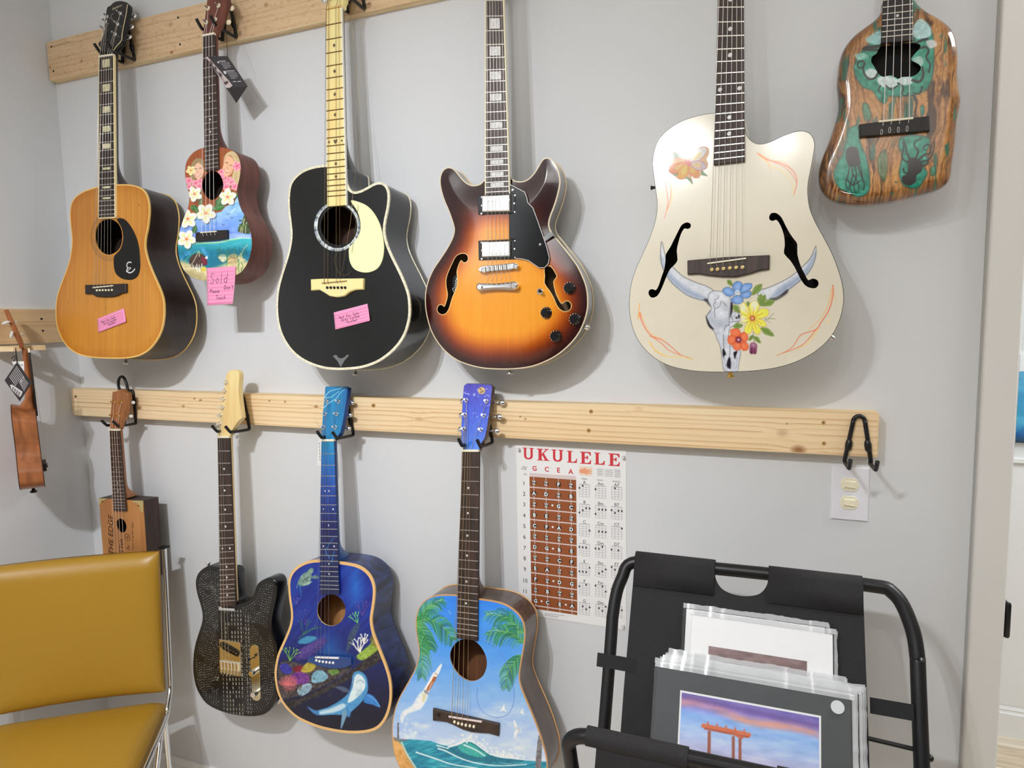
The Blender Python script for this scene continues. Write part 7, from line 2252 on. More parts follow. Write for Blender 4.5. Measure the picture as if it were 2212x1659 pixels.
    # birds and faint moon
    for pts in (((980, 1195), (1000, 1170), (1018, 1135), (1022, 1175), (1040, 1200), (1010, 1190)), ((1095, 1265), (1115, 1290), (1128, 1330), (1160, 1365), (1130, 1370), (1105, 1420), (1098, 1370), (1118, 1340), (1100, 1310)), ((1150, 1205), (1165, 1180), (1172, 1165), (1172, 1200), (1182, 1225), (1165, 1215))):
        cv.fill(z(*pts), (228, 232, 234), soft=.8, tex=14, ts=3)
    cv.line(z((1118, 1330), (1140, 1345), (1135, 1360)), 1.4, (130, 128, 128), .7)
    cv.line(z((515, 430), (525, 438), (535, 430)), 1.2, (190, 214, 240), .8)
    cv.line(z((568, 375), (572, 392), (585, 398)), 1.6, (150, 190, 240), .8)
    # palm trunk
    cv.fill(z((1300, 1390), (1325, 1440), (1325, 1520), (1318, 1640), (1310, 1760), (1270, 1760), (1272, 1640), (1285, 1500)), (120, 116, 118), soft=1, tex=36, ts=4)

    # palm fronds
    def frond(pts, L, side, n=34, droop=.6, cs=((34, 120, 60), (60, 150, 76), (24, 96, 52), (110, 176, 90))):
        p = crv(z(*pts), 10, False)
        for j in range(n):
            f_ = j / n
            q = p[int(f_ * (len(p) - 1))]
            d_ = p[min(int(f_ * (len(p) - 1)) + 1, len(p) - 1)] - p[max(int(f_ * (len(p) - 1)) - 1, 0)]
            d_ = d_ / (np.hypot(*d_) + 1e-6)
            l_ = L * (.45 + .9 * math.sin(math.pi * min(f_ * .9 + .12, 1))) * random.uniform(.8, 1.15)
            for sd in side:
                nn = A([-d_[1], d_[0]]) * sd
                e = q + d_ * l_ * .55 + nn * l_ * .55 + A([0, l_ * droop * .5])
                m = q + d_ * l_ * .35 + nn * l_ * .36
                cv.line([q, m, e], 2.0, random.choice(cs), .9, w2=.5)
        cv.line(p[::5], 1.6, (120, 170, 90), .8, w2=.8)
    frond(((300, 470), (350, 400), (420, 330), (520, 290)), 26, (1, -1))
    frond(((300, 470), (380, 440), (470, 470), (550, 540), (605, 620)), 30, (1, -1))
    frond(((305, 480), (350, 540), (390, 620), (415, 690)), 26, (1, -1))
    frond(((305, 490), (335, 640), (350, 780), (345, 920)), 26, (1, -1))
    frond(((1175, 560), (1100, 480), (1020, 420), (870, 405)), 30, (1, -1))
    frond(((1180, 640), (1100, 570), (1000, 540), (880, 575)), 28, (1, -1), droop=.9)
    frond(((1160, 740), (1100, 800), (1050, 880), (1030, 1010)), 24, (1, -1))
    for q in (((460, 300), (510, 285), (545, 300)), ((880, 400), (930, 395), (1000, 415)), ((900, 540), (960, 535), (1030, 550)), ((980, 385), (1010, 390), (1035, 400))):
        cv.line(z(*q), 1.6, (196, 222, 200), .7, w2=.6)
    # outline of the clear pickguard
    pgp = z((840, 610), (930, 650), (990, 720), (1050, 850), (1090, 980), (1098, 1080), (1080, 1170), (1030, 1230), (950, 1245), (870, 1220), (820, 1170), (795, 1090), (800, 1000))
    cv.build('painted_top', paint_mat('sky_artwork', rough=.38, coat=.2), G.root, lift=.0004)
    MB().prism(pl, crv(pl.loc(pgp + z((850, 920), (890, 840), (890, 740), (860, 660))), 4), .0004, .0004) if False else None
    mb = MB()
    mb.tube(crv([pl.W(A(p), .0006) for p in pgp], 4, False), .0006, 5).build('pickguard_rim', mat('rim_blue', (104, 140, 206), rough=.3), G.root)
    flat('top_edge', pl, G.out, [hole], 0., M_bd, G.root, thick=.003)
    G.binding(.0020, M_bd)
    b_ = MB().prism(pl, pl.loc(z((445, 1165), (985, 1290), (980, 1388), (900, 1365), (830, 1362), (760, 1355), (690, 1335), (620, 1300), (560, 1275), (500, 1265), (445, 1262))), 0, .008, bev=.0016).build('bridge', grain_mat('bridge_wood', (62, 46, 38), (40, 30, 26), (30, 90, 90), rough=.45), G.root)
    s0, s1 = pl.loc(z((570, 1233), (840, 1277)), .006)
    t = unit(s1 - s0)
    nn = A([-t[1], t[0]]) * .0018
    MB().prism(pl, [s0 - nn, s1 - nn, s1 + nn, s0 + nn], .006, .0115, bev=.0006).build('saddle', mat('pink_bone', (216, 196, 188), rough=.4), b_)
    pins = z((612, 1283), (643, 1295), (673, 1302), (705, 1310), (738, 1315), (770, 1322))
    for p in pins:
        MB().ell(pl.W(A(p), .0095), [.0036 * pl.ex, .0042 * pl.ey, .0034 * pl.n], 12, 7).build('bridge_pin', M_ivory, b_)
    MB().prism(pl, circ(pl.loc(z((497, 1215))[0]), .005, 5), .0078, .0084).build('star_mark', M_hole, b_)
    e = .0065
    G.S_loc = pl.loc(A((1006, 1551)), e)
    G.board([(997.7, 976.5), (1034.7, 976.5), (1031.6, 1385), (986, 1378.7)], e, 20, M_rosew, fw=.0020)
    G.dots(((3, .42), (5, .42), (7, .42), (9, .42), (12, .42), (15, .42)), .0028, M_pearl)
    G.neck(M_s, np.linalg.norm(pl.loc(A((1012, 1290)), e) - G.nm), .021, .080)
    G.nut(M_bone, w=.0055)
    hp = G.head_plane(math.radians(11))
    ho = v_((573, 552), (565, 470), (560, 420), (566, 300), (573, 180), (580, 105), (600, 89), (690, 91), (765, 97), (779, 110), (770, 200), (757, 300), (742, 400), (727, 465), (705, 500), (686, 552))
    G.head(hp, ho, M_s, smooth=False)
    c3 = Canvas(hp, inset(G.hout, .0010), (), .0009)
    s = np.clip((c3.V - 830) / 140, 0, 1)
    c3.C = np.stack([np.interp(s, [0, .4, 1], v) for v in ([52, 40, 52], [40, 70, 112], [168, 196, 206])], -1)
    c3.C += ((fbm(c3.U / 6, c3.V / 10, 3) - .5) * 40)[:, None] * A([.6, .8, .8])
    for k_ in range(34):
        q = v_((random.uniform(585, 765), random.uniform(105, 330)))[0]
        c3.dot(q[0], q[1], random.uniform(.4, .9), (236, 240, 250), .95, soft=.5)
    for q in (((582, 155), (618, 168)), ((735, 170), (757, 178)), ((652, 158), (652, 178)), ((643, 168), (662, 168))):
        c3.line(v_(*q), 1.1, (226, 232, 250), .9)
    c3.dot(*v_((703, 140))[0], 7.6, (206, 170, 104))
    for dx, dy in ((-2, -3), (3, 1), (-1, 3.4)):
        q = v_((703, 140))[0]
        c3.dot(q[0] + dx, q[1] + dy, 2.2, (84, 62, 40), .8)
    c3.build('painted_head', paint_mat('sky_head', rough=.25, coat=.6), G.root, lift=.0004)
    posts = v_((580, 403), (588, 305), (597, 205), (737, 212), (718, 310), (698, 408))
    for j, p in enumerate(posts):
        G.tuner(p, -1 if j < 3 else 1, M_chrome, M_chrome if j else M_chrome, reach=.025 if j > 2 else .010, r=.0034, bl=.009, bw=.0075)
    sad = [pl.px(s0 + (s1 - s0) * t_, .0115) for t_ in (.10, .27, .43, .58, .72, .86)]
    G.strings([.10, .24, .38, .52], sad[:4], mat('bronze_string', (186, 160, 122), rough=.35, metal=.8), r=.0006, posts=posts[:4], pins=pins[:4])
    for q in (((1004, 928), (1000, 935), (994, 939), (986, 937)), ((1003, 898), (998, 902), (995, 904))):
        MB().tube([hp.W(A(p), .008) for p in q], .0005, 4, cap=False).build('string_end', M_steel, G.root)
    return G


kg = build_sky()
hook(1.469, 1.352, 1.259, -0.038, 'black wire hook under the starry night headstock')
hook(2.2875, 1.354, 1.259, -0.038, 'empty black wire hook at the end of the pine rail above the outlet', hw=.0225)

# ------------------------------------------------------------------ ukulele chord poster
def build_poster():
    pl = wall_plane(-.0012)
    p = lambda *q: Z(1090, 940, 3.95, *q)
    h = lambda *q: Z(1080, 940, 6.9125, *q)
    quad = pl.loc([(1117, 957.5), (1352, 975), (1354, 1361), (1120.5, 1325)])
    x0, x1 = quad[:, 0].min() + .001, quad[:, 0].max() - .001
    y0, y1 = quad[2:, 1].mean(), quad[:2, 1].mean()
    root = empty('poster', pl.w(quad.mean(0)), 'white UKULELE chord and fretboard chart poster pinned below the pine rail', 'poster')
    MB().prism(pl, [(x0, y0), (x1, y0), (x1, y1), (x0, y1)], -.0008, 0).build('sheet', mat('poster_paper', (226, 226, 228), rough=.35, coat=.1), root)
    M_red, M_blk, M_gry, M_brn, M_lt = (mat(n, c, rough=.5) for n, c in (('print_red', (196, 48, 58)), ('print_black', (36, 34, 36)), ('print_grey', (150, 150, 156)), ('print_brown', (140, 76, 38)), ('print_pink_grey', (206, 190, 188))))
    o = .0003
    # slab-serif title
    GL = {
        'U': [[(0, 1), (.42, 1), (.42, .93), (.32, .93), (.32, .25), (.40, .14), (.52, .11), (.62, .16), (.70, .28), (.70, .93), (.58, .93), (.58, 1), (1, 1), (1, .93), (.90, .93), (.90, .25), (.80, .08), (.62, 0), (.38, 0), (.2, .08), (.12, .25), (.12, .93), (0, .93)]],
        'L': [[(0, 1), (.56, 1), (.56, .93), (.42, .93), (.42, .09), (.66, .09), (.84, .18), (.92, .36), (1, .36), (.97, 0), (0, 0), (0, .07), (.14, .07), (.14, .93), (0, .93)]],
        'E': [[(0, 1), (.96, 1), (.98, .70), (.90, .70), (.82, .85), (.68, .91), (.42, .91), (.42, .57), (.55, .57), (.64, .68), (.72, .68), (.72, .38), (.64, .38), (.55, .48), (.42, .48), (.42, .09), (.68, .09), (.86, .17), (.92, .34), (1, .34), (.97, 0), (0, 0), (0, .07), (.14, .07), (.14, .93), (0, .93)]],
        'K': [[(0, 1), (.50, 1), (.50, .93), (.38, .93), (.38, .55), (.72, .93), (.60, .93), (.60, 1), (.97, 1), (.97, .93), (.84, .93), (.56, .62), (.88, .07), (1, .07), (1, 0), (.56, 0), (.56, .07), (.64, .07), (.44, .46), (.38, .40), (.38, .07), (.50, .07), (.50, 0), (0, 0), (0, .07), (.12, .07), (.12, .93), (0, .93)]],
    }
    for ch, (ax, ay, bx, by) in zip('UKULELE', ((338, 180, 508, 370), (552, 195, 738, 390), (770, 208, 948, 405), (1000, 228, 1152, 420), (1196, 240, 1362, 438), (1408, 255, 1566, 450), (1620, 266, 1790, 470))):
        a, b = pl.loc(h((ax, ay), (bx, by)))
        sl = (h((bx, by))[0][0] - h((ax, ay))[0][0])
        a, b = pl.loc(h((ax, ay + 4), (bx, by - 4)))
        tmp = MB()
        for poly in GL[ch]:
            q = A(poly) * A([b[0] - a[0], a[1] - b[1]]) + A([a[0], b[1]])
            tri = tessellate_polygon([[Vector((v[0], v[1], 0)) for v in q]])
            F = []
            for t in tri:
                A0, B0, C0 = (q[i] for i in t)
                F.append(t if (B0[0] - A0[0]) * (C0[1] - A0[1]) - (B0[1] - A0[1]) * (C0[0] - A0[0]) > 0 else t[::-1])
            tmp.add(pl.w(q, o), F)
        tmp.build('title_letter', M_red, root)
    mb = MB()
    for ch, q in zip('GCEA', h((517, 495), (700, 508), (873, 522), (1058, 542))):
        put_text(mb, pl, ch, pl.loc(A(q)), .0165, o, bold=.0004)
    mb.build('string_letters', M_red, root)
    mb = MB()
    for k_, q in enumerate(p((165, 410), (167, 500), (168, 590), (168, 684), (169, 775), (170, 867), (171, 962), (172, 1050), (173, 1142), (174, 1240), (174, 1330))):
        put_text(mb, pl, str(k_ + 1), pl.loc(A(q)), .0145, o)
    put_text(mb, pl, 'Open', pl.loc(p((172, 270))[0]), .0055, o)
    put_text(mb, pl, 'Strings', pl.loc(p((165, 286))[0]), .0055, o)
    put_text(mb, pl, 'Nut', pl.loc(p((178, 332))[0]), .0055, o)
    put_text(mb, pl, 'MAJOR', pl.loc(p((682, 373))[0]), .0045, o)
    put_text(mb, pl, 'MINOR', pl.loc(p((815, 384))[0]), .0045, o)
    put_text(mb, pl, 'SEVENTH', pl.loc(p((955, 396))[0]), .0045, o)
    mb.build('fret_numbers', M_blk, root)
    # neck chart
    ql = pl.loc(p((217, 352), (612, 382), (619, 1532), (226, 1478)))
    bx0, bx1 = ql[[0, 3], 0].mean(), ql[[1, 2], 0].mean()
    by1, by0 = ql[:2, 1].mean(), ql[2:, 1].mean()
    ch = MB().add(pl.w([(bx0, by0), (bx1, by0), (bx1, by1), (bx0, by1)], o), [(0, 1, 2, 3)]).build('neck_chart', M_brn, root)
    mb = MB().add(pl.w([(bx0, by1 + .0015), (bx1, by1 + .0015), (bx1, by1 + .009), (bx0, by1 + .009)], o), [(0, 1, 2, 3)])
    fy = [pl.loc(p((415, yy))[0])[1] for yy in (458, 551, 645, 737, 829, 920, 1014, 1104, 1196, 1290, 1383, 1476)]
    for yy in fy:
        ribbon(mb, pl, [(bx0, yy), (bx1, yy)], .0030, o * 2)
    sx = [np.mean([pl.loc(p((a, 352))[0])[0], pl.loc(p((a + 8, 1500))[0])[0]]) for a in (255, 357, 462, 567)]
    for xx in sx:
        ribbon(mb, pl, [(xx, by0), (xx, by1 + .009)], .0014, o * 2.5)
    mb.build('chart_lines', M_lt, ch)
    notes = ['G#Ab C#Db F A#Bb', 'A D F#Gb B', 'A#Bb D#Eb G C', 'B E G#Ab C#Db', 'C F A D', 'C#Db F#Gb A#Bb D#Eb', 'D G B E', 'D#Eb G#Ab C F', 'E A C#Db F#Gb', 'F A#Bb D G', 'F#Gb B D#Eb G#Ab', 'G C E A']
    tops = [by1] + fy[:-1]
    mb, mt = MB(), MB()
    for r, row in enumerate(notes):
        yy = (tops[r] + fy[r]) / 2 - .001
        for c_, nm in enumerate(row.split()):
            q = A((sx[c_], yy))
            if len(nm) == 1:
                mb.add(pl.w(circ(q, .0062, 18), o * 4), [tuple(range(18))])
                put_text(mt, pl, nm, q, .0125, o * 5, bold=.0006)
            else:
                mb.add(pl.w(circ(q, .0048, 14, .0062), o * 4), [tuple(range(14))])
                put_text(mt, pl, nm[:2], q + A([0, .0032]), .0064, o * 5, bold=.0002)
                put_text(mt, pl, nm[2:], q - A([0, .0032]), .0064, o * 5, bold=.0002)
                for s_ in (-1, 1):
                    ribbon(mb, pl, [q + A([s_ * .005, .003]), q + A([s_ * .0075, .0032])], .0012, o * 4)
                    ribbon(mb, pl, [q + A([s_ * .005, -.003]), q + A([s_ * .0075, -.0032])], .0012, o * 4)
    for r, cc in ((2, 1), (4, 1), (6, 1), (9, 1), (11, 0), (11, 2)):
        q = A(((sx[cc] + sx[cc + 1]) / 2, (tops[r] + fy[r]) / 2))
        mt.add(pl.w(circ(q, .0026, 12), o * 4), [tuple(range(12))])
    mb.build('note_spots', M_blk, ch)
    mt.build('note_letters', mat('print_white', (230, 226, 222), rough=.5), ch)
    # chord boxes
    names = [['A', 'B', 'C', 'D', 'E', 'F', 'G'], ['Am', 'Bm', 'Cm', 'Dm', 'Em', 'Fm', 'Gm'], ['A7', 'B7', 'C7', 'D7', 'E7', 'F7', 'G7']]
    fing = [['2100', '4322', '0003', '2220', '4442', '2010', '0232'], ['2000', '4222', '0333', '2210', '0432', '1013', '0231'], ['0100', '2322', '0001', '2020', '1202', '2313', '0212']]
    for ci, xc in enumerate((682, 820, 957)):
        for ri in range(7):
            yc = (418, 430, 440)[ci] + ri * (168.5 if ci else 168)
            a, b = pl.loc(p((xc - 44, yc), (xc + 44, yc + 112)))
            mb, md = MB(), MB()
            W_, H_ = b[0] - a[0], a[1] - b[1]
            for k_ in range(4):
                ribbon(mb, pl, [(a[0] + W_ * k_ / 3, a[1]), (a[0] + W_ * k_ / 3, b[1])], .0006, o)
            for k_ in range(6):
                ribbon(mb, pl, [(a[0], a[1] - H_ * k_ / 5), (b[0], a[1] - H_ * k_ / 5)], .0006 if k_ else .0012, o)
            box = mb.build('chord_box', M_gry, root)
            put_text(md, pl, names[ci][ri], (a[0] + W_ / 2, a[1] + .0055), .0105, o)
            for k_, f_ in enumerate(fing[ci][ri]):
                if f_ != '0':
                    md.add(pl.w(circ((a[0] + W_ * k_ / 3, a[1] - H_ * (int(f_) - .5) / 5), .0022, 10), o * 2), [tuple(range(10))])
            md.build('chord_name', M_blk, box)
    # small hand picture and explanation block
    q = pl.loc(p((638, 262), (748, 272), (748, 348), (638, 340)))
    pic = MB().add(pl.w(q, o), [(3, 2, 1, 0)]).build('hand_picture', mat('print_cream', (226, 206, 186), rough=.5), root)
    md = MB().add(pl.w(crv(pl.loc(p((640, 292), (665, 288), (690, 276), (700, 282), (690, 292), (742, 292), (744, 298), (708, 302), (744, 308), (742, 316), (706, 312), (738, 326), (734, 332), (698, 322), (712, 340), (704, 342), (680, 326), (642, 322))), 2)[::-1], o * 2), [tuple(range(36))])
    md.build('drawn_hand', mat('print_skin', (226, 150, 116), rough=.5), pic)
    mb = MB()
    for k_ in range(6):
        ribbon(mb, pl, pl.loc(p((790 + 8 * k_, 284), (792 + 8 * k_, 345))), .0005, o)
        ribbon(mb, pl, pl.loc(p((868 + 10 * k_, 294), (868 + 10 * k_, 352))), .0005, o)
    for k_ in range(4):
        ribbon(mb, pl, pl.loc(p((790, 290 + 18 * k_), (930, 300 + 18 * k_))), .0005, o)
    for k_ in range(8):
        ribbon(mb, pl, pl.loc(p((938, 294 + 9 * k_), (985 + 8 * (k_ % 2), 298 + 9 * k_))), .0009, o)
    for k_ in range(2):
        ribbon(mb, pl, pl.loc(p((340, 1522 + 14 * k_), (510 - 50 * k_, 1540 + 10 * k_))), .0012, o)
    mb.build('small_print', M_gry, root)['kind'] = 'stuff'
    for q in p((125, 118), (1015, 185), (1012, 1622)):
        MB().lathe(pl.W(A(q)), (0, -1, 0), [(.0042, 0), (.0042, .002), (.0022, .003), (.0022, .007), (.0036, .008), (.0034, .0095)], 14).build('push_pin', mat('clear_pin', (206, 206, 206), rough=.15), root)


build_poster()


# ------------------------------------------------------------------ wall outlet
def build_outlet():
    pl = wall_plane(0.)
    q = pl.loc([(1796.7, 1006.3), (1878, 1009.5), (1874, 1126.5), (1793.6, 1118.4)])
    x0, x1, z0, z1 = q[[0, 3], 0].mean(), q[[1, 2], 0].mean(), q[2:, 1].mean(), q[:2, 1].mean()
    root = empty('wall_outlet', pl.w(q.mean(0)), 'white wall outlet plate with two ivory safety caps under the empty hook', 'outlet')
    MB().prism(pl, [(x0, z0), (x1, z0), (x1, z1), (x0, z1)], 0, .0055, bev=.0022).build('plate', mat('plate_white', (216, 216, 224), rough=.35), root)
    M_iv = mat('outlet_ivory', (222, 216, 192), rough=.3, coat=.3)
    for c in ((1835.5, 1047), (1834.5, 1086)):
        m = pl.loc(A(c), .006)
        w_, hh = .0172, .0140
        ol = [(m[0] + w_ * math.cos(t) if abs(math.cos(t)) < .99 else m[0] + w_ * math.cos(t), m[1] + max(-hh, min(hh, w_ * math.sin(t)))) for t in np.linspace(0, 2 * math.pi, 32, endpoint=False)]
        s = MB().prism(pl, ol, .0050, .0072, bev=.0008).build('socket', M_iv, root)
        MB().prism(pl, [(m[0] - .012, m[1] - .0085), (m[0] + .012, m[1] - .0085), (m[0] + .012, m[1] + .0085), (m[0] - .012, m[1] + .0085)], .007, .0100, bev=.0022).build('safety_cap', M_iv, s)
        MB().prism(pl, [(m[0] - .010, m[1] - .0015), (m[0] + .010, m[1] - .0045), (m[0] + .010, m[1] - .0065), (m[0] - .010, m[1] - .0045)], .0098, .0118, bev=.0006).build('cap_grip', mat('ivory_shade', (206, 198, 170), rough=.4), s)
    c = (q.mean(0))
    MB().lathe(pl.w(c + A([0, .0006]), .0055), (0, -1, 0), [(.0028, 0), (.0022, .001)], 12).build('screw', MATS['plate_white'], root)


build_outlet()


# ------------------------------------------------------------------ art in the next room, seen past the casing
def frame_art(name, label, x0, x1, z0, z1, bands, white=None):
    pl = wall_plane(1.283)
    root = empty(name, (x0, 1.28, z0), label, 'picture')
    wz = white or (z0, z1)
    MB().prism(pl, [(x0, wz[0]), (x1, wz[0]), (x1, wz[1]), (x0, wz[1])], .0005, .012).build('canvas_panel', mat('canvas_white', (216, 220, 222), rough=.6), root)
    cv = Canvas(pl, ccw([(x0, z0), (x1, z0), (x1, z1), (x0, z1)]) * 1.0, (), .006, off=.0124)
    t = (cv.P[:, 1] - z0) / (z1 - z0)
    xs = [b[0] for b in bands]
    cv.C = np.stack([np.interp(t, xs, [b[1][k] for b in bands]) for k in range(3)], -1)
    cv.C += ((fbm(cv.P[:, 0] * 26, cv.P[:, 1] * 50, 7) - .5) * 50)[:, None]
    cv.build('painted_face', paint_mat('far_canvas', rough=.6, coat=0.), root)


frame_art('picture', 'tall blue seascape picture partly hidden by the door casing', 2.935, 3.30, 1.093, 1.345, [(0, (36, 52, 66)), (.12, (24, 90, 150)), (.3, (70, 160, 196)), (.6, (60, 146, 190)), (1, (84, 160, 196))], (1.093, 1.405))
frame_art('picture', 'red and orange sunset picture above the blue one past the casing', 2.955, 3.32, 1.470, 1.70, [(0, (110, 40, 34)), (.35, (176, 60, 40)), (.55, (236, 140, 70)), (.75, (60, 56, 50)), (1, (90, 90, 80))])
pl = wall_plane(1.283)
ca = empty('caption_card', pl.w(A((2.945, 1.435))), 'tiny white caption card below the red sunset picture', 'card')
MB().prism(pl, [(2.945, 1.42), (3.02, 1.42), (3.02, 1.448), (2.945, 1.448)], 0, .001).build('card', mat('white_paper2', (216, 216, 212), rough=.7), ca)
mb = MB()
for k_ in range(2):
    ribbon(mb, pl, [(2.95, 1.440 - .010 * k_), (3.0, 1.440 - .010 * k_)], .0035, .0014)
mb.build('print', mat('print_black', (36, 34, 36)), ca)
struct(MB().box((1.6, 1.275, .118), (4.6, 1.283, 1.03)).box((1.6, 1.265, 1.022), (4.6, 1.283, 1.036)).build('trim_low_panel', mat('low_panel_white', (222, 226, 228), rough=.5)))  # pale low panel with a ledge along the next room's wall

# ------------------------------------------------------------------ black sling print rack
def build_rack():
    p = lambda *q: Z(1180, 1150, 2.1434, *q)
    a = math.radians(23)
    y0 = -.17
    z0 = hit(A((1600, 1228)), A([0, y0, 0]), A([0, 1, 0]))[2]
    pr = Plane((2.08, y0, z0), (1, 0, 0), (0, -math.cos(a), math.sin(a)))      # back frame
    root = empty('print_rack', (2.10, -.42, 0), 'black folding sling rack with tube frame holding sleeved art prints', 'rack')
    R = .0125
    c = pr.loc([(1318, 1480), (1330, 1310), (1343, 1250), (1378, 1214), (1545, 1228), (1862, 1259), (1930, 1282), (1966, 1345), (1976, 1420), (1986, 1560)])
    bot = (0 - z0) / math.cos(a)
    lx, rx = c[1][0] - .004, c[8][0] + .004
    P = [(lx, bot + .02), (lx, c[0][1]), (lx, c[1][1] - .01), (c[2][0], c[2][1]), (c[3][0], c[4][1] - .004), (c[4][0], c[4][1]), (c[5][0], c[4][1] + .002), (c[6][0], c[6][1]), (c[7][0], c[7][1]), (rx, c[8][1]), (rx, c[9][1]), (rx, bot + .02)]
    MB().tube(pr.w(crv(P, 6, False)), R, 14).build('back_frame', M_black, root)
    ytop = c[4][1] + .001
    for x in (lx, rx):
        MB().lathe(pr.w(A((x, bot + .03))), unit(A([0, -math.sin(a), -math.cos(a)])), [(R * 1.15, 0), (R * 1.2, .03), (R, .036)], 14).build('rubber_foot', M_black, root)
    # front frame, crossing the other way
    b = math.radians(21)
    yf, zf = -.49, .862
    pf = Plane((2.08, yf, zf), (1, 0, 0), (0, -math.cos(b), -math.sin(b)))
    f0 = pf.loc([(1229, 1640), (1229, 1618), (1246, 1594), (1275, 1596)])
    bf = -zf / math.cos(b)
    L, Rr = lx - .02, rx + .02
    P = [(L, bf + .02), (L, -.20), (L, -.06), (L + .004, -.022), (L + .035, .0), (L + .12, .002), (Rr - .12, .002), (Rr - .035, .0), (Rr - .004, -.022), (Rr, -.06), (Rr, -.2), (Rr, bf + .02)]
    MB().tube(pf.w(crv(P, 6, False)), R, 14).build('front_frame', M_black, root)
    for x in (L, Rr):
        MB().lathe(pf.w(A((x, bf + .03))), unit(A([0, math.sin(b), -math.cos(b)])), [(R * 1.15, 0), (R * 1.2, .03), (R, .036)], 14).build('rubber_foot', M_black, root)
    # cloth: over the back bar, down into the trough and up over the front bar
    M_c = grain_mat('black_canvas', (36, 35, 37), (27, 26, 28), (500, 500, 500), rough=.85, bump=.3)
    cl = pr.loc([(1374, 1205), (1862, 1255)])
    xl, xr = cl[0][0], cl[1][0]
    sl = pr.loc([(1545, 1228), (1660, 1240), (1600, 1285)])
    sx0, sx1 = sl[0][0], sl[1][0]
    sd = ytop - sl[2][1]

    def sheet(fn, nx, ny, name, skip=None, th=.0016):
        g_ = np.array([[fn(i / nx, j / ny) for i in range(nx + 1)] for j in range(ny + 1)])
        V = g_.reshape(-1, 3)
        F = [(j * (nx + 1) + i, (j + 1) * (nx + 1) + i, (j + 1) * (nx + 1) + i + 1, j * (nx + 1) + i + 1) for j in range(ny) for i in range(nx) if not (skip and skip(i / nx, j / ny, 1 / nx, 1 / ny))]
        o_ = mk(name, V, F, M_c, root, True)
        m_ = o_.modifiers.new('thickness', 'SOLIDIFY')
        m_.thickness = th
        m_.offset = 0
        return o_
    # the back panel with its oval hand slot
    dep = .60

    def outline_panel():
        n = 24
        ed = []
        W_ = xr - xl
        topo = ytop - .002
        slot = [(sx0, topo), (sx0 + .003, topo - sd * .45), (sx0 + .018, topo - sd * .85), ((sx0 + sx1) / 2, topo - sd), (sx1 - .018, topo - sd * .85), (sx1 - .003, topo - sd * .45), (sx1, topo)]
        ol = [(xl, topo), *slot[:1], *[tuple(v) for v in crv(slot, 4, False)[1:-1]], slot[-1], (xr, topo), (xr + .004, topo - .25), (xr + .006, topo - dep), (xl - .004, topo - dep), (xl - .004, topo - .25)]
        return ol
    MB().prism(pr, outline_panel(), .0095, .0112).build('back_sling', M_c, root)
    for u0, u1 in ((xl, sx0), (sx1, xr)):
        # cloth sleeve wrapped round the top bar
        t = np.linspace(-.35 * math.pi, 1.15 * math.pi, 18)
        yb = c[4][1]
        prof = [(yb + (R + .003) * math.sin(q), (R + .003) * math.cos(q)) for q in t if q > -.05] + [(yb - .012, -.008), (yb - .05, .008)]
        prof = [(yb - .052, .0128), (yb - .02, .0150)] + prof
        V = np.concatenate([pr.w(A([[x, q[0]] for q in prof]), A([q[1] for q in prof])) for x in (u0, u1)])
        n = len(prof)
        o_ = mk('cloth_sleeve', V, [(i, i + 1, i + 1 + n, i + n) for i in range(n - 1)], M_c, root, True)
        m_ = o_.modifiers.new('thickness', 'SOLIDIFY')
        m_.thickness = .0018
    t0 = pr.w(A((0, ytop - dep)), .0105)
    bl = A([0, t0[1] - .02, t0[2] - .03])
    xs = (2.08 + xl - .004, 2.08 + xr + .006)
    PP = [A([0, t0[1], t0[2]]), bl, A([0, bl[1] - .06, bl[2] - .005]), A([0, -.482, .60]), A([0, yf - .010, zf + .012])]
    crvp = crv(PP, 5, False)
    V = np.concatenate([crvp + A([x, 0, 0]) for x in xs])
    n = len(crvp)
    o_ = mk('front_sling', V, [(i, i + 1, i + 1 + n, i + n) for i in range(n - 1)], M_c, root, True)
    m_ = o_.modifiers.new('thickness', 'SOLIDIFY')
    m_.thickness = .0018
    fx0, fx1 = hit(A([(1268, 1590)]), A([0, yf, 0]), A([0, 1, 0]))[0][0], hit(A([(1487, 1630)]), A([0, yf, 0]), A([0, 1, 0]))[0][0]
    for u0, u1 in ((fx0, fx1), (fx1 + .13, fx1 + .13 + (fx1 - fx0))):
        MB().tube([(u0, yf, zf + .0016), (u0 + .0005, yf, zf + .0016), (u1, yf, zf + .0016)], R + .0035, 16).build('cloth_sleeve', M_c, root)
    # cross bar with straps behind the cloth
    cb = pr.loc([(1305, 1430), (1960, 1530)])
    for q, nm in ((pr.loc(p((240, 600), (395, 598))), 'strap'), (pr.loc(p((1495, 800), (1665, 822))), 'strap')):
        yy = q[:, 1].mean()
        MB().prism(pr, [(q[0][0], yy - .013), (q[1][0] + .01, yy - .013), (q[1][0] + .01, yy + .013), (q[0][0], yy + .013)], .010, .0122).build('strap', mat('strap_black', (22, 22, 24), rough=.8), root)
    for (u, v), (u2, v2) in (((lx, c[0][1] + .045), (xl, c[0][1] + .045)), ((xr, c[0][1] - .008), (rx, c[0][1] - .012))):
        MB().tube([pr.w(A((u, v)), -.004), pr.w(A((u2, v2)), -.004)], .004, 8).build('cross_bar', M_black, root)
    for q in ((lx - R, c[0][1] + .05), (rx + R, c[0][1] - .02)):
        MB().ell(pr.w(A(q)), .006 * np.eye(3), 10, 7).build('rivet', M_black, root)
    return pr


pr = build_rack()


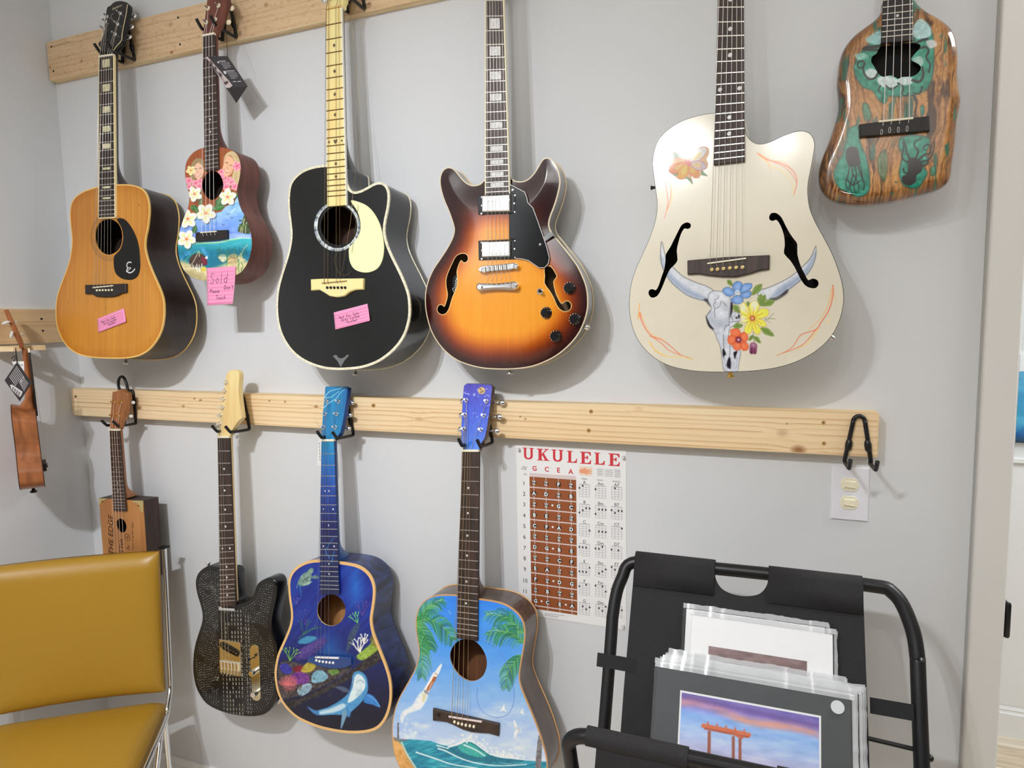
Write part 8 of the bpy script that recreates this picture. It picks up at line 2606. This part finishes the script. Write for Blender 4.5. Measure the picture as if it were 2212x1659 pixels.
# ------------------------------------------------------------------ sleeved prints in the rack
def sleeve_mat():
    m = bpy.data.materials.new('clear_sleeve')
    m.use_nodes = True
    b = m.node_tree.nodes['Principled BSDF']
    b.inputs['Base Color'].default_value = (.95, .95, .95, 1)
    b.inputs['Roughness'].default_value = .08
    b.inputs['Alpha'].default_value = .05
    b.inputs['Specular IOR Level'].default_value = .9
    nt = m.node_tree
    co = nt.nodes.new('ShaderNodeTexCoord')
    mp = nt.nodes.new('ShaderNodeMapping')
    mp.inputs['Scale'].default_value = (14, 14, 9)
    tx = nt.nodes.new('ShaderNodeTexNoise')
    tx.inputs['Scale'].default_value = 1.5
    tx.inputs['Detail'].default_value = 3
    tx.inputs['Distortion'].default_value = 1.5
    bp = nt.nodes.new('ShaderNodeBump')
    bp.inputs['Strength'].default_value = .55
    bp.inputs['Distance'].default_value = .012
    nt.links.new(co.outputs['Object'], mp.inputs['Vector'])
    nt.links.new(mp.outputs['Vector'], tx.inputs['Vector'])
    nt.links.new(tx.outputs['Fac'], bp.inputs['Height'])
    nt.links.new(bp.outputs['Normal'], b.inputs['Normal'])
    return m


M_slv = sleeve_mat()
M_seam = mat('sleeve_seam', (186, 188, 190), rough=.2, spec=.8, alpha=.62)


def sleeved(label, pl, x0, x1, y0, y1, mat_c, th=.004, seam=True):
    root = empty('art_print', pl.w(A(((x0 + x1) / 2, y0))), label, 'art print')
    rect = lambda d, : [(x0 + d, y0 + d), (x1 - d, y0 + d), (x1 - d, y1 - d), (x0 + d, y1 - d)]
    MB().prism(pl, rect(.003), -th, 0, bev=.0005).build('mat_board', mat_c, root)
    n = 16
    g_ = np.array([[(x0 - .003 + (x1 - x0 + .006) * i / n, y0 - .003 + (y1 - y0 + .009) * j / n) for i in range(n + 1)] for j in range(n + 1)]).reshape(-1, 2)
    wv = .0018 + .0012 * np.sin(g_[:, 0] * 60 + g_[:, 1] * 43) * np.sin(g_[:, 1] * 71)
    mk('clear_sleeve', pl.w(g_, wv), [(j * (n + 1) + i, j * (n + 1) + i + 1, (j + 1) * (n + 1) + i + 1, (j + 1) * (n + 1) + i) for j in range(n) for i in range(n)], M_slv, root, True)
    if seam:
        k = 60
        xs = np.linspace(x0 - .003, x1 + .003, k)
        jag = .0022 * (vnoise(xs * 90 + 7 * y1, xs * 0, 5) - .5) + .0014 * (vnoise(xs * 260, xs * 0, 9) - .5)
        V = np.concatenate([pl.w(np.stack([xs, np.full(k, y1 - .002)], -1), .0012), pl.w(np.stack([xs, y1 + .007 + jag], -1), -.001 + .004 * (vnoise(xs * 130 + 3 * y1, xs * 0, 3) - .5))])
        mk('folded_flap', V, [(i, i + 1, i + 1 + k, i + k) for i in range(k - 1)], M_seam, root, True)
        ys = np.linspace(y0, y1 + .004, k)
        V = np.concatenate([pl.w(np.stack([np.full(k, x1 - .001), ys], -1), .0008), pl.w(np.stack([x1 + .0045 + .002 * (vnoise(ys * 120 + x1 * 9, ys * 0, 6) - .5), ys], -1), -.002 + .004 * (vnoise(ys * 100, ys * 0, 2) - .5))])
        mk('side_seam', V, [(i + k, i + 1 + k, i + 1, i) for i in range(k - 1)], M_seam, root, True)
    return root


def build_prints():
    p = lambda *q: Z(1180, 1150, 2.1434, *q)
    a = math.radians(23)
    n = unit((0, -math.cos(a), math.sin(a)))
    pf = Plane((2.1, -.345, .85), (1, 0, 0), n)
    q = pf.loc(p((512, 618), (1418, 768), (628, 742), (1263, 855), (614, 1005)))
    x0, x1, yt = q[0][0], q[1][0], (q[0][1] + q[1][1]) / 2
    greys = [mat('mat_charcoal', (56, 60, 62), rough=.7), mat('mat_white_board', (222, 222, 222), rough=.6), mat('mat_black_board', (40, 40, 42), rough=.6)]
    front = sleeved('front sleeved print of an orange seaside pergola in a charcoal mat', pf, x0, x1, yt - .275, yt, greys[0])
    px0, px1, py1 = q[2][0], q[3][0], (q[2][1] + q[3][1]) / 2
    py0 = py1 - (px1 - px0) * .66
    MB().prism(pf, [(px0 - .003, py0 - .003), (px1 + .003, py0 - .003), (px1 + .003, py1 + .003), (px0 - .003, py1 + .003)], 0, .0004).build('bevel_edge', mat('bevel_white', (226, 226, 226), rough=.6), front)
    cv = Canvas(pf, ccw([(px0, py0), (px1, py0), (px1, py1), (px0, py1)]), (), .0009, off=.0006)
    u, v = (cv.P[:, 0] - px0) / (px1 - px0), 1 - (cv.P[:, 1] - py0) / (py1 - py0)
    t = v
    cv.C = np.stack([np.interp(t, [0, .10, .22, .4, .62, .66, .72, .80, .9, 1], k) for k in ([110, 130, 130, 160, 196, 70, 60, 110, 214, 222], [96, 110, 170, 186, 190, 110, 130, 190, 196, 190], [170, 190, 226, 226, 220, 180, 190, 200, 160, 150])], -1)
    cv.C += ((fbm(u * 9 + v * 3, v * 22, 5) - .5) * 60)[:, None] * A([1, .8, .7])
    cl = np.clip(1 - np.abs(v - .10 - .09 * u + .03 * np.sin(u * 9)) / .075, 0, 1) * (fbm(u * 10, v * 16, 9) + .2)
    cv.C += (A([226, 150, 120]) - cv.C) * np.clip(cl, 0, .85)[:, None]
    cl = np.clip(1 - np.abs(v - .04 - .05 * u) / .05, 0, 1)
    cv.C += (A([96, 70, 140]) - cv.C) * (cl * .8)[:, None]
    # waterline falls to the right, so the right side is sea
    hz = .60 + .03 * u
    seam = (v > hz)
    tt = np.clip((v - hz) / .25, 0, 1)
    sea = np.stack([np.interp(tt, [0, .3, .6, 1], k) for k in ([40, 40, 110, 150], [96, 140, 196, 206], [160, 180, 196, 200])], -1)
    sand = np.clip(((v - hz) - .12 - .34 * u) / .06, 0, 1) * (u < .8)
    sea = sea * (1 - sand[:, None]) + A([226, 200, 150]) * sand[:, None]
    cv.C = np.where(seam[:, None], sea + ((fbm(u * 14, v * 60, 3) - .5) * 36)[:, None], cv.C)
    z = lambda *w: p(*w)
    PO = (206, 104, 62)
    for a_, b_, w_ in (((755, 925), (753, 1030), 7), ((866, 950), (866, 1058), 6.5), ((897, 958), (897, 1065), 6.5)):
        cv.line(z(a_, b_), w_, (150, 84, 64), 1, smooth=False)
    cv.line(z((728, 895), (938, 938)), 9.5, PO, 1, smooth=False)
    cv.line(z((735, 908), (935, 948)), 4.5, (170, 78, 50), 1, smooth=False)
    for k_ in range(5):
        cv.line(z((748 + 42 * k_, 880 + 8.6 * k_), (752 + 42 * k_, 900 + 8.6 * k_)), 3.4, (196, 96, 60), 1, smooth=False)
    cv.line(z((858, 925), (905, 950)), 7, (190, 92, 58), 1, smooth=False)
    cv.build('picture', paint_mat('print_ink', rough=.4, coat=.1), front)
    MB().prism(pf, circ(pf.loc(p((1348, 808))[0]), .0105, 24), .0030, .0034).build('price_dot', mat('dot_sticker', (200, 202, 204), rough=.5), front)
    lab = ['grey matted print directly behind the pergola print', 'white matted print second behind the pergola print', 'black matted print third behind the pergola print', 'white matted print fourth behind the pergola print', 'tallest of the large sleeved prints behind the pergola print']
    dx = (.004, .012, .016, .020, .022)
    dy = (.006, .009, .012, .015, .023)
    for k_ in range(5):
        pk = Plane(pf.O - n * .0075 * (k_ + 1), (1, 0, 0), n)
        sleeved(lab[k_], pk, x0 + dx[k_] - (.004 if k_ == 4 else .006), x1 + dx[k_] - (.030 if k_ == 4 else 0), yt - .275, yt + dy[k_], greys[(0, 1, 2, 1, 1)[k_]])
    ps = Plane(pf.O - n * .050, (1, 0, 0), n)
    s = ps.loc(p((668, 378), (1335, 462), (752, 528), (1207, 590)))
    f2 = sleeved('small sleeved print with white mat and brown picture behind the large prints', ps, s[0][0], s[1][0], s[0][1] - .30, (s[0][1] + s[1][1]) / 2, greys[1])
    cv = Canvas(ps, ccw([(s[2][0], s[2][1] - .12), (s[3][0], s[2][1] - .12), (s[3][0], (s[2][1] + s[3][1]) / 2), (s[2][0], (s[2][1] + s[3][1]) / 2)]), (), .002, off=.0005, base=(116, 92, 90))
    cv.C += ((fbm(cv.U / 20, cv.V / 8, 3) - .5) * 60)[:, None]
    cv.build('picture', MATS['print_ink'], f2)
    pb = Plane(pf.O - n * .058, (1, 0, 0), n)
    sleeved('rearmost small sleeved print with only its clear flap showing', pb, s[0][0] - .012, s[1][0] - .012, s[0][1] - .30, (s[0][1] + s[1][1]) / 2 + .010, greys[1])


build_prints()


# ------------------------------------------------------------------ mustard vinyl chair
def superbox(mb, c, ax, sz, e=.22, n=28, m=28, bulge=None):
    c, ax, sz = A(c), [unit(v) for v in ax], A(sz)
    V, F = [], []
    sp = lambda w, q: np.sign(w) * abs(w) ** q
    for i in range(m + 1):
        ph = -math.pi / 2 + math.pi * i / m
        for k in range(n):
            th = 2 * math.pi * k / n
            x = sp(math.cos(ph), e) * sp(math.cos(th), e)
            y = sp(math.cos(ph), e) * sp(math.sin(th), e)
            zz = sp(math.sin(ph), e)
            V.append(c + ax[0] * x * sz[0] + ax[1] * y * sz[1] + ax[2] * zz * sz[2])
    for i in range(m):
        for k in range(n):
            l = (k + 1) % n
            F.append((i * n + k, i * n + l, (i + 1) * n + l, (i + 1) * n + k))
    return mb.add(V, F, True)


def cushion(name, O, r, u, f, x0, x1, y0, y1, th, mt, parent, curve=0.0, rad=.028):
    """padded panel: width along r, height along u, facing f; rounded edges and a soft crown"""
    nx, ny = 40, 40
    o2 = []
    P = []
    for j in range(ny + 1):
        for i in range(nx + 1):
            s, t = i / nx, j / ny
            s, t = .5 - .5 * math.cos(math.pi * s), .5 - .5 * math.cos(math.pi * t)
            x, y = x0 + (x1 - x0) * s, y0 + (y1 - y0) * t
            dx, dy = min(x - x0, x1 - x), min(y - y0, y1 - y)
            hh = lambda d: math.sqrt(max(0, 1 - (1 - min(d / rad, 1)) ** 2))
            z = th * (.35 + .65 * hh(dx) * hh(dy)) + .012 * math.sin(math.pi * s) * math.sin(math.pi * t) + curve * (2 * s - 1) ** 2
            P.append((x, y, z))
    P = A(P)
    V = O + P[:, :1] * r + P[:, 1:2] * u + P[:, 2:] * f
    B = O + P[:, :1] * r + P[:, 1:2] * u + (curve * ((P[:, :1] - (x0 + x1) / 2) / ((x1 - x0) / 2)) ** 2) * f
    n = len(V)
    F = [(j * (nx + 1) + i, j * (nx + 1) + i + 1, (j + 1) * (nx + 1) + i + 1, (j + 1) * (nx + 1) + i) for j in range(ny) for i in range(nx)]
    F += [(a + n, d + n, c + n, b + n) for a, b, c, d in F]
    bd = [i for i in range(nx + 1)] + [j * (nx + 1) + nx for j in range(1, ny + 1)] + [ny * (nx + 1) + i for i in range(nx - 1, -1, -1)] + [j * (nx + 1) for j in range(ny - 1, 0, -1)]
    F += [(bd[(i + 1) % len(bd)], bd[i], bd[i] + n, bd[(i + 1) % len(bd)] + n) for i in range(len(bd))]
    return mk(name, np.concatenate([V, B]), F, mt, parent, True)


def build_chair():
    base = A([.458, -.119, 0])
    r = unit((.812, .584, 0))
    f = unit((.584, -.812, 0))
    up = A([0, 0, 1.])
    root = empty('stacking_chair', base - r * .23 + f * .2, 'mustard yellow vinyl stacking chair with chrome frame', 'chair')
    m = mat('mustard_vinyl', (158, 120, 34), rough=.36, coat=.05, coat_rough=.3)
    nt = m.node_tree
    b = nt.nodes['Principled BSDF']
    co, tx, bp = nt.nodes.new('ShaderNodeTexCoord'), nt.nodes.new('ShaderNodeTexNoise'), nt.nodes.new('ShaderNodeBump')
    tx.inputs['Scale'].default_value = 420
    bp.inputs['Strength'].default_value = .12
    bp.inputs['Distance'].default_value = .001
    nt.links.new(co.outputs['Object'], tx.inputs['Vector'])
    nt.links.new(tx.outputs['Fac'], bp.inputs['Height'])
    nt.links.new(bp.outputs['Normal'], b.inputs['Normal'])
    ur = unit(up - f * .10)         # the back leans away
    O = base + up * .56
    # tubes: one each side, down the back, forward under the seat
    for x in (-.004, -.470):
        c0 = base + r * x
        P = [c0 + up * .55 + ur * .345, c0 + up * .55 + ur * .02, c0 + up * .50 + f * .006, c0 + up * .470 + f * .014, c0 + up * .435 + f * .05, c0 + up * .415 + f * .10, c0 + up * .405 + f * .40]
        MB().tube(crv(P, 6, False), .0110, 12, up=r, flat=.62).build('side_tube', M_chrome, root)
        MB().box(c0 + up * .55 + ur * .345 - A([.011, .011, 0]), c0 + up * .55 + ur * .345 + A([.011, .011, .005])).build('tube_cap', M_blackgloss, root)
        ap = c0 + up * .415 + f * .035 + r * (.018 if x == 0 else -.018)
        L1 = [ap - up * .40 + f * .34, ap - up * .10 + f * .085, ap - up * .02 + f * .018, ap, ap - up * .018 - f * .014, ap - up * .10 - f * .02, ap - up * .40 - f * .03]
        MB().tube(crv(L1, 6, False), .0125, 12, up=r, flat=.62).build('leg_loop', M_chrome, root)
    cushion('backrest', O + ur * .0, r, ur, f, -.462, -.011, -.078, .335, .040, m, root, curve=.020, rad=.05)
    bk = O - f * .004
    sO = base + up * .412 + f * .02
    fs = unit(f - up * .03)
    cushion('seat', sO, r, fs, up, -.462, -.013, .0, .42, .045, m, root, rad=.04)
    MB().prism(Plane(O - f * .006, r, -f), [(-.45, .01), (-.02, .01), (-.02, .33), (-.45, .33)], -.004, .0).build('back_panel', mat('chair_back_panel', (120, 92, 40), rough=.6), root) if False else None


build_chair()


# ------------------------------------------------------------------ ukulele seen side-on from a peg on the side wall
def build_side_uke():
    d = lambda *q: Z(0, 640, 2.86, *q)
    near = A([.215, -.265, 1.3])
    wd = unit((CAM[0] - near[0], CAM[1] - near[1], 0))
    nf = A([-wd[1], wd[0], 0])
    Qn = Plane(near, nf, wd)             # near rim
    cen = near - wd * .105
    Qc = Plane(cen, nf, wd)
    root = empty('ukulele', cen + A([0, 0, -.25]), 'mahogany ukulele hanging side-on from a wooden peg on the side wall', 'ukulele')
    M_u = grain_mat('uke_side_wood', (160, 98, 56), (116, 66, 34), (40, 40, 3), rough=.35, coat=.2)
    # rims of face and back on the near side, then the width of the body along its length
    q = Qn.loc(d((62, 690), (218, 715), (281, 1212), (126, 1233)))
    bt, ft, fb, bb = q
    n = 26
    V, rows = [], []
    prof_s = np.linspace(0, 1, n)
    wid = np.interp(prof_s, [0, .04, .12, .25, .40, .55, .72, .86, .95, 1], [.018, .055, .078, .082, .066, .072, .100, .104, .078, .020])
    off = near - wd * .105
    for side in (1, -1):
        for s, w_ in zip(prof_s, wid):
            a = ft + (fb - ft) * s
            b_ = bt + (bb - bt) * s
            for lo in (a, b_):
                V.append(off + nf * lo[0] + A([0, 0, 1]) * lo[1] + wd * w_ * side)
    V = A(V)
    k = 2 * n
    F = []
    for s in range(n - 1):
        F.append((2 * s, 2 * s + 1, 2 * s + 3, 2 * s + 2))
        F.append((k + 2 * s, k + 2 * s + 2, k + 2 * s + 3, k + 2 * s + 1))
    F2 = [(2 * s, 2 * s + 2, k + 2 * s + 2, k + 2 * s) for s in range(n - 1)] + [(2 * s + 1, k + 2 * s + 1, k + 2 * s + 3, 2 * s + 3) for s in range(n - 1)]
    F2 += [(0, k, k + 1, 1), (k - 2, k - 1, 2 * k - 1, 2 * k - 2)]
    MB().add(V, F, True).add(V, F2).build('body', M_u, root)
    for j in (0, 1):
        P = np.concatenate([V[j:k:2]])
        MB().tube(P, .0012, 5).build('edge_line', mat('dark_edge', (74, 42, 24), rough=.5), root)
    zc = lambda px: Qc.loc(px)
    # neck and heel
    sh = Qc.loc(d((128, 305), (165, 318), (222, 705), (205, 745))) if False else None
    scale = lambda px: Qc.loc(px)
    nk = Qc.loc([(47, 752), (60, 756), (77, 885), (64, 892), (38, 892), (40, 880), (53, 862), (55, 840)])
    shift = Qn.loc(d((140, 702))[0]) - Qc.loc(d((140, 702))[0])
    MB().prism(Qc, nk, -.019, .019, bev=.006).build('neck', M_u, root)
    fbp = Qc.loc([(61.5, 761), (66, 761), (82, 897), (77, 897)])
    MB().prism(Qc, fbp, -.021, .021).build('fretboard', M_ebony, root)
    MB().prism(Qc, Qc.loc([(60, 752), (64, 752), (65, 761), (61, 761)]), -.018, .018).build('nut', M_bone, root)
    hd = Qc.loc([(9, 671), (18, 668), (49, 735), (52, 752), (44, 752), (36, 736)])
    MB().prism(Qc, hd, -.026, .026, bev=.002).build('headstock', M_u, root)
    ax = unit(Qc.w(hd[0]) - Qc.w(hd[5]))
    for (u_, v_, ang) in ((13, 697, .3), (25, 723, 1.3)):
        c_ = Qc.W(A((u_, v_)), .034)
        t = MB().ell(c_, [.011 * (nf * math.cos(ang) + A([0, 0, math.sin(ang)])), .0045 * (-nf * math.sin(ang) + A([0, 0, math.cos(ang)])), .008 * wd], 14, 8).build('tuner_button', M_pearl, root)
        e = Qc.W(A((u_ + 24, v_ - 2)), .012)
        MB().tube([Qc.W(A((u_ + 17, v_)), .012), e], .0022, 8).build('post', M_nickel, t)
        MB().tube([c_, Qc.W(A((u_ + 10, v_ + 2)), .02)], .002, 6).build('shaft', M_nickel, t)
    # bridge, strings, end button
    bg_ = Qn.loc(d((262, 1048), (278, 1046), (290, 1110), (270, 1125)))
    fdir = (fb - ft) / np.linalg.norm(fb - ft)
    c0 = off + nf * (ft + (fb - ft) * .74)[0] + A([0, 0, (ft + (fb - ft) * .74)[1]])
    nn = unit(np.cross(np.cross(nf * fdir[0] + A([0, 0, fdir[1]]), wd), nf * fdir[0] + A([0, 0, fdir[1]])))
    axd = unit(nf * fdir[0] + A([0, 0, fdir[1]]))
    on = unit(np.cross(wd, axd))
    on = on if on @ nf > 0 else -on
    pb = Plane(c0, wd, on)
    MB().prism(pb, [(-.040, -.011), (.040, -.011), (.040, .011), (-.040, .011)], 0, .009, bev=.001).prism(pb, [(-.03, -.001), (.03, -.001), (.03, .002), (-.03, .002)], .008, .013).build('bridge', M_ebony, root)
    for w_ in (-.014, -.005, .005, .014):
        MB().tube([Qc.W(A((65, 758)), w_), pb.w(A((w_ * 1.6, 0)), .012)], .00045, 4, cap=False).build('string', M_nylon, root)
    eb = off + nf * ((fb + bb) / 2)[0] + A([0, 0, ((fb + bb) / 2)[1]])
    MB().lathe(eb + wd * .018, axd, [(.004, -.004), (.004, .004), (.010, .010), (.008, .013)], 14).build('strap_button', M_blackgloss, root)
    # the fretboard runs on over the body
    return Qn, Qc, wd, nf


Qn, Qc, wdv, nfv = build_side_uke()
# wooden peg: a slotted plate standing out from the rail
pg = empty('wooden_peg', (.12, -.25, 1.505), 'pale wooden peg plate standing out from the side wall rail under the ukulele headstock', 'peg')
nc = hit(A((54, 748)), Qc.O, Qc.n)
top = Plane((.02, nc[1], 1.508), (1, 0, 0), (0, 0, 1))
sx_ = nc[0] - .02
MB().prism(top, [(0, -.045), (sx_ + .020, -.045), (sx_ + .020, -.028), (sx_ - .03, -.028), (sx_ - .03, .028), (sx_ + .020, .028), (sx_ + .020, .045), (0, .045)], -.014, 0, bev=.001).build('plate', M_pine_edge, pg)


def side_tags():
    d = lambda *q: Z(0, 640, 2.86, *q)
    P = Plane(Qn.O + wdv * .012, nfv, wdv)
    root = empty('hang_tag', P.W(A(d((110, 520))[0])), 'black diamond-hung card tag with white print on the side wall ukulele', 'tag')
    q = d((105, 405), (198, 535), (122, 650), (28, 520))
    MB().prism(P, P.loc(q), 0, .0006).build('card', mat('tag_black', (40, 36, 40)), root)
    mb = MB()
    for k_ in range(8):
        a0, a1 = A((58, 490)) + A((9.5, -10.5)) * k_ * .55, A((95, 540)) + A((11, -8)) * k_ * .55
        a0, a1 = A((100 - 6.0 * k_, 432 + 9 * k_)), A((150 - 6.0 * k_, 505 + 9 * k_)) if k_ < 4 else A((140 - 6 * k_, 490 + 9 * k_))
        ribbon(mb, P, P.loc(d(tuple(a0), tuple(a1))), .0012, .0008)
    for k_ in range(6):
        a0, a1 = A((150 + 5 * k_, 585 - 9 * k_)), A((118 + 4.5 * k_, 528 - 6 * k_))
        ribbon(mb, P, P.loc(d(tuple(a0), tuple(a1))), .0010, .0008)
    mb.add(P.w(P.loc(d((62, 548), (75, 545), (140, 590), (130, 615), (118, 622), (70, 575))), .0008), [(5, 4, 3, 2, 1, 0)])
    mb.build('printed_text', mat('tag_print', (190, 188, 190)), root)
    mb = MB()
    for i in range(4):
        for j in range(3):
            o_ = A((78, 560)) + A((13, 10)) * i + A((-3, 9)) * j
            mb.add(P.w(P.loc(d(tuple(o_), tuple(o_ + A((8, 5))), tuple(o_ + A((6, 11))), tuple(o_ + A((-2, 6))))), .0012), [(3, 2, 1, 0)])
    mb.build('printed_grid', mat('tag_dark_print', (66, 52, 52)), root)
    MB().prism(P, P.loc(d((73, 402), (148, 402), (150, 465), (112, 440), (85, 432))), -.003, -.0024).build('white_card', mat('white_paper', (216, 216, 214)), root)
    mb = MB()
    for k_ in range(4):
        ribbon(mb, P, P.loc(d((84 + 16 * k_, 425), (92 + 16 * k_, 425))), .003, -.0018)
    mb.build('card_print', mat('grey_print', (110, 110, 112)), root)
    for c in (((97, 318), (100, 360), (104, 385), (105, 408)), ((104, 370), (85, 372), (70, 385)), ((104, 372), (90, 390), (80, 402))):
        MB().tube(crv([P.W(A(v), .001) for v in d(*c)], 4, False), .0012, 6).build('cord', M_black, root)


side_tags()
